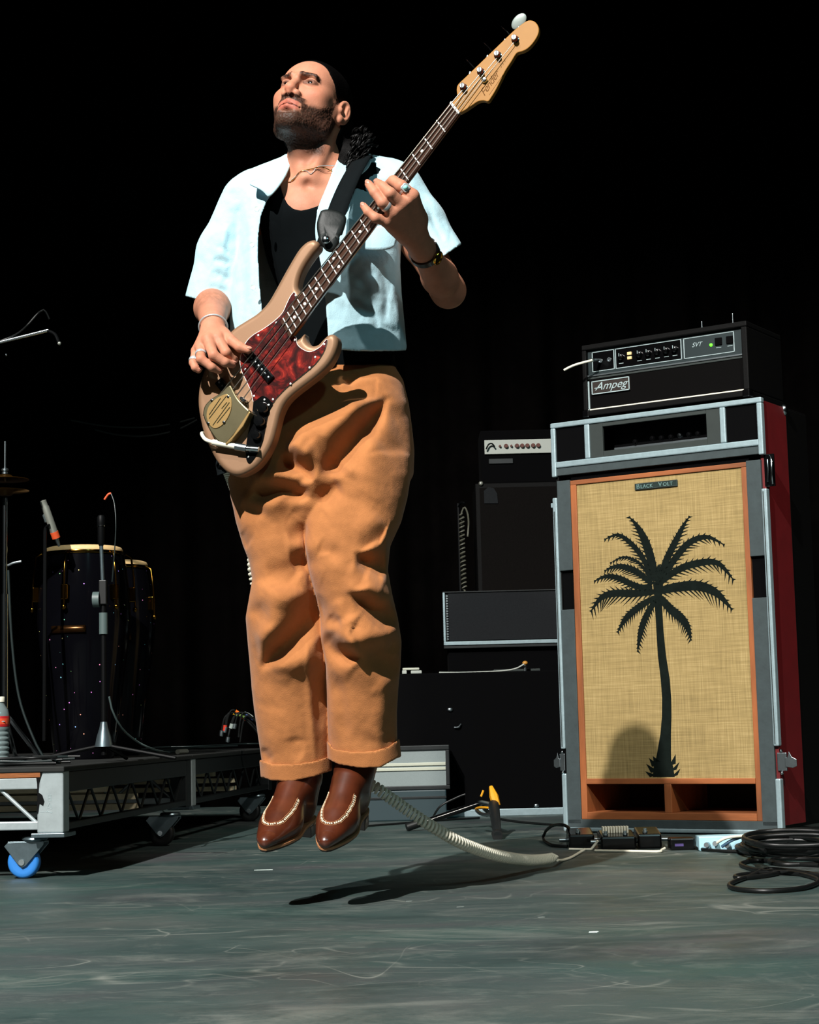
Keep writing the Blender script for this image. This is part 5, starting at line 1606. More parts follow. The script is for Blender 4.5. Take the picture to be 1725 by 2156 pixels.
def hand_colors(V, knuck, tips):
    col = np.tile(SKIN * 1.04, (len(V), 1)) * (1 + 0.06 * value_noise(V, 120, 4))[:, None]
    for p in list(knuck):
        w = 0.35 * sstep(0.018, 0.006, np.linalg.norm(V - np.asarray(p), axis=1))
        col = col * (1 - w[:, None]) + np.array(srgb('#b5674c')) * w[:, None]
    for p in tips:
        w = 0.4 * sstep(0.016, 0.005, np.linalg.norm(V - np.asarray(p), axis=1))
        col = col * (1 - w[:, None]) + np.array(srgb('#cf8268')) * w[:, None]
    return col

parts = []
def bbox(pts, m):
    P = np.array(pts)
    return P.min(0) - m, P.max(0) + m
# fine grid: head and neck
lo, hi = bbox([Hd(0, 0.09, -0.12), Hd(0, -0.1, 0.13), Hd(0.09, 0, 0), Hd(-0.09, 0, 0), B(560, 470, -0.09), B(735, 470, 0.04)], 0.022)
F = Field(lo, hi, 0.00165)
head_shapes(F); neck_shapes(F)
T = F.like(); torso_shapes(T)
F.blend(T, 0.03)
V, Q = F.mesh(1)
zc = B(660, 392)[2]
col = face_colors(V)
# beard and brow relief
P_ = ((V - HC) @ HR)
N_ = normals(V, Q)
dark = np.clip(1 - col.sum(1) / SKIN.sum(), 0, 1)
V = V + N_ * (dark * (0.0004 + 0.0010 * value_noise(V, 420, 9)))[:, None] * (P_[:, 2] > -0.14)[:, None] * (P_[:, 1] > -0.02)[:, None]
parts.append((V, Q, col))
# hands
lo, hi = bbox([RWR + (REL - RWR) * 0.3, B(400, 790, -0.29 + RHO), B(535, 700, -0.19 + RHO)], 0.022)
F = Field(lo, hi, 0.0017); right_hand(F)
V, Q = F.mesh(1)
parts.append((V, Q, hand_colors(V, rk + [B(450, 748, -0.268 + RHO), B(423, 756, -0.262 + RHO)], [B(492, 767, -0.25 + RHO), B(465, 780, -0.25 + RHO), B(418, 780, -0.244 + RHO), B(523, 737, -0.25 + RHO)])))
lo, hi = bbox([LWR + (LEL - LWR) * 0.3, B(755, 372, -0.33 + LHO), B(890, 430, -0.19 + LHO), B(900, 530, -0.16 + LHO)], 0.022)
F = Field(lo, hi, 0.0017); left_hand(F)
V, Q = F.mesh(1)
parts.append((V, Q, hand_colors(V, lk, [B(820, 386, -0.262 + LHO), B(796, 386, -0.28 + LHO), B(777, 388, -0.296 + LHO), B(766, 434, -0.288 + LHO)])))
# coarser grid: torso, arms, legs under the clothes
lo, hi = bbox([B(405, 350, 0.2), B(985, 350, 0.2), B(500, 1640, 0.2), B(700, 700, -0.22)], 0.03)
F = Field(lo, hi, 0.0052)
torso_shapes(F); neck_shapes(F); arm_shapes(F); leg_shapes(F)
F.d += 0.002
V, Q = F.mesh(1)
c_ = np.tile(SKIN * 0.98, (len(V), 1)) * (1 + 0.05 * value_noise(V, 80, 6))[:, None]
# hair on the right forearm
fa = sstep(0.05, 0.0, np.linalg.norm(V - (REL * 0.55 + RWR * 0.45), axis=1) - 0.03) * (0.5 + 0.5 * value_noise(V * np.array([1, 1, 0.3]), 260, 8))
c_ = c_ * (1 - 0.5 * fa[:, None]) + np.array(srgb('#4a2c1e')) * 0.5 * fa[:, None]
parts.append((V, Q, c_))
off, VV, QQ, CC = 0, [], [], []
for v, q, c in parts:
    VV.append(v); QQ.append(q + off); CC.append(c); off += len(v)
person = link('person', np_mesh('person', np.concatenate(VV), np.concatenate(QQ), np.concatenate(CC)), 'skin')
person.data.shade_smooth()
tag(person, 'man in pale blue open shirt and tan trousers jumping while playing a bass', 'person')

# ---- eyes
mat('eye_white', '#cfc6bc', 0.15)
mat('iris_dark', '#120a08', 0.1)
for s in (-1, 1):
    c0 = Hd(0.031 * s, 0.0725, 0.0005)
    ey = MB().ball(c0, 0.0118, 12).build('eyeball', 'eye_white', person, smooth=179)
    look = unit(HR @ np.array([0.02 * s + 0.10, 1.0, -0.02]))
    MB().lathe([(0.0, 0.0008), (0.0034, 0.0005), (0.0062, -0.0010)], frame(c0 + look * 0.0117, unit(np.cross((0, 0, 1), look)), unit(np.cross(look, np.cross((0, 0, 1), look))), look), 20).build('iris', 'iris_dark', ey, smooth=179)
# ---- hair: slicked back cap plus curls at the nape
mat('black_hair_cap', '#040303', 0.6, spec=0.07, var=0.3, scale=220, bump=0.3, bscale=300)
mat('black_hair', '#050404', 0.5, spec=0.22, var=0.3, scale=220, bump=0.3, bscale=300)
lo, hi = bbox([Hd(0, 0.10, 0.0), Hd(0, -0.13, 0.15), Hd(0.1, 0, 0), Hd(-0.1, 0, 0), Hd(0, -0.12, -0.16)], 0.03)
F = Field(lo, hi, 0.0026)
F.ell(Hd(0, -0.020, 0.036), (0.0780, 0.0960, 0.0750), HR, 0.0)
F.ell(Hd(0, 0.030, 0.029), (0.0675, 0.0585, 0.0585), HR, 0.02)
F.ell(Hd(0, -0.088, -0.060), (0.066, 0.040, 0.075), HR, 0.03)
for s in (-1, 1):
    F.ell(Hd(0.066 * s, -0.050, -0.030), (0.016, 0.045, 0.05), HR, 0.02)
    F.ell(Hd(0.050 * s, -0.085, -0.115), (0.034, 0.032, 0.040), HR, 0.02)
F.ell(Hd(0.086, -0.088, -0.085), (0.036, 0.034, 0.052), HR, 0.02)
F.ell(Hd(0.082, -0.075, -0.135), (0.030, 0.028, 0.034), HR, 0.02)
def cutf(X, Y, Z):
    x = (X - HC[0]) * HR[0, 0] + (Y - HC[1]) * HR[1, 0] + (Z - HC[2]) * HR[2, 0]
    y = (X - HC[0]) * HR[0, 1] + (Y - HC[1]) * HR[1, 1] + (Z - HC[2]) * HR[2, 1]
    z = (X - HC[0]) * HR[0, 2] + (Y - HC[1]) * HR[1, 2] + (Z - HC[2]) * HR[2, 2]
    # hair line: high over the forehead, down the temples to the front of the ear
    ax2 = np.abs(x)
    top = 0.070 - 0.010 * np.clip(ax2 / 0.05, 0, 1.4) ** 2
    yl = np.interp(z, [-0.10, -0.020, -0.016, 0.010, 0.045, 0.070, 0.082, 0.13], [-0.03, -0.030, -0.004, 0.020, 0.060, 0.070, 0.074, 0.082]).astype(np.float32) + 0 * x
    yl = np.minimum(yl, top)
    return yl - y
F.func(cutf, 0.004, 'sub')
# keep the ears free
for s in (-1, 1):
    F.ell(Hd(0.088 * s, -0.014, -0.012), (0.022, 0.026, 0.036), HR, 0.004, 'sub')
V, Q = F.mesh(1)
hair = link('hair', np_mesh('hair', V, Q), 'black_hair_cap', person)
random.seed(4)
cb_ = MB()
for k in range(70):
    if k < 58:      # over the mass of hair on his left, behind the ear
        a1, a2 = random.uniform(-0.6, 1.3), random.uniform(-1.0, 1.0)
        p0 = Hd(0.086 + 0.036 * math.cos(a1), -0.085 + 0.036 * math.sin(a1 + 0.8), -0.085 + 0.06 * a2)
    else:
        p0 = Hd(-0.060 + random.uniform(-0.02, 0.01), -0.075, random.uniform(-0.13, -0.07))
    ln = random.uniform(0.018, 0.040)
    dr = np.array([random.uniform(-.2, .6), -0.2, -1.0]) * ln
    P = coil_path([p0, p0 + dr * 0.5 + np.array([0.006, -0.004, 0]), p0 + dr], random.uniform(0.005, 0.0085), random.uniform(0.016, 0.026), 10, 0)
    cb_.tube(P, 0.0013, 5)
    cb_.tube([q + np.array([0.0016, 0.001, 0.0012]) for q in P], 0.0011, 5)
    cb_.tube([q + np.array([-0.0012, 0.001, -0.0016]) for q in P], 0.0011, 5)
tag(cb_.build('curls', 'black_hair', hair, smooth=60), kind='stuff')
# ---- finger nails that face the camera
mat('nail', '#b97f6a', 0.35, spec=0.3)
def nail(tip, prev, r, side):
    tip, prev = np.asarray(tip), np.asarray(prev)
    d = unit(tip - prev)
    n = unit(np.array(side) - d * np.dot(np.array(side), d))
    x = np.cross(d, n)
    b = MB().ball((0, 0, 0), 1.0, 8, sc=(r * 0.62, r * 0.85, r * 0.22))
    M = frame(tip + n * r * 0.86 + d * r * 0.15, x, d, n)
    b.v = [tuple(M @ Vector(v)) for v in b.v]
    b.build('fingernail', 'nail', person, smooth=179)
for t_, p_, r in (((796, 386, -0.282), (806, 393, -0.306), .0096), ((777, 388, -0.296), (789, 405, -0.308), .0090), ((766, 434, -0.288), (775, 446, -0.294), .0079)):
    nail(B(t_[0], t_[1], t_[2] + LHO), B(p_[0], p_[1], p_[2] + LHO), r, (-0.35, -0.8, 0.45))
for t_, p_, r in (((489, 767, -0.250), (474, 763, -0.264), .0086), ((461, 780, -0.250), (446, 773, -0.262), .0082), ((418, 779, -0.244), (411, 774, -0.246), .0074), ((523, 737, -0.250), (505, 731, -0.246), .0084)):
    nail(B(t_[0], t_[1], t_[2] + RHO), B(p_[0], p_[1], p_[2] + RHO), r, (0.1, -0.7, 0.75))
# ================================================================== clothes
def plaid(name, col, rough, var, scale, bump, bscale, tex=900):
    """woven cloth: fine thread bump over a mottled colour"""
    m = mat(name, col, rough, var=var, scale=scale, bump=bump, bscale=bscale, spec=0.15)
    b = m.node_tree.nodes['Principled BSDF']
    b.inputs['Sheen Weight'].default_value = 0.12
    b.inputs['Sheen Roughness'].default_value = 0.5
    return m
plaid('tan_twill', '#ab6e40', 0.85, 0.13, 16, 0.25, 500)
plaid('pale_blue_linen', '#add0da', 0.85, 0.05, 34, 0.22, 420)
mat('black_jersey', '#05090b', 0.9, var=0.1, scale=60, bump=0.08, bscale=700, spec=0.08)
mat('pearl_button', '#cfdcd8', 0.3)
mat('brown_leather', '#4f2312', 0.30, var=0.3, scale=25, bump=0.03, bscale=120, coat=0.5, spec=0.8)
MATS['brown_leather'].node_tree.nodes['Principled BSDF'].inputs['Coat Roughness'].default_value = 0.18
mat('dark_leather', '#2a1610', 0.3, var=0.3, scale=40, coat=0.3)
mat('sole_edge', '#a8744e', 0.5, var=0.2, scale=80)
mat('ivory_thread', '#e4dcc0', 0.6)
mat('silver', '#d5dde0', 0.32, 0.55)
mat('gold', '#d9ab4a', 0.2, 1.0)

# ---- trousers: silhouette rows (picture y, left x, right x, depth ratio, dy)
HIP = [(772, 592, 832, .84, .045), (800, 560, 849, .86, .03), (850, 520, 861, .82, .012), (900, 500, 868, .78, -.002), (950, 488, 873, .73, -.01), (1000, 483, 871, .70, -.015), (1040, 500, 850, .64, -.02), (1090, 535, 815, .55, -.02), (1130, 580, 760, .45, -.02), (1160, 640, 690, .4, -.02)]
LEGA = [(880, 560, 620, .9, .0), (920, 520, 650, .9, -.005), (960, 497, 664, .98, -.01), (1000, 488, 660, 1.0, -.015), (1050, 487, 652, 1.05, -.02), (1100, 497, 650, 1.08, -.028), (1150, 512, 652, 1.1, -.034), (1180, 524, 655, 1.08, -.036), (1220, 531, 662, 1.05, -.034), (1260, 524, 672, 1.0, -.026), (1300, 517, 680, .96, -.012), (1350, 521, 688, .92, .004), (1400, 526, 692, .9, .02), (1450, 530, 693, .9, .035), (1500, 536, 694, .9, .047), (1560, 545, 695, .9, .06), (1600, 551, 696, .92, .068), (1640, 555, 697, .92, .075), (1680, 558, 698, .92, .08)]
LEGB = [(880, 740, 800, 0.9, -0.018), (920, 690, 845, 0.9, -0.023), (960, 660, 866, 0.92, -0.042), (1000, 650, 866, 0.94, -0.047), (1050, 648, 858, 0.94, -0.057), (1100, 643, 845, 0.95, -0.066), (1150, 642, 822, 0.98, -0.074), (1200, 650, 817, 1.0, -0.076), (1250, 664, 826, 0.98, -0.07), (1300, 675, 838, 0.94, -0.056), (1350, 677, 846, 0.9, -0.038), (1400, 686, 844, 0.9, -0.02), (1450, 688, 839, 0.9, -0.004), (1500, 690, 836, 0.9, 0.008), (1560, 692, 837, 0.92, 0.036), (1600, 694, 841, 0.92, 0.044), (1650, 696, 843, 0.92, 0.05)]
def tube_fn(rows, y0, y1, grow=0.0, soft=8.0):
    R = np.array(rows, dtype=float)
    def f(X, Y, Z):
        px, py = projg(X, Y, Z)
        py = np.broadcast_to(py, np.broadcast(X, Y, Z).shape)
        l, r = np.interp(py, R[:, 0], R[:, 1]), np.interp(py, R[:, 0], R[:, 2])
        q, dy = np.interp(py, R[:, 0], R[:, 3]), np.interp(py, R[:, 0], R[:, 4])
        a = (r - l) / 2 + grow
        u = (px - (l + r) / 2) / a
        w = (Y - YM - dy) / PXM / (a * q)
        k = np.sqrt(u * u + w * w) + 1e-6
        d = (k - 1) * a * np.minimum(1.0, np.sqrt((u * u + w * w) / (u * u + (w / q) ** 2 + 1e-9)))
        d = np.maximum(d, np.maximum(y0 - py, py - y1))
        return (d * PXM).astype(np.float32)
    return f
def cuffline(pts):
    P = np.array(pts, dtype=float)
    return lambda px: np.interp(px, P[:, 0], P[:, 1])
hemA, hemB = cuffline([(548, 1636), (575, 1644), (620, 1645), (660, 1636), (700, 1622)]), cuffline([(688, 1598), (715, 1610), (760, 1618), (800, 1616), (846, 1592)])
topA, topB = cuffline([(548, 1600), (575, 1609), (620, 1609), (660, 1603), (700, 1590)]), cuffline([(688, 1556), (702, 1576), (740, 1583), (790, 1581), (818, 1572), (848, 1550)])
lo, hi = bbox([B(475, 760, 0.2), B(885, 760, 0.2), B(475, 1660, 0.25), B(885, 1660, -0.16)], 0.02)
F = Field(lo, hi, 0.0042)
F.func(tube_fn(HIP, 768, 1155))
G = F.like(); G.func(tube_fn(LEGA, 885, 1690))
H2 = F.like(); H2.func(tube_fn(LEGB, 885, 1690))
F.blend(G, 0.035)
F.blend(H2, 0.004)
# open, hollow hems
def hemcut(X, Y, Z):
    px, py = projg(X, Y, Z)
    sh = np.broadcast(X, Y, Z).shape
    px, py = np.broadcast_to(px, sh), np.broadcast_to(py, sh)
    isA = px < 694
    return (np.where(isA, hemA(px), hemB(px)) - 2 - py).astype(np.float32) * PXM
F.func(hemcut, 0.0, 'sub')
for rows, y0 in ((LEGA, 1612), (LEGB, 1585)):
    F.func(tube_fn(rows, y0, 1700, -9.0), 0.0, 'sub')
V, Q = F.mesh(2)
# folds: (path in the picture, depth mm, width px); negative digs in, positive stands out
FOLDS = [([(812, 845), (772, 892), (735, 935), (700, 978), (676, 1014)], -56, 17, 1), ([(790, 915), (760, 950), (722, 1000)], 14, 22),
         ([(770, 845), (735, 890), (700, 930), (672, 975)], 15, 16),
         ([(700, 1010), (725, 1000), (745, 985)], 12, 10), ([(668, 1050), (690, 1040), (722, 1022)], -16, 12),
         ([(588, 962), (615, 980), (640, 994), (660, 1014)], -40, 13), ([(640, 930), (665, 945), (690, 938)], -14, 14), ([(605, 940), (640, 955), (660, 965)], 9, 12),
         ([(530, 1050), (565, 1034), (600, 1030), (630, 1036), (654, 1052)], -32, 10), ([(500, 1060), (560, 1062), (610, 1056)], 11, 14), ([(590, 990), (575, 1010), (540, 1020)], 8, 12),
         ([(505, 1068), (540, 1075), (560, 1084)], -9, 9), ([(655, 1035), (648, 1080), (642, 1130), (648, 1190)], 14, 16),
         ([(610, 1140), (635, 1122), (650, 1110)], -10, 10), ([(612, 1188), (632, 1182), (648, 1180)], -16, 12), ([(498, 1130), (525, 1150)], -9, 12),
         ([(560, 1215), (600, 1205), (630, 1222)], -9, 13), ([(668, 1150), (700, 1162), (690, 1172)], -8, 10),
         ([(752, 1168), (780, 1188), (816, 1196)], -34, 14, 1), ([(740, 1120), (770, 1110), (800, 1085)], 7, 14), ([(765, 1215), (795, 1222), (815, 1215)], 12, 12),
         ([(668, 1248), (650, 1290), (622, 1332), (590, 1365), (556, 1402)], -50, 17, -1), ([(640, 1240), (615, 1285), (575, 1325), (535, 1345)], 14, 18), ([(680, 1330), (650, 1372), (600, 1405), (560, 1418)], 8, 16),
         ([(520, 1284), (548, 1292), (572, 1310), (600, 1290), (618, 1278)], -11, 11), ([(530, 1235), (560, 1250), (600, 1245)], 6, 14),
         ([(740, 1252), (775, 1272), (805, 1296), (838, 1306)], -36, 13, 1), ([(720, 1235), (770, 1250), (815, 1275)], 8, 12), ([(712, 1258), (725, 1295), (735, 1318)], 7, 9),
         ([(678, 1334), (700, 1360), (722, 1376), (760, 1385)], -38, 13, -1), ([(690, 1325), (720, 1345), (765, 1350), (810, 1342), (836, 1322)], 15, 13), ([(690, 1298), (705, 1310), (720, 1305)], -8, 8),
         ([(848, 1350), (812, 1362), (796, 1376), (815, 1395), (845, 1415)], -22, 15),
         ([(700, 1415), (712, 1450), (722, 1500), (728, 1560)], -7, 8), ([(806, 1420), (812, 1480), (806, 1540), (800, 1580)], 7, 10), ([(836, 1440), (822, 1500), (815, 1570)], -10, 10),
         ([(644, 1345), (650, 1420), (656, 1500), (664, 1598)], 7, 5), ([(668, 1390), (672, 1450), (676, 1540)], -9, 9), ([(556, 1420), (566, 1500), (580, 1590)], 5, 16),
         ([(552, 1575), (560, 1592), (572, 1604)], -8, 6), ([(620, 1550), (625, 1580), (640, 1590)], -5, 10), ([(540, 1440), (570, 1460), (560, 1500)], -4, 14),
         ([(705, 780), (712, 800), (716, 812)], -7, 4), ([(722, 772), (728, 800), (728, 812)], -7, 4), ([(738, 775), (738, 795), (730, 812)], -7, 4), ([(752, 785), (744, 800), (732, 812)], -7, 4),
         ([(770, 800), (800, 785), (835, 830), (845, 880)], 9, 18), ([(795, 800), (770, 850), (740, 880)], 6, 20), ([(700, 830), (740, 830), (775, 850)], -6, 14)]
px, py = project(V)
N_ = normals(V, Q)
front = sstep(0.05, 0.45, -N_[:, 1])
disp = np.zeros(len(V))
for pts, amp, wid, *gr in FOLDS:
    S = np.array(spline(pts, 14))
    d, t, sd = seg_dist(px, py, S)
    env = sstep(0.0, 0.30, np.minimum(t, 1 - t) + 0.06)
    w_ = wid * 1.75 * (0.45 + 0.55 * env)
    if gr:
        w_ = w_ * (0.45 + 1.0 * (t if gr[0] > 0 else 1 - t))
    if amp < -9:      # a fold: cloth bulges above the crease, dives under it and swells back slowly
        s_ = d * sd * np.sign(S[-1, 0] - S[0, 0])
        g = -0.85 * np.exp(-(s_ / w_) ** 2) + 0.50 * np.exp(-((s_ + 1.7 * w_) / (1.1 * w_)) ** 2) + 0.22 * np.exp(-((s_ - 2.0 * w_) / (1.5 * w_)) ** 2)
        disp -= 0.82 * amp * 0.001 * g * env * (d < 6 * w_)
    else:
        disp += amp * 0.001 * np.exp(-(d / w_) ** 2) * env
disp = disp * front + 0.0020 * value_noise(V * np.array([1.3, 1, 0.5]), 13, 3) + 0.0007 * value_noise(V * np.array([1.0, 1, 1.2]), 38, 5) + 0.0005 * value_noise(V, 110, 6)
V = V + np.stack([0 * disp, -disp, 0 * disp], 1) + N_ * (0.15 * disp)[:, None]
V = lap(V, Q, 0.5)
trousers = link('trousers', np_mesh('trousers', V, Q), 'tan_twill', person)
trousers['label'] = 'baggy tan trousers with deep folds'
for o in trousers, person: pass
# turned-up cuffs
for rows, hem, top, x0, x1 in ((LEGA, hemA, topA, 540, 706), (LEGB, hemB, topB, 682, 854)):
    lo, hi = bbox([B(x0 - 8, 1545, 0.22), B(x1 + 8, 1660, 0.22), B(x0, 1600, -0.12)], 0.012)
    F = Field(lo, hi, 0.0028)
    F.func(tube_fn(rows, 1400, 1800, 4.5))
    F.func(tube_fn(rows, 1300, 1900, -0.8), 0.0, 'sub')
    def band(X, Y, Z):
        px, py = projg(X, Y, Z)
        sh = np.broadcast(X, Y, Z).shape
        px, py = np.broadcast_to(px, sh), np.broadcast_to(py, sh)
        return (np.maximum(top(px) - py, py - hem(px)) * PXM).astype(np.float32)
    d = band(F.ax[0][:, None, None], F.ax[1][None, :, None], F.ax[2][None, None, :])
    F.d = np.maximum(F.d, d)
    V, Q = F.mesh(1)
    V = V + normals(V, Q) * (0.0012 * value_noise(V, 40, 7))[:, None]
    link('cuff', np_mesh('cuff', V, Q), 'tan_twill', trousers)
# waistband / black belt
F = Field(*bbox([B(575, 740, 0.2), B(860, 800, -0.08)], 0.03), 0.004)
F.func(tube_fn([(735, 602, 826, .82, .055), (775, 590, 834, .80, .055), (800, 575, 842, .8, .055)], 745, 776, 2.0))
V, Q = F.mesh(1)
link('belt', np_mesh('belt', V, Q), 'black_jersey', trousers)

# ---- tank top
lo, hi = bbox([B(520, 350, 0.18), B(860, 350, 0.18), B(700, 790, -0.14)], 0.02)
F = Field(lo, hi, 0.0034)
torso_shapes(F)
F.d -= 0.005
neckl = cuffline([(520, 330), (575, 352), (585, 378), (592, 396), (597, 413), (606, 430), (618, 440), (634, 443.5), (651, 440), (669, 434), (690, 420), (710, 395), (730, 350), (860, 330)])
def tank_cut(X, Y, Z):
    px, py = projg(X, Y, Z)
    sh = np.broadcast(X, Y, Z).shape
    px, py = np.broadcast_to(px, sh), np.broadcast_to(py, sh)
    d = np.maximum(neckl(px) - py, py - 782)
    d = np.where(Y < YM + 0.06, d, np.maximum(350 - py, py - 782))
    return (d * PXM).astype(np.float32)
F.d = np.maximum(F.d, tank_cut(F.ax[0][:, None, None], F.ax[1][None, :, None], F.ax[2][None, None, :]))
V, Q = F.mesh(1)
tank = link('tank_top', np_mesh('tank_top', V, Q), 'black_jersey', person)

# ---- open short-sleeved shirt: shell around torso and upper arms
SHR = [(330, 610, 730, .70, .03), (350, 560, 800, .55, .035), (375, 520, 850, .56, .04), (410, 500, 856, .66, .04), (450, 500, 850, .74, .035), (500, 498, 845, .78, .03), (560, 490, 843, .80, .025), (620, 484, 846, .80, .025), (690, 480, 853, .80, .025), (745, 480, 858, .80, .025), (780, 478, 860, .80, .025)]
SLA = [B(520, 425, 0.045), B(470, 530, 0.052), B(444, 645, 0.06)]
SLB = [B(838, 400, 0.045), B(886, 470, 0.035), B(938, 560, 0.02)]
lo, hi = bbox([B(395, 320, 0.22), B(985, 320, 0.22), B(700, 770, -0.17)], 0.02)
h = 0.0031
F = Field(lo, hi, h)
F.func(tube_fn(SHR, 336, 790))
F.cone(B(545, 402, 0.045), B(655, 362, 0.05), 0.055, 0.055, 0.03)
F.cone(B(812, 382, 0.045), B(680, 355, 0.05), 0.055, 0.055, 0.03)
F.chain(SLA, [0.062, 0.058, 0.064], 0.022)
F.chain(SLB, [0.062, 0.056, 0.060], 0.022)
# drape wrinkles before hollowing
OPEN = [(612, 300), (612, 345), (604, 372), (580, 398), (562, 425), (550, 455), (545, 490), (544, 540), (547, 600), (552, 650), (560, 800), (700, 800), (690, 700), (686, 640), (676, 560), (668, 520), (664, 480), (668, 440), (680, 410), (691, 388), (700, 352), (717, 320), (717, 300)]
inner = F.d + 0.0075
def shirt_cuts(X, Y, Z):
    px, py = projg(X, Y, Z)
    sh = np.broadcast(X, Y, Z).shape
    px, py = np.broadcast_to(px, sh), np.broadcast_to(py, sh)
    hem = np.interp(px, [400, 480, 560, 700, 760, 830, 858, 900], [705, 700, 705, 736, 740, 739, 737, 737]).astype(np.float32)
    d = np.where((px > 478) & (px < 862), py - hem, -50)
    op = -poly_sdf(px, py, OPEN)
    op = np.where(Y < YM + 0.035, op, -30)
    # neck hole at the back
    op = np.maximum(op, np.where(Y < YM + 0.09, 20 - np.hypot((px - 664) / 2.6, (py - 338)), -30))
    # sleeve ends: a line across each sleeve
    sA = ((px - 420) * -0.18 + (py - 632) * 0.98 - (px - 420) * 0.0)
    sA = np.where(px < 484, sA - np.interp(px, [410, 420, 480], [0, 0, 20]) * 1.0 + 2, -50)
    sB = (px - 957) * 0.55 + (py - 524) * 0.835
    sB = np.where((px > 858) & (py > 440), np.interp(px, [858, 880, 920, 960], [0, 0, 0, 0]) + sB, -50)
    return np.maximum(np.maximum(d, op), np.maximum(sA, sB)).astype(np.float32) * PXM
cut = shirt_cuts(F.ax[0][:, None, None], F.ax[1][None, :, None], F.ax[2][None, None, :])
F.d = np.maximum(np.maximum(F.d, -inner), cut)
V, Q = F.mesh(2)
px, py = project(V)
N_ = normals(V, Q)
SF = [([(478, 470), (470, 520), (476, 570)], 6, 8), ([(448, 545), (470, 552), (482, 560)], -4, 8), ([(444, 570), (466, 580), (480, 592)], -4, 8), ([(456, 516), (470, 524), (482, 536)], -3, 7), ([(438, 604), (470, 610), (480, 616)], -3, 7),
      ([(505, 430), (500, 480), (508, 560), (515, 650)], -6, 10), ([(525, 460), (530, 560), (522, 660)], 5, 9),
      ([(720, 560), (760, 590), (790, 640)], 5, 14), ([(740, 620), (775, 645), (800, 690)], -5, 9), ([(800, 560), (815, 620), (808, 680)], -6, 8), ([(838, 560), (832, 620), (846, 700)], 5, 7), ([(745, 520), (790, 530), (835, 520)], -3, 7), ([(760, 700), (800, 690), (840, 700)], -4, 8),
      ([(858, 380), (880, 420), (905, 470)], 5, 8), ([(842, 400), (870, 440), (890, 480)], -6, 7), ([(900, 440), (920, 480), (935, 510)], -4, 6)]
disp = np.zeros(len(V))
for pts, amp, wid in SF:
    d, t, sd = seg_dist(px, py, np.array(spline(pts, 10)))
    disp += amp * 0.001 * np.exp(-(d / wid) ** 2) * np.minimum(1, np.minimum(t, 1 - t) / 0.2 + 0.2)
disp += 0.0034 * value_noise(V * np.array([1, 1, 0.6]), 20, 11) + 0.0020 * value_noise(V * np.array([1.2, 1, 1]), 46, 12) + 0.0007 * value_noise(V, 110, 13)
V = V + np.stack([0 * disp, -disp, 0 * disp], 1)
shirt = link('shirt', np_mesh('shirt', V, Q), 'pale_blue_linen', person)
shirt['label'] = 'open pale blue short sleeved linen shirt'

def patch(name, m, rows, parent, thick=0.004, sub=2, n=None):
    """cloth patch through rows of (px, py, dy) points"""
    b = MB()
    b.grid([[B(*p) for p in r] for r in rows])
    o = b.build(name, m, parent, smooth=179, fix=False)
    s = o.modifiers.new('s', 'SUBSURF'); s.levels = sub; s.render_levels = sub
    t = o.modifiers.new('t', 'SOLIDIFY'); t.thickness = thick; t.offset = 0
    return o
# collar: left wing lies on the shoulder, right wing runs down as a lapel
patch('collar', 'pale_blue_linen', [[(622, 336, 0.06), (613, 341, 0.0), (606, 362, -0.055), (592, 388, -0.088), (566, 420, -0.10)],
                                    [(590, 344, 0.05), (588, 352, -0.005), (586, 368, -0.055), (576, 386, -0.088), (560, 408, -0.098)],
                                    [(572, 360, 0.045), (565, 366, -0.01), (560, 375, -0.055), (556, 384, -0.082), (548, 398, -0.09)],
                                    [(550, 378, 0.03), (542, 378, -0.015), (532, 382, -0.055), (524, 386, -0.075), (530, 391, -0.08)]], shirt)
patch('collar', 'pale_blue_linen', [[(700, 322, 0.07), (719, 320, 0.015), (704, 350, -0.045), (691, 388, -0.098), (670, 438, -0.118), (663, 482, -0.118), (667, 520, -0.116)],
                                    [(722, 322, 0.07), (731, 330, 0.015), (722, 362, -0.050), (706, 398, -0.108), (686, 440, -0.128), (676, 480, -0.126), (678, 520, -0.120)],
                                    [(748, 338, 0.06), (756, 342, 0.01), (752, 366, -0.05), (735, 402, -0.105), (712, 440, -0.122), (696, 480, -0.12), (690, 520, -0.116)]], shirt)
patch('collar', 'pale_blue_linen', [[(752, 352, 0.0), (760, 358, -0.04), (752, 372, -0.075)], [(768, 348, -0.005), (772, 352, -0.045), (766, 362, -0.072)], [(782, 336, -0.01), (781, 340, -0.045), (776, 352, -0.065)]], shirt)
# chest pocket with flap
patch('pocket', 'pale_blue_linen', [[(728, 452, -0.1065), (752, 470, -0.109), (782, 478, -0.110), (815, 474, -0.106), (838, 462, -0.092)],
                                    [(730, 490, -0.112), (755, 498, -0.1155), (784, 502, -0.117), (815, 500, -0.112), (838, 494, -0.097)],
                                    [(738, 516, -0.113), (757, 524, -0.1165), (784, 527, -0.118), (812, 527, -0.113), (832, 522, -0.100)]], shirt, 0.003)
for x, y, dy in ((541, 440, -0.108), (531, 515, -0.122), (533, 605, -0.125)):
    c0 = B(x, y, dy)
    MB().lathe([(0.0, 0.001), (0.0040, 0.0012), (0.0058, 0.002), (0.0058, -0.001)], frame(c0, (1, 0, 0), (0, 0, 1), (0, -1, 0)), 16).build('button', 'pearl_button', shirt, smooth=50)

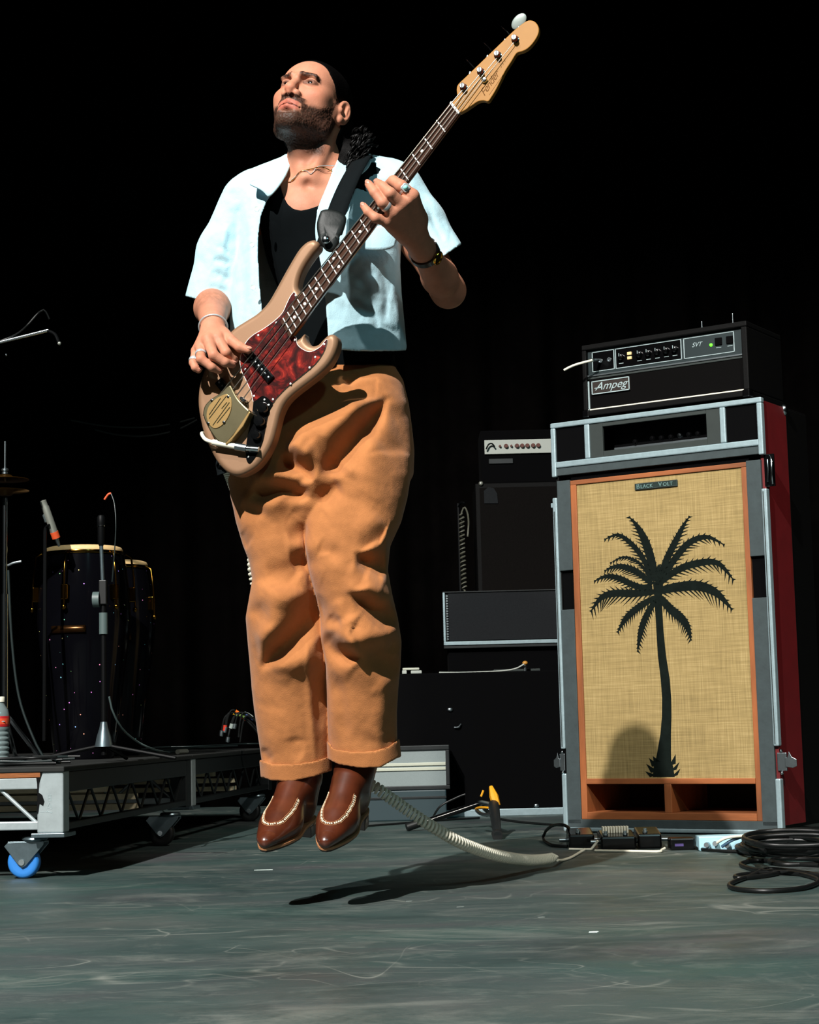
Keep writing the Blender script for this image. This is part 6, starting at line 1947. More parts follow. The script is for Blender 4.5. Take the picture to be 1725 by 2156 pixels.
# ---- boots
def boot(ank, toe, heel_up, nm):
    ank, toe = np.asarray(ank), np.asarray(toe)
    f = unit(toe - ank)
    # foot frame: y toe-ward along the sole, z up out of the instep
    up0 = np.array(heel_up, dtype=float)
    x = unit(np.cross(f, up0))
    z = unit(np.cross(x, f))
    R = np.stack([x, f, z], 1)
    # rotate so that the ankle lies above the heel: sole direction drops a little below the ankle-toe line
    a = math.radians(-20)
    f2 = f * math.cos(a) + z * math.sin(a) * -1
    z2 = unit(np.cross(x, f2))
    R = np.stack([x, f2, z2], 1)
    TL = 0.205
    o0 = toe - R @ np.array([0, TL, 0.014])
    W = lambda p: o0 + R @ np.array(p)
    lo, hi = bbox([W((0, -0.07, 0)), W((0, 0.22, 0)), W((0, 0, 0.2)), W((0.06, 0, 0)), W((-0.06, 0, 0)), ank], 0.03)
    F = Field(lo, hi, 0.0021)
    F.ell(W((0, 0.105, 0.024)), (0.044, 0.075, 0.036), R, 0.0)
    F.ell(W((0, 0.160, 0.018)), (0.029, 0.055, 0.021), R, 0.02)
    F.cone(W((0, 0.17, 0.014)), W((-0.002, TL, 0.012)), 0.016, 0.0085, 0.015)
    F.ell(W((0, -0.015, 0.030)), (0.033, 0.045, 0.045), R, 0.03)
    F.cone(W((0, 0.105, 0.034)), W((0, 0.02, 0.085)), 0.034, 0.038, 0.03)
    F.chain([W((0, -0.005, 0.055)), W((0, 0.0, 0.085)) * 0.4 + ank * 0.6, ank], [0.040, 0.040, 0.044], 0.03)
    fz = lambda X, Y, Z: ((X - o0[0]) * R[0, 2] + (Y - o0[1]) * R[1, 2] + (Z - o0[2]) * R[2, 2]).astype(np.float32)
    F.d = np.maximum(F.d, -fz(F.ax[0][:, None, None], F.ax[1][None, :, None], F.ax[2][None, None, :]) + 0.002)
    V, Q = F.mesh(1)
    b = link('boot', np_mesh('boot', V, Q), 'brown_leather', person)
    b['label'] = nm
    half = [(0.0, -0.062), (0.024, -0.056), (0.034, -0.030), (0.034, 0.0), (0.036, 0.04), (0.045, 0.09), (0.045, 0.115), (0.038, 0.150), (0.024, 0.185), (0.011, 0.206), (0.0, 0.211)]
    out = [(p[0], p[1]) for p in half] + [(-p[0], p[1]) for p in half[-2:0:-1]]
    out = [tuple(q) for q in spline([np.array(p) for p in out + [out[0]]], 60)][:-1]
    FM = Matrix(((R[0, 0], R[0, 1], R[0, 2], o0[0]), (R[1, 0], R[1, 1], R[1, 2], o0[1]), (R[2, 0], R[2, 1], R[2, 2], o0[2]), (0, 0, 0, 1)))
    MB().prism(out, FM, -0.003, 0.0035).build('sole_welt', 'sole_edge', b, bevel=0.0012, smooth=40)
    MB().prism([(p[0] * 0.93, p[1] * 0.985) for p in out], FM, -0.007, -0.003).build('outsole', 'dark_leather', b, smooth=40)
    hp_ = [(p[0] * 0.95, min(p[1], 0.0)) for p in out if p[1] < 0.005]
    MB().prism(hp_, FM, -0.034, -0.007).build('heel', 'dark_leather', b, bevel=0.002)
    # ivory lacing around the apron of the toe
    st = MB()
    wl = MB()
    path = spline([(0.030, 0.070, 0), (0.031, 0.105, 0), (0.028, 0.135, 0), (0.018, 0.160, 0), (0.0, 0.172, 0), (-0.018, 0.160, 0), (-0.028, 0.135, 0), (-0.031, 0.105, 0), (-0.030, 0.070, 0)], 46)
    loc = (V - o0) @ R
    nv = normals(V, Q)
    up = nv @ z2 > 0.05
    LP, LV, LN = loc[up], V[up], nv[up]
    snap = []
    for p in path:
        i = int(np.argmin((LP[:, 0] - p[0]) ** 2 + (LP[:, 1] - p[1]) ** 2 + 0.02 * (LP[:, 2] - 0.05) ** 2))
        snap.append((LV[i], LN[i]))
    for i in range(len(snap) - 1):
        p, n = snap[i]
        q, n2 = snap[i + 1]
        t = unit(q - p + 1e-9)
        s_ = np.cross(n, t)
        M = frame(p + n * 0.0006, t, s_, n)
        st.box(-0.0014, 0.0014, -0.0020, 0.0020, -0.0008, 0.0008, M)
    for sg in (-1, 1):
        wl.tube([p + n * 0.0002 + sg * 0.0042 * np.cross(n, unit(snap[min(i + 1, len(snap) - 1)][0] - snap[max(i - 1, 0)][0])) for i, (p, n) in enumerate(snap)], 0.0007, 5)
    st.build('lacing', 'ivory_thread', b)
    wl.build('apron_piping', 'sole_edge', b, smooth=60)
    return b
boot(B(636, 1632, 0.085), B(557, 1774, -0.12), (-0.10, -0.55, 0.85), 'glossy brown pointed boot, the left one in the picture')
boot(B(754, 1602, 0.075), B(684, 1774, -0.14), (-0.05, -0.55, 0.85), 'glossy brown pointed boot, the right one in the picture')

# ---- jewellery
def ring_on(a, b_, t, r, w, m, name, stone=False):
    a, b_ = np.asarray(a), np.asarray(b_)
    d = unit(b_ - a)
    c0 = a + (b_ - a) * t
    ex = unit(np.cross(d, (0, 0, 1)))
    ey = np.cross(d, ex)
    o = MB().lathe([(r, -w), (r + 0.0016, -w), (r + 0.0022, 0), (r + 0.0016, w), (r, w)], frame(c0, ex, ey, d), 28).build(name, m, person, smooth=50)
    return o, c0, d
ring_on(rk[2], B(423, 756, -0.262 + RHO), 0.62, 0.0108, 0.0040, 'silver', 'finger_ring')
ring_on(rk[3], B(407, 764, -0.240 + RHO), 0.80, 0.0092, 0.0042, 'silver', 'finger_ring')
ring_on(lk[2], B(806, 427, -0.312 + LHO), 0.68, 0.0112, 0.0036, 'silver', 'finger_ring')
rg, c0, d = ring_on(lk[0], B(845, 392, -0.300 + LHO), 0.75, 0.0122, 0.0030, 'silver', 'finger_ring')
nn = unit(np.array([-0.05, -1.0, 0.1]) - d * np.dot(np.array([-0.05, -1.0, 0.1]), d))
ex = np.cross(d, nn)
FMr = frame(c0 + nn * 0.0135, ex, d, nn)
MB().prism([(0.0085, -0.006), (0.0085, 0.006), (0.006, 0.0085), (-0.006, 0.0085), (-0.0085, 0.006), (-0.0085, -0.006), (-0.006, -0.0085), (0.006, -0.0085)], FMr, -0.002, 0.002).build('ring_bezel', 'silver', rg, bevel=0.0012)
MB().ball(c0 + nn * 0.0160, 0.0055, 8, sc=(1, 1, 1)).build('ring_stone', mat('turquoise', '#8fd8d0', 0.15), rg, smooth=60)
# bracelet on the right wrist
wd = unit(np.mean([B(438, 715, -0.238 + RHO), B(459, 712, -0.232 + RHO)], axis=0) - RWR)
ex = unit(np.cross(wd, (0, 0, 1))); ey = np.cross(wd, ex)
wc = RWR - wd * 0.004
MB().tube([wc + (0.0315 * math.cos(a) * ex + 0.0300 * math.sin(a) * ey) for a in np.linspace(0, 2 * math.pi, 41)], 0.0021, 8, cap=False).build('bracelet', 'silver', person, smooth=60)
# watch on the left wrist
wd = unit(np.mean(lk[:3], axis=0) - LWR)
WW = B(899, 531, -0.185)
fa_ = unit(LWR - LEL)
ex = unit(np.cross(fa_, (0, 0, 1))); ey = np.cross(fa_, ex)
wt = MB().lathe([(0.0325, -0.009), (0.0350, -0.009), (0.0350, 0.009), (0.0325, 0.009)], frame(LWR - fa_ * 0.018, ex, ey, fa_), 36).build('wristwatch', 'dark_leather', person, smooth=50)
wn = np.array([0.50, -1.0, -0.25])
wn = unit(wn - fa_ * np.dot(wn, fa_))
wx = unit(np.cross((0, 0, 1), wn)); wy = np.cross(wn, wx)
WC = LWR - fa_ * 0.018 + wn * 0.0345
MB().lathe([(0.0125, 0.0), (0.0160, 0.0), (0.0165, 0.003), (0.0150, 0.0055), (0.0135, 0.0055), (0.0130, 0.0035)], frame(WC, wx, wy, wn), 32).build('watch_case', 'gold', wt, smooth=50)
MB().lathe([(0.0, 0.0030), (0.0132, 0.0030), (0.0132, 0.0)], frame(WC, wx, wy, wn), 28).build('watch_dial', 'black_gloss', wt, smooth=50)
wh = MB()
wh.box(-0.0006, 0.0006, 0, 0.009, 0.0032, 0.0040, frame(WC, wx, wy, wn))
wh.box(0, 0.006, -0.0006, 0.0006, 0.0032, 0.0040, frame(WC, wx, wy, wn))
wh.build('watch_hand', 'gold', wt)
# necklace chains
for pts, r in (([(702, 362, -0.045), (678, 352, -0.062), (655, 356, -0.068), (632, 362, -0.068), (618, 378, -0.062), (607, 384, -0.055)], 0.0011), ([(706, 349, -0.03), (680, 349, -0.058), (668, 352, -0.064), (655, 366, -0.073), (646, 360, -0.071), (634, 361, -0.068), (622, 372, -0.065), (610, 383, -0.058)], 0.0008)):
    b = MB()
    S = spline([B(*p) for p in pts], 60)
    hv = person.data.vertices
    b.tube(S, r, 6)
    b.build('necklace', 'gold' if r > 0.001 else 'silver', person, smooth=60)
# ================================================================== electric bass
def tortoise():
    m = bpy.data.materials.new('tortoiseshell')
    m.use_nodes = True
    nt = m.node_tree
    N, L = nt.nodes, nt.links
    b = N['Principled BSDF']
    tc = N.new('ShaderNodeTexCoord')
    n = N.new('ShaderNodeTexNoise')
    n.inputs['Scale'].default_value = 26
    n.inputs['Detail'].default_value = 7
    n.inputs['Roughness'].default_value = 0.62
    n.inputs['Distortion'].default_value = 1.6
    L.new(tc.outputs['Object'], n.inputs['Vector'])
    r = N.new('ShaderNodeValToRGB')
    e = r.color_ramp.elements
    e[0].position, e[0].color = 0.42, (*srgb('#2a0908'), 1)
    e[1].position, e[1].color = 0.78, (*srgb('#c8482e'), 1)
    k = e.new(0.52); k.color = (*srgb('#4a0f0d'), 1)
    k = e.new(0.62); k.color = (*srgb('#7c1c16'), 1)
    L.new(n.outputs['Fac'], r.inputs[0])
    L.new(r.outputs[0], b.inputs['Base Color'])
    b.inputs['Roughness'].default_value = 0.3
    b.inputs['Specular IOR Level'].default_value = 0.2
    return m
MATS['tortoiseshell'] = tortoise()
mat('gold_lacquer', '#8f6e54', 0.46, 0.3, var=0.03, scale=400, spec=0.3)
mat('rosewood', '#3a2114', 0.7, var=0.3, scale=40, stretch=(1, 1, 1), bump=0.05, spec=0.15)
mat('maple_lacquer', '#9a6b2d', 0.5, var=0.08, scale=10, spec=0.2)
mat('maple_back', '#a35a24', 0.35, var=0.10, scale=10, coat=0.3)
mat('ivory', '#e8e8de', 0.35)
mat('fret_metal', '#e0e4e0', 0.3, 0.6)
mat('string_metal', '#8f8d86', 0.3, 0.9)
mat('black_plate', '#08090a', 0.16, coat=0.5)
mat('cover_nickel', '#8f8768', 0.30, 0.95, var=0.08, scale=30)
mat('cover_plate', '#b0905c', 0.35, 0.75, var=0.06, scale=40)
mat('strap_web', '#0a0f11', 0.85, bump=0.15, bscale=600, var=0.1, scale=50, spec=0.08)
mat('strap_leather', '#0e1413', 0.5, var=0.2, scale=60, bump=0.08, bscale=160, spec=0.25)
mat('logo_gold', '#5e3a0c', 0.6, spec=0.1)

GP = B(640, 620, -0.228)
GN = unit((-0.30, -1.0, 0.04))
GX = unit(np.cross((0, 0, 1.0), GN)); GX = GX if GX[0] > 0 else -GX
GY = np.cross(GN, GX)
GM = frame(GP, GX, GY, GN)
def guv(px, py, z=0.0):
    p = on_plane(px, py, GP + GN * z, GN) - GP
    return (float(p @ GX), float(p @ GY))
def gw(u, v, z):
    return GP + GX * u + GY * v + GN * z
bass = empty('bass_guitar', gw(*guv(500, 1000), -0.02))
tag(bass, 'gold four string electric bass with red tortoiseshell pickguard held by the man', 'bass guitar')

OUT = [(660, 503), (669, 509), (669, 520), (656, 536), (640, 560), (630, 582), (626, 605), (632, 625), (600, 668), (622, 712), (640, 700), (640, 708), (646, 720), (656, 727), (668, 724), (680, 712), (691, 703), (702, 703), (709, 712), (709, 728), (701, 750), (687, 771), (664, 793), (638, 813), (614, 832), (598, 850), (588, 872), (581, 900), (573, 928), (560, 955), (541, 980), (519, 995), (498, 1001), (477, 994), (457, 974), (439, 942), (427, 912), (419, 879), (415, 848), (417, 816), (425, 786), (440, 752), (461, 720), (490, 691), (517, 673), (540, 658), (561, 637), (578, 609), (595, 578), (611, 550), (628, 523), (645, 507)]
o2 = [np.array(guv(*p)) for p in OUT]
o2 = np.array(spline(o2 + [o2[0]], 260))[:-1]
# neck pocket corners are covered by the neck
T = 0.043
u0, v0 = o2.min(0) - 0.02
u1, v1 = o2.max(0) + 0.02
F = Field((u0, v0, -T - 0.012), (u1, v1, 0.012), 0.0021)
d2 = poly_sdf(F.ax[0][:, None], F.ax[1][None, :], o2)[:, :, None]
w = (np.abs(F.ax[2] + T / 2) - T / 2)[None, None, :]
r = 0.0115
F.d = (np.minimum(np.maximum(d2 + r, w + r), 0) + np.sqrt(np.maximum(d2 + r, 0) ** 2 + np.maximum(w + r, 0) ** 2) - r).astype(np.float32)
V, Q = F.mesh(2)
V = GP + V[:, :1] * GX + V[:, 1:2] * GY + V[:, 2:] * GN
link('body', np_mesh('body', V, Q), 'gold_lacquer', bass)

def gpoly(name, pts, m, z0, z1, smooth_n=0, bevel=0.0, parent=None, shrink=0.0):
    q = [np.array(guv(p[0], p[1], z1)) for p in pts]
    if smooth_n:
        q = spline(q + [q[0]], smooth_n)[:-1]
    if shrink:
        q = np.array(q); nx = np.roll(q, -1, 0) - np.roll(q, 1, 0)
        nr = np.stack([nx[:, 1], -nx[:, 0]], 1); nr /= np.linalg.norm(nr, axis=1)[:, None] + 1e-9
        a = 0.5 * np.sum(q[:, 0] * np.roll(q[:, 1], -1) - np.roll(q[:, 0], -1) * q[:, 1])
        q = q - nr * shrink * np.sign(a)
    return MB().prism([tuple(p) for p in q], GM, z0, z1).build(name, m, parent or bass, bevel=bevel)
PG = [(619, 615), (612, 624), (604, 640), (595, 659), (578, 676), (556, 692), (533, 706), (519, 720), (511, 738), (506, 758), (509, 780), (520, 803), (530, 826), (534, 845), (545, 838), (555, 833), (565, 839), (574, 848), (580, 840), (587, 832), (605, 814), (633, 792), (664, 765), (682, 739), (689, 715), (684, 719), (673, 732), (653, 741), (636, 735), (625, 724), (623, 710), (614, 706), (600, 690), (597, 672), (606, 655), (618, 636), (623, 622)]
gpoly('pickguard_edge', PG, 'ivory', 0.0002, 0.0016, 150, shrink=-0.0012)
pg = gpoly('pickguard', PG, 'tortoiseshell', 0.0014, 0.0030, 150)
for p in ((582, 680), (544, 706), (519, 731), (683, 725), (652, 774), (612, 808), (535, 834), (575, 841), (623, 618 + 4), (621, 716), (517, 778), (664, 752)):
    c = guv(p[0], p[1], 0.003)
    MB().lathe([(0.0026, 0.0), (0.0024, 0.0010), (0.0, 0.0014)], Matrix(GM) @ Matrix.Translation((c[0], c[1], 0.003)), 10).build('screw', 'fret_metal', bass, smooth=50)
gpoly('control_plate', [(534, 842), (555, 834), (574, 848), (568, 862), (563, 880), (558, 905), (553, 928), (544, 950), (534, 966), (525, 975), (519, 968), (518, 944), (522, 915), (529, 884), (532, 862)], 'black_plate', 0.0002, 0.0025, 80)
for p, r_ in (((552, 858), 0.0125), ((545, 886), 0.0125), ((538, 915), 0.0105)):
    c = guv(p[0], p[1], 0.012)
    MB().lathe([(r_, 0.0025), (r_, 0.012), (r_ * 0.86, 0.0150), (0.0, 0.0155)], Matrix(GM) @ Matrix.Translation((c[0], c[1], 0)), 26).build('control_knob', 'black_plate', bass, smooth=35)
for p in ((558, 842), (567, 853), (524, 962)):
    c = guv(*p)
    MB().lathe([(0.0024, 0.002), (0.0022, 0.0036), (0.0, 0.004)], Matrix(GM) @ Matrix.Translation((c[0], c[1], 0)), 10).build('screw', 'fret_metal', bass, smooth=50)

# neck
E0L, E0R, E1L, E1R = (948, 216), (967, 240), (590, 676), (610, 712)
FZ = 0.0125
def nk(t, s, z=FZ):
    """t 0 nut .. 1 end of board, s 0 upper edge .. 1 lower edge"""
    a = np.array(E0L) * (1 - t) + np.array(E1L) * t
    b_ = np.array(E0R) * (1 - t) + np.array(E1R) * t
    p = a * (1 - s) + b_ * s
    return guv(p[0], p[1], z)
def nquad(name, t0, t1, s0, s1, m, z0, z1, bevel=0.0, parent=None):
    return MB().prism([nk(t0, s0), nk(t1, s0), nk(t1, s1), nk(t0, s1)], GM, z0, z1).build(name, m, parent or bass, bevel=bevel)
axis = unit(np.array(nk(1, .5)) - np.array(nk(0, .5)))
cross = unit(np.array(nk(0.5, 1)) - np.array(nk(0.5, 0)))
nb = MB()
rows = []
for t in np.linspace(-0.004, 1.0, 16):
    c = (np.array(nk(t, 0)) + np.array(nk(t, 1))) / 2
    hw = np.linalg.norm(np.array(nk(t, 1)) - np.array(nk(t, 0))) / 2
    dp = 0.0175 + 0.004 * t + (0.010 * sstep(0.86, 0.93, t))
    row = []
    for k in range(13):
        a = math.pi * k / 12
        x = hw * math.cos(a)
        z = 0.0075 - dp * (math.sin(a) ** 0.75)
        q = c + cross * x
        row.append(gw(q[0], q[1], z))
    rows.append(row)
nb.grid(rows)
n0 = nb.build('neck', 'maple_back', bass, smooth=60, fix=True)
fb_ = nquad('fingerboard', 0.0, 1.0, 0.0, 1.0, 'rosewood', 0.0070, FZ, 0.0008)
nquad('nut', -0.006, 0.003, 0.02, 0.98, 'ivory', 0.008, FZ + 0.0028, 0.0006)
LT = 844.0 / np.hypot(957.5 - 600, 228 - 694)
ft = lambda n: LT * (1 - 2 ** (-n / 12.0))
for n in range(1, 21):
    t = ft(n)
    nquad('fret', t - 0.0022, t + 0.0022, 0.02, 0.98, 'fret_metal', FZ - 0.0005, FZ + 0.0012, 0.0003, fb_)
for n in (3, 5, 7, 9, 12, 15, 17, 19):
    t = (ft(n - 1) + ft(n)) / 2
    for s in ((0.5,) if n != 12 else (0.24, 0.76)):
        c = nk(t, s)
        MB().lathe([(0.0034, FZ - 0.001), (0.0034, FZ + 0.0003), (0.0, FZ + 0.0004)], Matrix(GM) @ Matrix.Translation((c[0], c[1], 0)), 16).build('inlay_dot', 'ivory', fb_, smooth=40)
# headstock
K3 = lambda x, y: (920 + x / 6.635, 10 + y / 6.635)
HSO = [K3(*p) for p in ((190, 1378), (250, 1320), (284, 1285), (276, 1180), (298, 1110), (400, 1010), (550, 865), (700, 720), (850, 575), (1000, 430), (1110, 330), (1230, 240), (1300, 215), (1370, 236), (1418, 300), (1426, 375), (1400, 450), (1340, 540), (1270, 610), (1200, 648), (1130, 668), (1095, 705), (1050, 780), (960, 920), (900, 1040), (830, 1180), (765, 1288), (716, 1350), (650, 1338), (575, 1352), (500, 1400), (410, 1462), (318, 1512))]
hs = MB().prism([tuple(q) for q in spline([np.array(guv(p[0], p[1], 0.002)) for p in HSO], 150)], GM, -0.0125, 0.0020).build('headstock', 'maple_lacquer', bass, bevel=0.0016)
posts = [K3(370, 1150), K3(610, 930), K3(848, 700), K3(1092, 478)]
pw = []
perp = unit(np.array(guv(*K3(550, 800))) - np.array(guv(*K3(620, 880))))
along = unit(np.array(guv(*K3(1100, 330))) - np.array(guv(*K3(400, 1010))))
if np.dot(perp, np.array(guv(*K3(400, 700))) - np.array(guv(*K3(620, 930)))) < 0: perp = -perp
perp = np.array([-along[1], along[0]])
if perp[0] > 0: perp = -perp
for i, p in enumerate(posts):
    c = np.array(guv(p[0], p[1], 0.006))
    pw.append(c)
    tn = empty('tuner', gw(c[0], c[1], 0.002)); tn.parent = bass
    tn.matrix_parent_inverse = world_matrix(bass).inverted()
    Mt = Matrix(GM) @ Matrix.Translation((c[0], c[1], 0))
    MB().lathe([(0.0085, 0.002), (0.0085, 0.0035), (0.0065, 0.0045), (0.0048, 0.0048), (0.0044, 0.0105), (0.0056, 0.0125), (0.0060, 0.0165), (0.0050, 0.0175), (0.0, 0.0175)], Mt, 20).build('post', 'chrome', tn, smooth=40)
    MB().lathe([(0.0060, 0.0060), (0.0066, 0.0075), (0.0062, 0.0110), (0.0052, 0.0120)], Mt, 16).build('string_wrap', mat('red_silk', '#a03a2a', 0.6), tn, smooth=50)
    MB().box(-0.0008, 0.0008, -0.0062, 0.0062, 0.0160, 0.0179, Mt).build('post_slot', 'black_gloss', tn)
    kpx = [(993, 137), (1030, 102), (1067, 68), (1093, 45)][i]
    kc = np.array(guv(kpx[0], kpx[1], -0.014))
    ks = c + (kc - c) * 0.75
    MB().cyl(gw(*(c + (kc - c) * 0.2), -0.016), gw(ks[0], ks[1], -0.018), 0.0036, n=10).build('key_shaft', 'steel', tn, smooth=40)
    if i == 3:
        kx, ky, kz = unit(GX * 0.72 + GY * 0.62 + GN * 0.30), None, None
        kz = unit(GN * 1.0 - GY * 0.2)
    else:
        kz = unit(GX * along[0] + GY * along[1])
        kx = unit(gw(*kc, -0.014) - gw(*c, -0.014))
    kx = unit(kx - kz * np.dot(kx, kz))
    ky = np.cross(kz, kx)
    kl = MB()
    kl.ball((0, 0, 0), 1.0, 10, sc=(0.0200, 0.0130, 0.0022))
    me_M = frame(gw(kc[0], kc[1], -0.014), kx, ky, kz)
    kl.v = [tuple(me_M @ Vector(v)) for v in kl.v]
    kl.build('tuning_key', mat('key_pearl', '#8f9a96', 0.4, 0.3) if i == 3 else 'black_gloss', tn, smooth=60)
c = np.array(guv(*K3(665, 1055), 0.004))
MB().lathe([(0.0062, 0.002), (0.0066, 0.006), (0.0052, 0.0085), (0.0, 0.0095)], Matrix(GM) @ Matrix.Translation((c[0], c[1], 0)), 18).build('string_tree', 'chrome', bass, smooth=50)
# script logo
a = np.array(guv(*K3(640, 1300))); b_ = np.array(guv(*K3(880, 950)))
lx = unit(b_ - a); ly = np.array([-lx[1], lx[0]])
LM = frame(gw(*((a + b_) / 2 + ly * 0.004), 0.0021), GX * lx[0] + GY * lx[1], GX * ly[0] + GY * ly[1], GN)
text_mesh('script_logo', 'Fender', 0.0225, LM, 'logo_gold', hs, shear=0.5, depth=0.00005, space=0.9)
k0, k1 = np.array(guv(*K3(905, 885))), np.array(guv(*K3(985, 770)))
lx2 = unit(k1 - k0); ly2 = np.array([-lx2[1], lx2[0]])
sw = MB()
for j in range(3):
    q0 = k0 + (k1 - k0) * (j / 3.0); q1 = k0 + (k1 - k0) * (j / 3.0 + 0.22)
    sw.cyl(gw(q0[0], q0[1], 0.0022), gw(*(q1 + ly2 * 0.004), 0.0022), 0.0004, n=5)
sw.cyl(gw(*(a + ly * -0.010 + lx * 0.012), 0.0022), gw(*(b_ + ly * -0.010), 0.0022), 0.0003, n=5)
sw.build('logo_flourish', 'logo_gold', hs)

# strings
BR = (441, 897)
for i in range(4):
    s = 0.14 + 0.24 * i
    n_ = nk(-0.002, s)
    brp = np.array(guv(BR[0], BR[1], 0.014)) + cross * (-0.0285 + 0.019 * i)
    post = pw[3 - i] if False else pw[i]
    rr_ = (0.00125, 0.00105, 0.0009, 0.00075)[i]
    e = post + np.array([cross[0], cross[1]]) * 0.005
    MB().tube([gw(brp[0], brp[1], 0.015), gw(n_[0], n_[1], FZ + 0.0030), gw(e[0], e[1], 0.009)], rr_, 6, cap=False).build('string', 'string_metal', bass, smooth=60)
# pickups
def bar(name, p0, p1, wid, m, z0, z1, poles):
    a, b_ = np.array(guv(*p0, z1)), np.array(guv(*p1, z1))
    d = unit(b_ - a); n_ = np.array([-d[1], d[0]])
    q = [a - n_ * wid, b_ - n_ * wid, b_ + n_ * wid, a + n_ * wid]
    pk = MB().prism([tuple(x) for x in q], GM, z0, z1).build(name, m, bass, bevel=0.003)
    for k in range(poles):
        c = a + (b_ - a) * ((k + 0.7) / (poles + 0.4))
        MB().lathe([(0.0024, z1 - 0.001), (0.0024, z1 + 0.0008), (0.0, z1 + 0.0012)], Matrix(GM) @ Matrix.Translation((c[0], c[1], 0)), 10).build('pole_piece', 'steel', pk, smooth=40)
bar('pickup', (512, 732), (570, 800), 0.0105, 'black_plate', 0.001, 0.0095, 8)
bar('pickup', (458, 800), (508, 862), 0.0105, 'black_plate', 0.001, 0.0095, 8)
# bridge cover with a lens shaped plate
K4 = lambda x, y: (380 + x / 4.54, 640 + y / 4.54)
cv = gpoly('bridge_cover', [K4(470, 772), (484 + 2, 812), K4(540, 892), K4(600, 962), K4(642, 1002), K4(655, 1022), K4(640, 1070), K4(560, 1190), K4(490, 1280), K4(432, 1338), K4(380, 1330), K4(335, 1290), K4(285, 1220), K4(248, 1150), K4(222, 1090), K4(214, 1035), K4(235, 965), K4(300, 900), K4(380, 850), K4(430, 800)], 'cover_nickel', 0.0005, 0.021, 90, bevel=0.004)
gpoly('cover_lip', [K4(655, 1022), K4(668, 1040), K4(600, 1170), K4(500, 1290), K4(440, 1345), K4(425, 1335), K4(500, 1255), K4(590, 1120)], 'cover_plate', 0.0005, 0.0235, 0, 0.0015, cv)
gpoly('cover_plate', [K4(442, 858), K4(480, 900), K4(490, 960), K4(478, 1030), K4(440, 1110), K4(390, 1165), K4(330, 1190), K4(285, 1165), K4(255, 1110), K4(248, 1050), K4(268, 980), K4(320, 920), K4(380, 880)], 'cover_plate', 0.020, 0.0228, 70, 0.0008, cv)
gv = MB()
for x0, y0, x1, y1 in ((275, 1060, 385, 900), (275, 1095, 440, 880), (310, 1160, 470, 940), (350, 1140, 475, 985), (395, 1000, 445, 940)):
    a, b_ = guv(*K4(x0, y0), 0.0229), guv(*K4(x1, y1), 0.0229)
    gv.cyl(gw(*a, 0.0229), gw(*b_, 0.0229), 0.0010, n=5)
gv.build('plate_line', 'cover_nickel', cv)  # thin raised lines across the lens plate
for p in ((457, 886), (300, 920), (267, 1140), (415, 1130)):
    c = guv(*K4(*p), 0.0228)
    MB().lathe([(0.0032, 0.0226), (0.0030, 0.0240), (0.0, 0.0246)], Matrix(GM) @ Matrix.Translation((c[0], c[1], 0)), 10).build('screw', 'chrome', cv, smooth=50)
for p in ((590, 905), (612, 925)):
    c = guv(*K4(*p), 0.012)
    MB().lathe([(0.0045, 0.002), (0.0045, 0.016), (0.003, 0.019), (0, 0.019)], Matrix(GM) @ Matrix.Translation((c[0], c[1], 0)), 12).build('saddle_post', 'chrome', bass, smooth=40)
# strap button and strap
sb = gw(*guv(668, 516), -0.020)
sb2 = at(687, 506, sb[1] - 0.035)
MB().lathe([(0.0035, -0.03), (0.0035, 0.0), (0.0085, 0.003), (0.0090, 0.006), (0.006, 0.0085), (0.0, 0.009)], frame(sb2, (1, 0, 0), (0, 0, 1), (0, -1, 0)), 20).build('strap_button', 'chrome', bass, smooth=50)
sp = spline([B(686, 520, -0.222), B(697, 485, -0.215), B(708, 450, -0.195), B(722, 412, -0.170), B(740, 372, -0.130), B(755, 345, -0.075), B(764, 332, -0.01), B(768, 336, 0.07), B(764, 370, 0.14), B(735, 460, 0.185), B(690, 580, 0.205), B(620, 720, 0.215), B(540, 850, 0.16), B(480, 950, 0.0), gw(*guv(470, 990), -0.022)], 90)
rows = []
for i, p in enumerate(sp):
    t = unit(sp[min(i + 1, len(sp) - 1)] - sp[max(i - 1, 0)])
    wv = np.array([0.96, -0.10, 0.26]) if i < 45 else np.array([0.9, 0, 0.3])
    wv = unit(wv - t * np.dot(wv, t))
    rows.append([p + wv * 0.0225 * s for s in (-1, -0.33, 0.33, 1)])
st_ = MB().grid(rows).build('strap', 'strap_web', bass, smooth=179, fix=False)
sm2 = st_.modifiers.new('t', 'SOLIDIFY'); sm2.thickness = 0.0030; sm2.offset = 0
tabp = [(678, 447), (690, 444), (712, 448), (724, 456), (726, 466), (718, 492), (708, 518), (700, 528), (690, 526), (680, 514), (673, 494), (671, 470)]
tb = MB()
cen = np.array([699.0, 480.0])
Tz = lambda p: -0.226 - 0.010 * (1 if p[1] > 500 else 0) + 0.020 * (500 - p[1]) / 50.0 * 0.35
TP = [np.array(q) for q in spline([np.array(p, dtype=float) for p in tabp + [tabp[0]]], 48)][:-1]
ringsT = [[B(*(cen + (p - cen) * f), Tz(cen + (p - cen) * f) - 0.003 * (1 - f ** 4) - (0.0 if f < 1 else -0.002)) for p in TP] for f in (1.0, 0.97, 0.88, 0.6)]
nT = len(TP)
tb.add([p for r_ in ringsT for p in r_], [(i * nT + k, i * nT + (k + 1) % nT, (i + 1) * nT + (k + 1) % nT, (i + 1) * nT + k) for i in range(3) for k in range(nT)] + [tuple(range(3 * nT, 4 * nT))])
tbo = tb.build('strap_end', 'strap_leather', bass, smooth=179, fix=True)
ts = tbo.modifiers.new('t', 'SOLIDIFY'); ts.thickness = 0.004; ts.offset = -1
sg = MB()
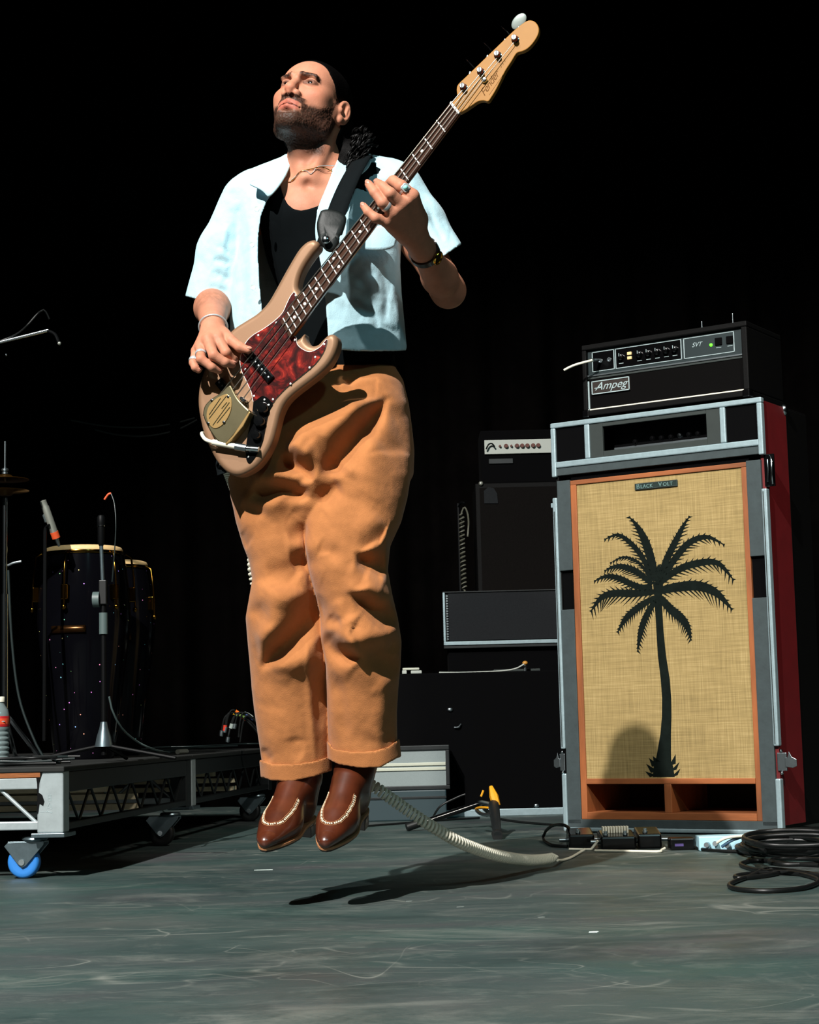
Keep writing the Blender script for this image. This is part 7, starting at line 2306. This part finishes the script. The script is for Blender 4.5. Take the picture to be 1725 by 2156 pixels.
for q in ([(694, 462), (700, 470), (697, 480), (699, 492)], [(705, 460), (703, 470), (706, 478)], [(689, 470), (693, 478), (690, 488)], [(698, 492), (694, 500), (698, 506)]):
    sg.tube(spline([B(x, y, Tz((x, y)) - 0.0036) for x, y in q], 8), 0.0009, 5)
sg.build('embossed_mark', 'black_gloss', tbo, smooth=60)

# lead: plug in the control plate, then a cream coiled cord behind his legs and down to the floor
ldc = empty('coiled_cord', on_floor(1150, 1815)); tag(ldc, 'cream coiled instrument cord stretching from the bass to the pedals', 'cable')
zc_ = 0.012
G3 = lambda px, py, z: gw(*guv(px, py, z), z)
MB().tube([G3(545, 946, 0.010), G3(519, 944, 0.012)], 0.0062, 14).build('plug_tip', 'chrome', ldc, smooth=50)
MB().tube([G3(519, 944, 0.012), G3(496, 940, 0.014)], 0.0085, 14).build('plug_collar', 'steel', ldc, smooth=50)
MB().tube([G3(496, 940, 0.014), G3(448, 931, 0.016)], 0.0066, 14).build('plug_sleeve', 'cream_plastic', ldc, smooth=50)
MB().tube(spline([G3(448, 931, 0.016), G3(434, 926, 0.014), G3(427, 918, 0.002), G3(426, 912, -0.03), G3(440, 920, -0.06), B(470, 960, -0.11)], 30), 0.0042, 8).build('lead', 'cream_plastic', ldc, smooth=60)
cpts = [B(470, 960, -0.11), B(500, 1040, 0.05), B(530, 1140, 0.13), B(538, 1222, 0.135), B(575, 1340, 0.19), B(660, 1500, 0.20), B(760, 1632, 0.19), at(800, 1664, 4.24), at(850, 1700, 4.26), at(900, 1734, 4.28), at(960, 1769, 4.33), at(1010, 1790, 4.41), at(1060, 1804, 4.52), at(1110, 1811, 4.70), at(1150, 1809, 4.83), at(1174, 1803, 4.88)]
cpts = [np.array([p[0], p[1], max(p[2], 0.0165)]) for p in cpts]
MB().tube(coil_path(cpts, 0.0118, 0.0108, 10, 0.03), 0.0036, 6).build('coil', 'cream_plastic', ldc, smooth=60)
MB().tube(spline([cpts[-1] - np.array([0, 0, 0.010]), on_floor(1185, 1811, 0.005), on_floor(1203, 1805, 0.005), on_floor(1222, 1794, 0.006), on_floor(1232, 1788, 0.012)], 20), 0.0040, 8).build('lead', 'cream_plastic', ldc, smooth=60)
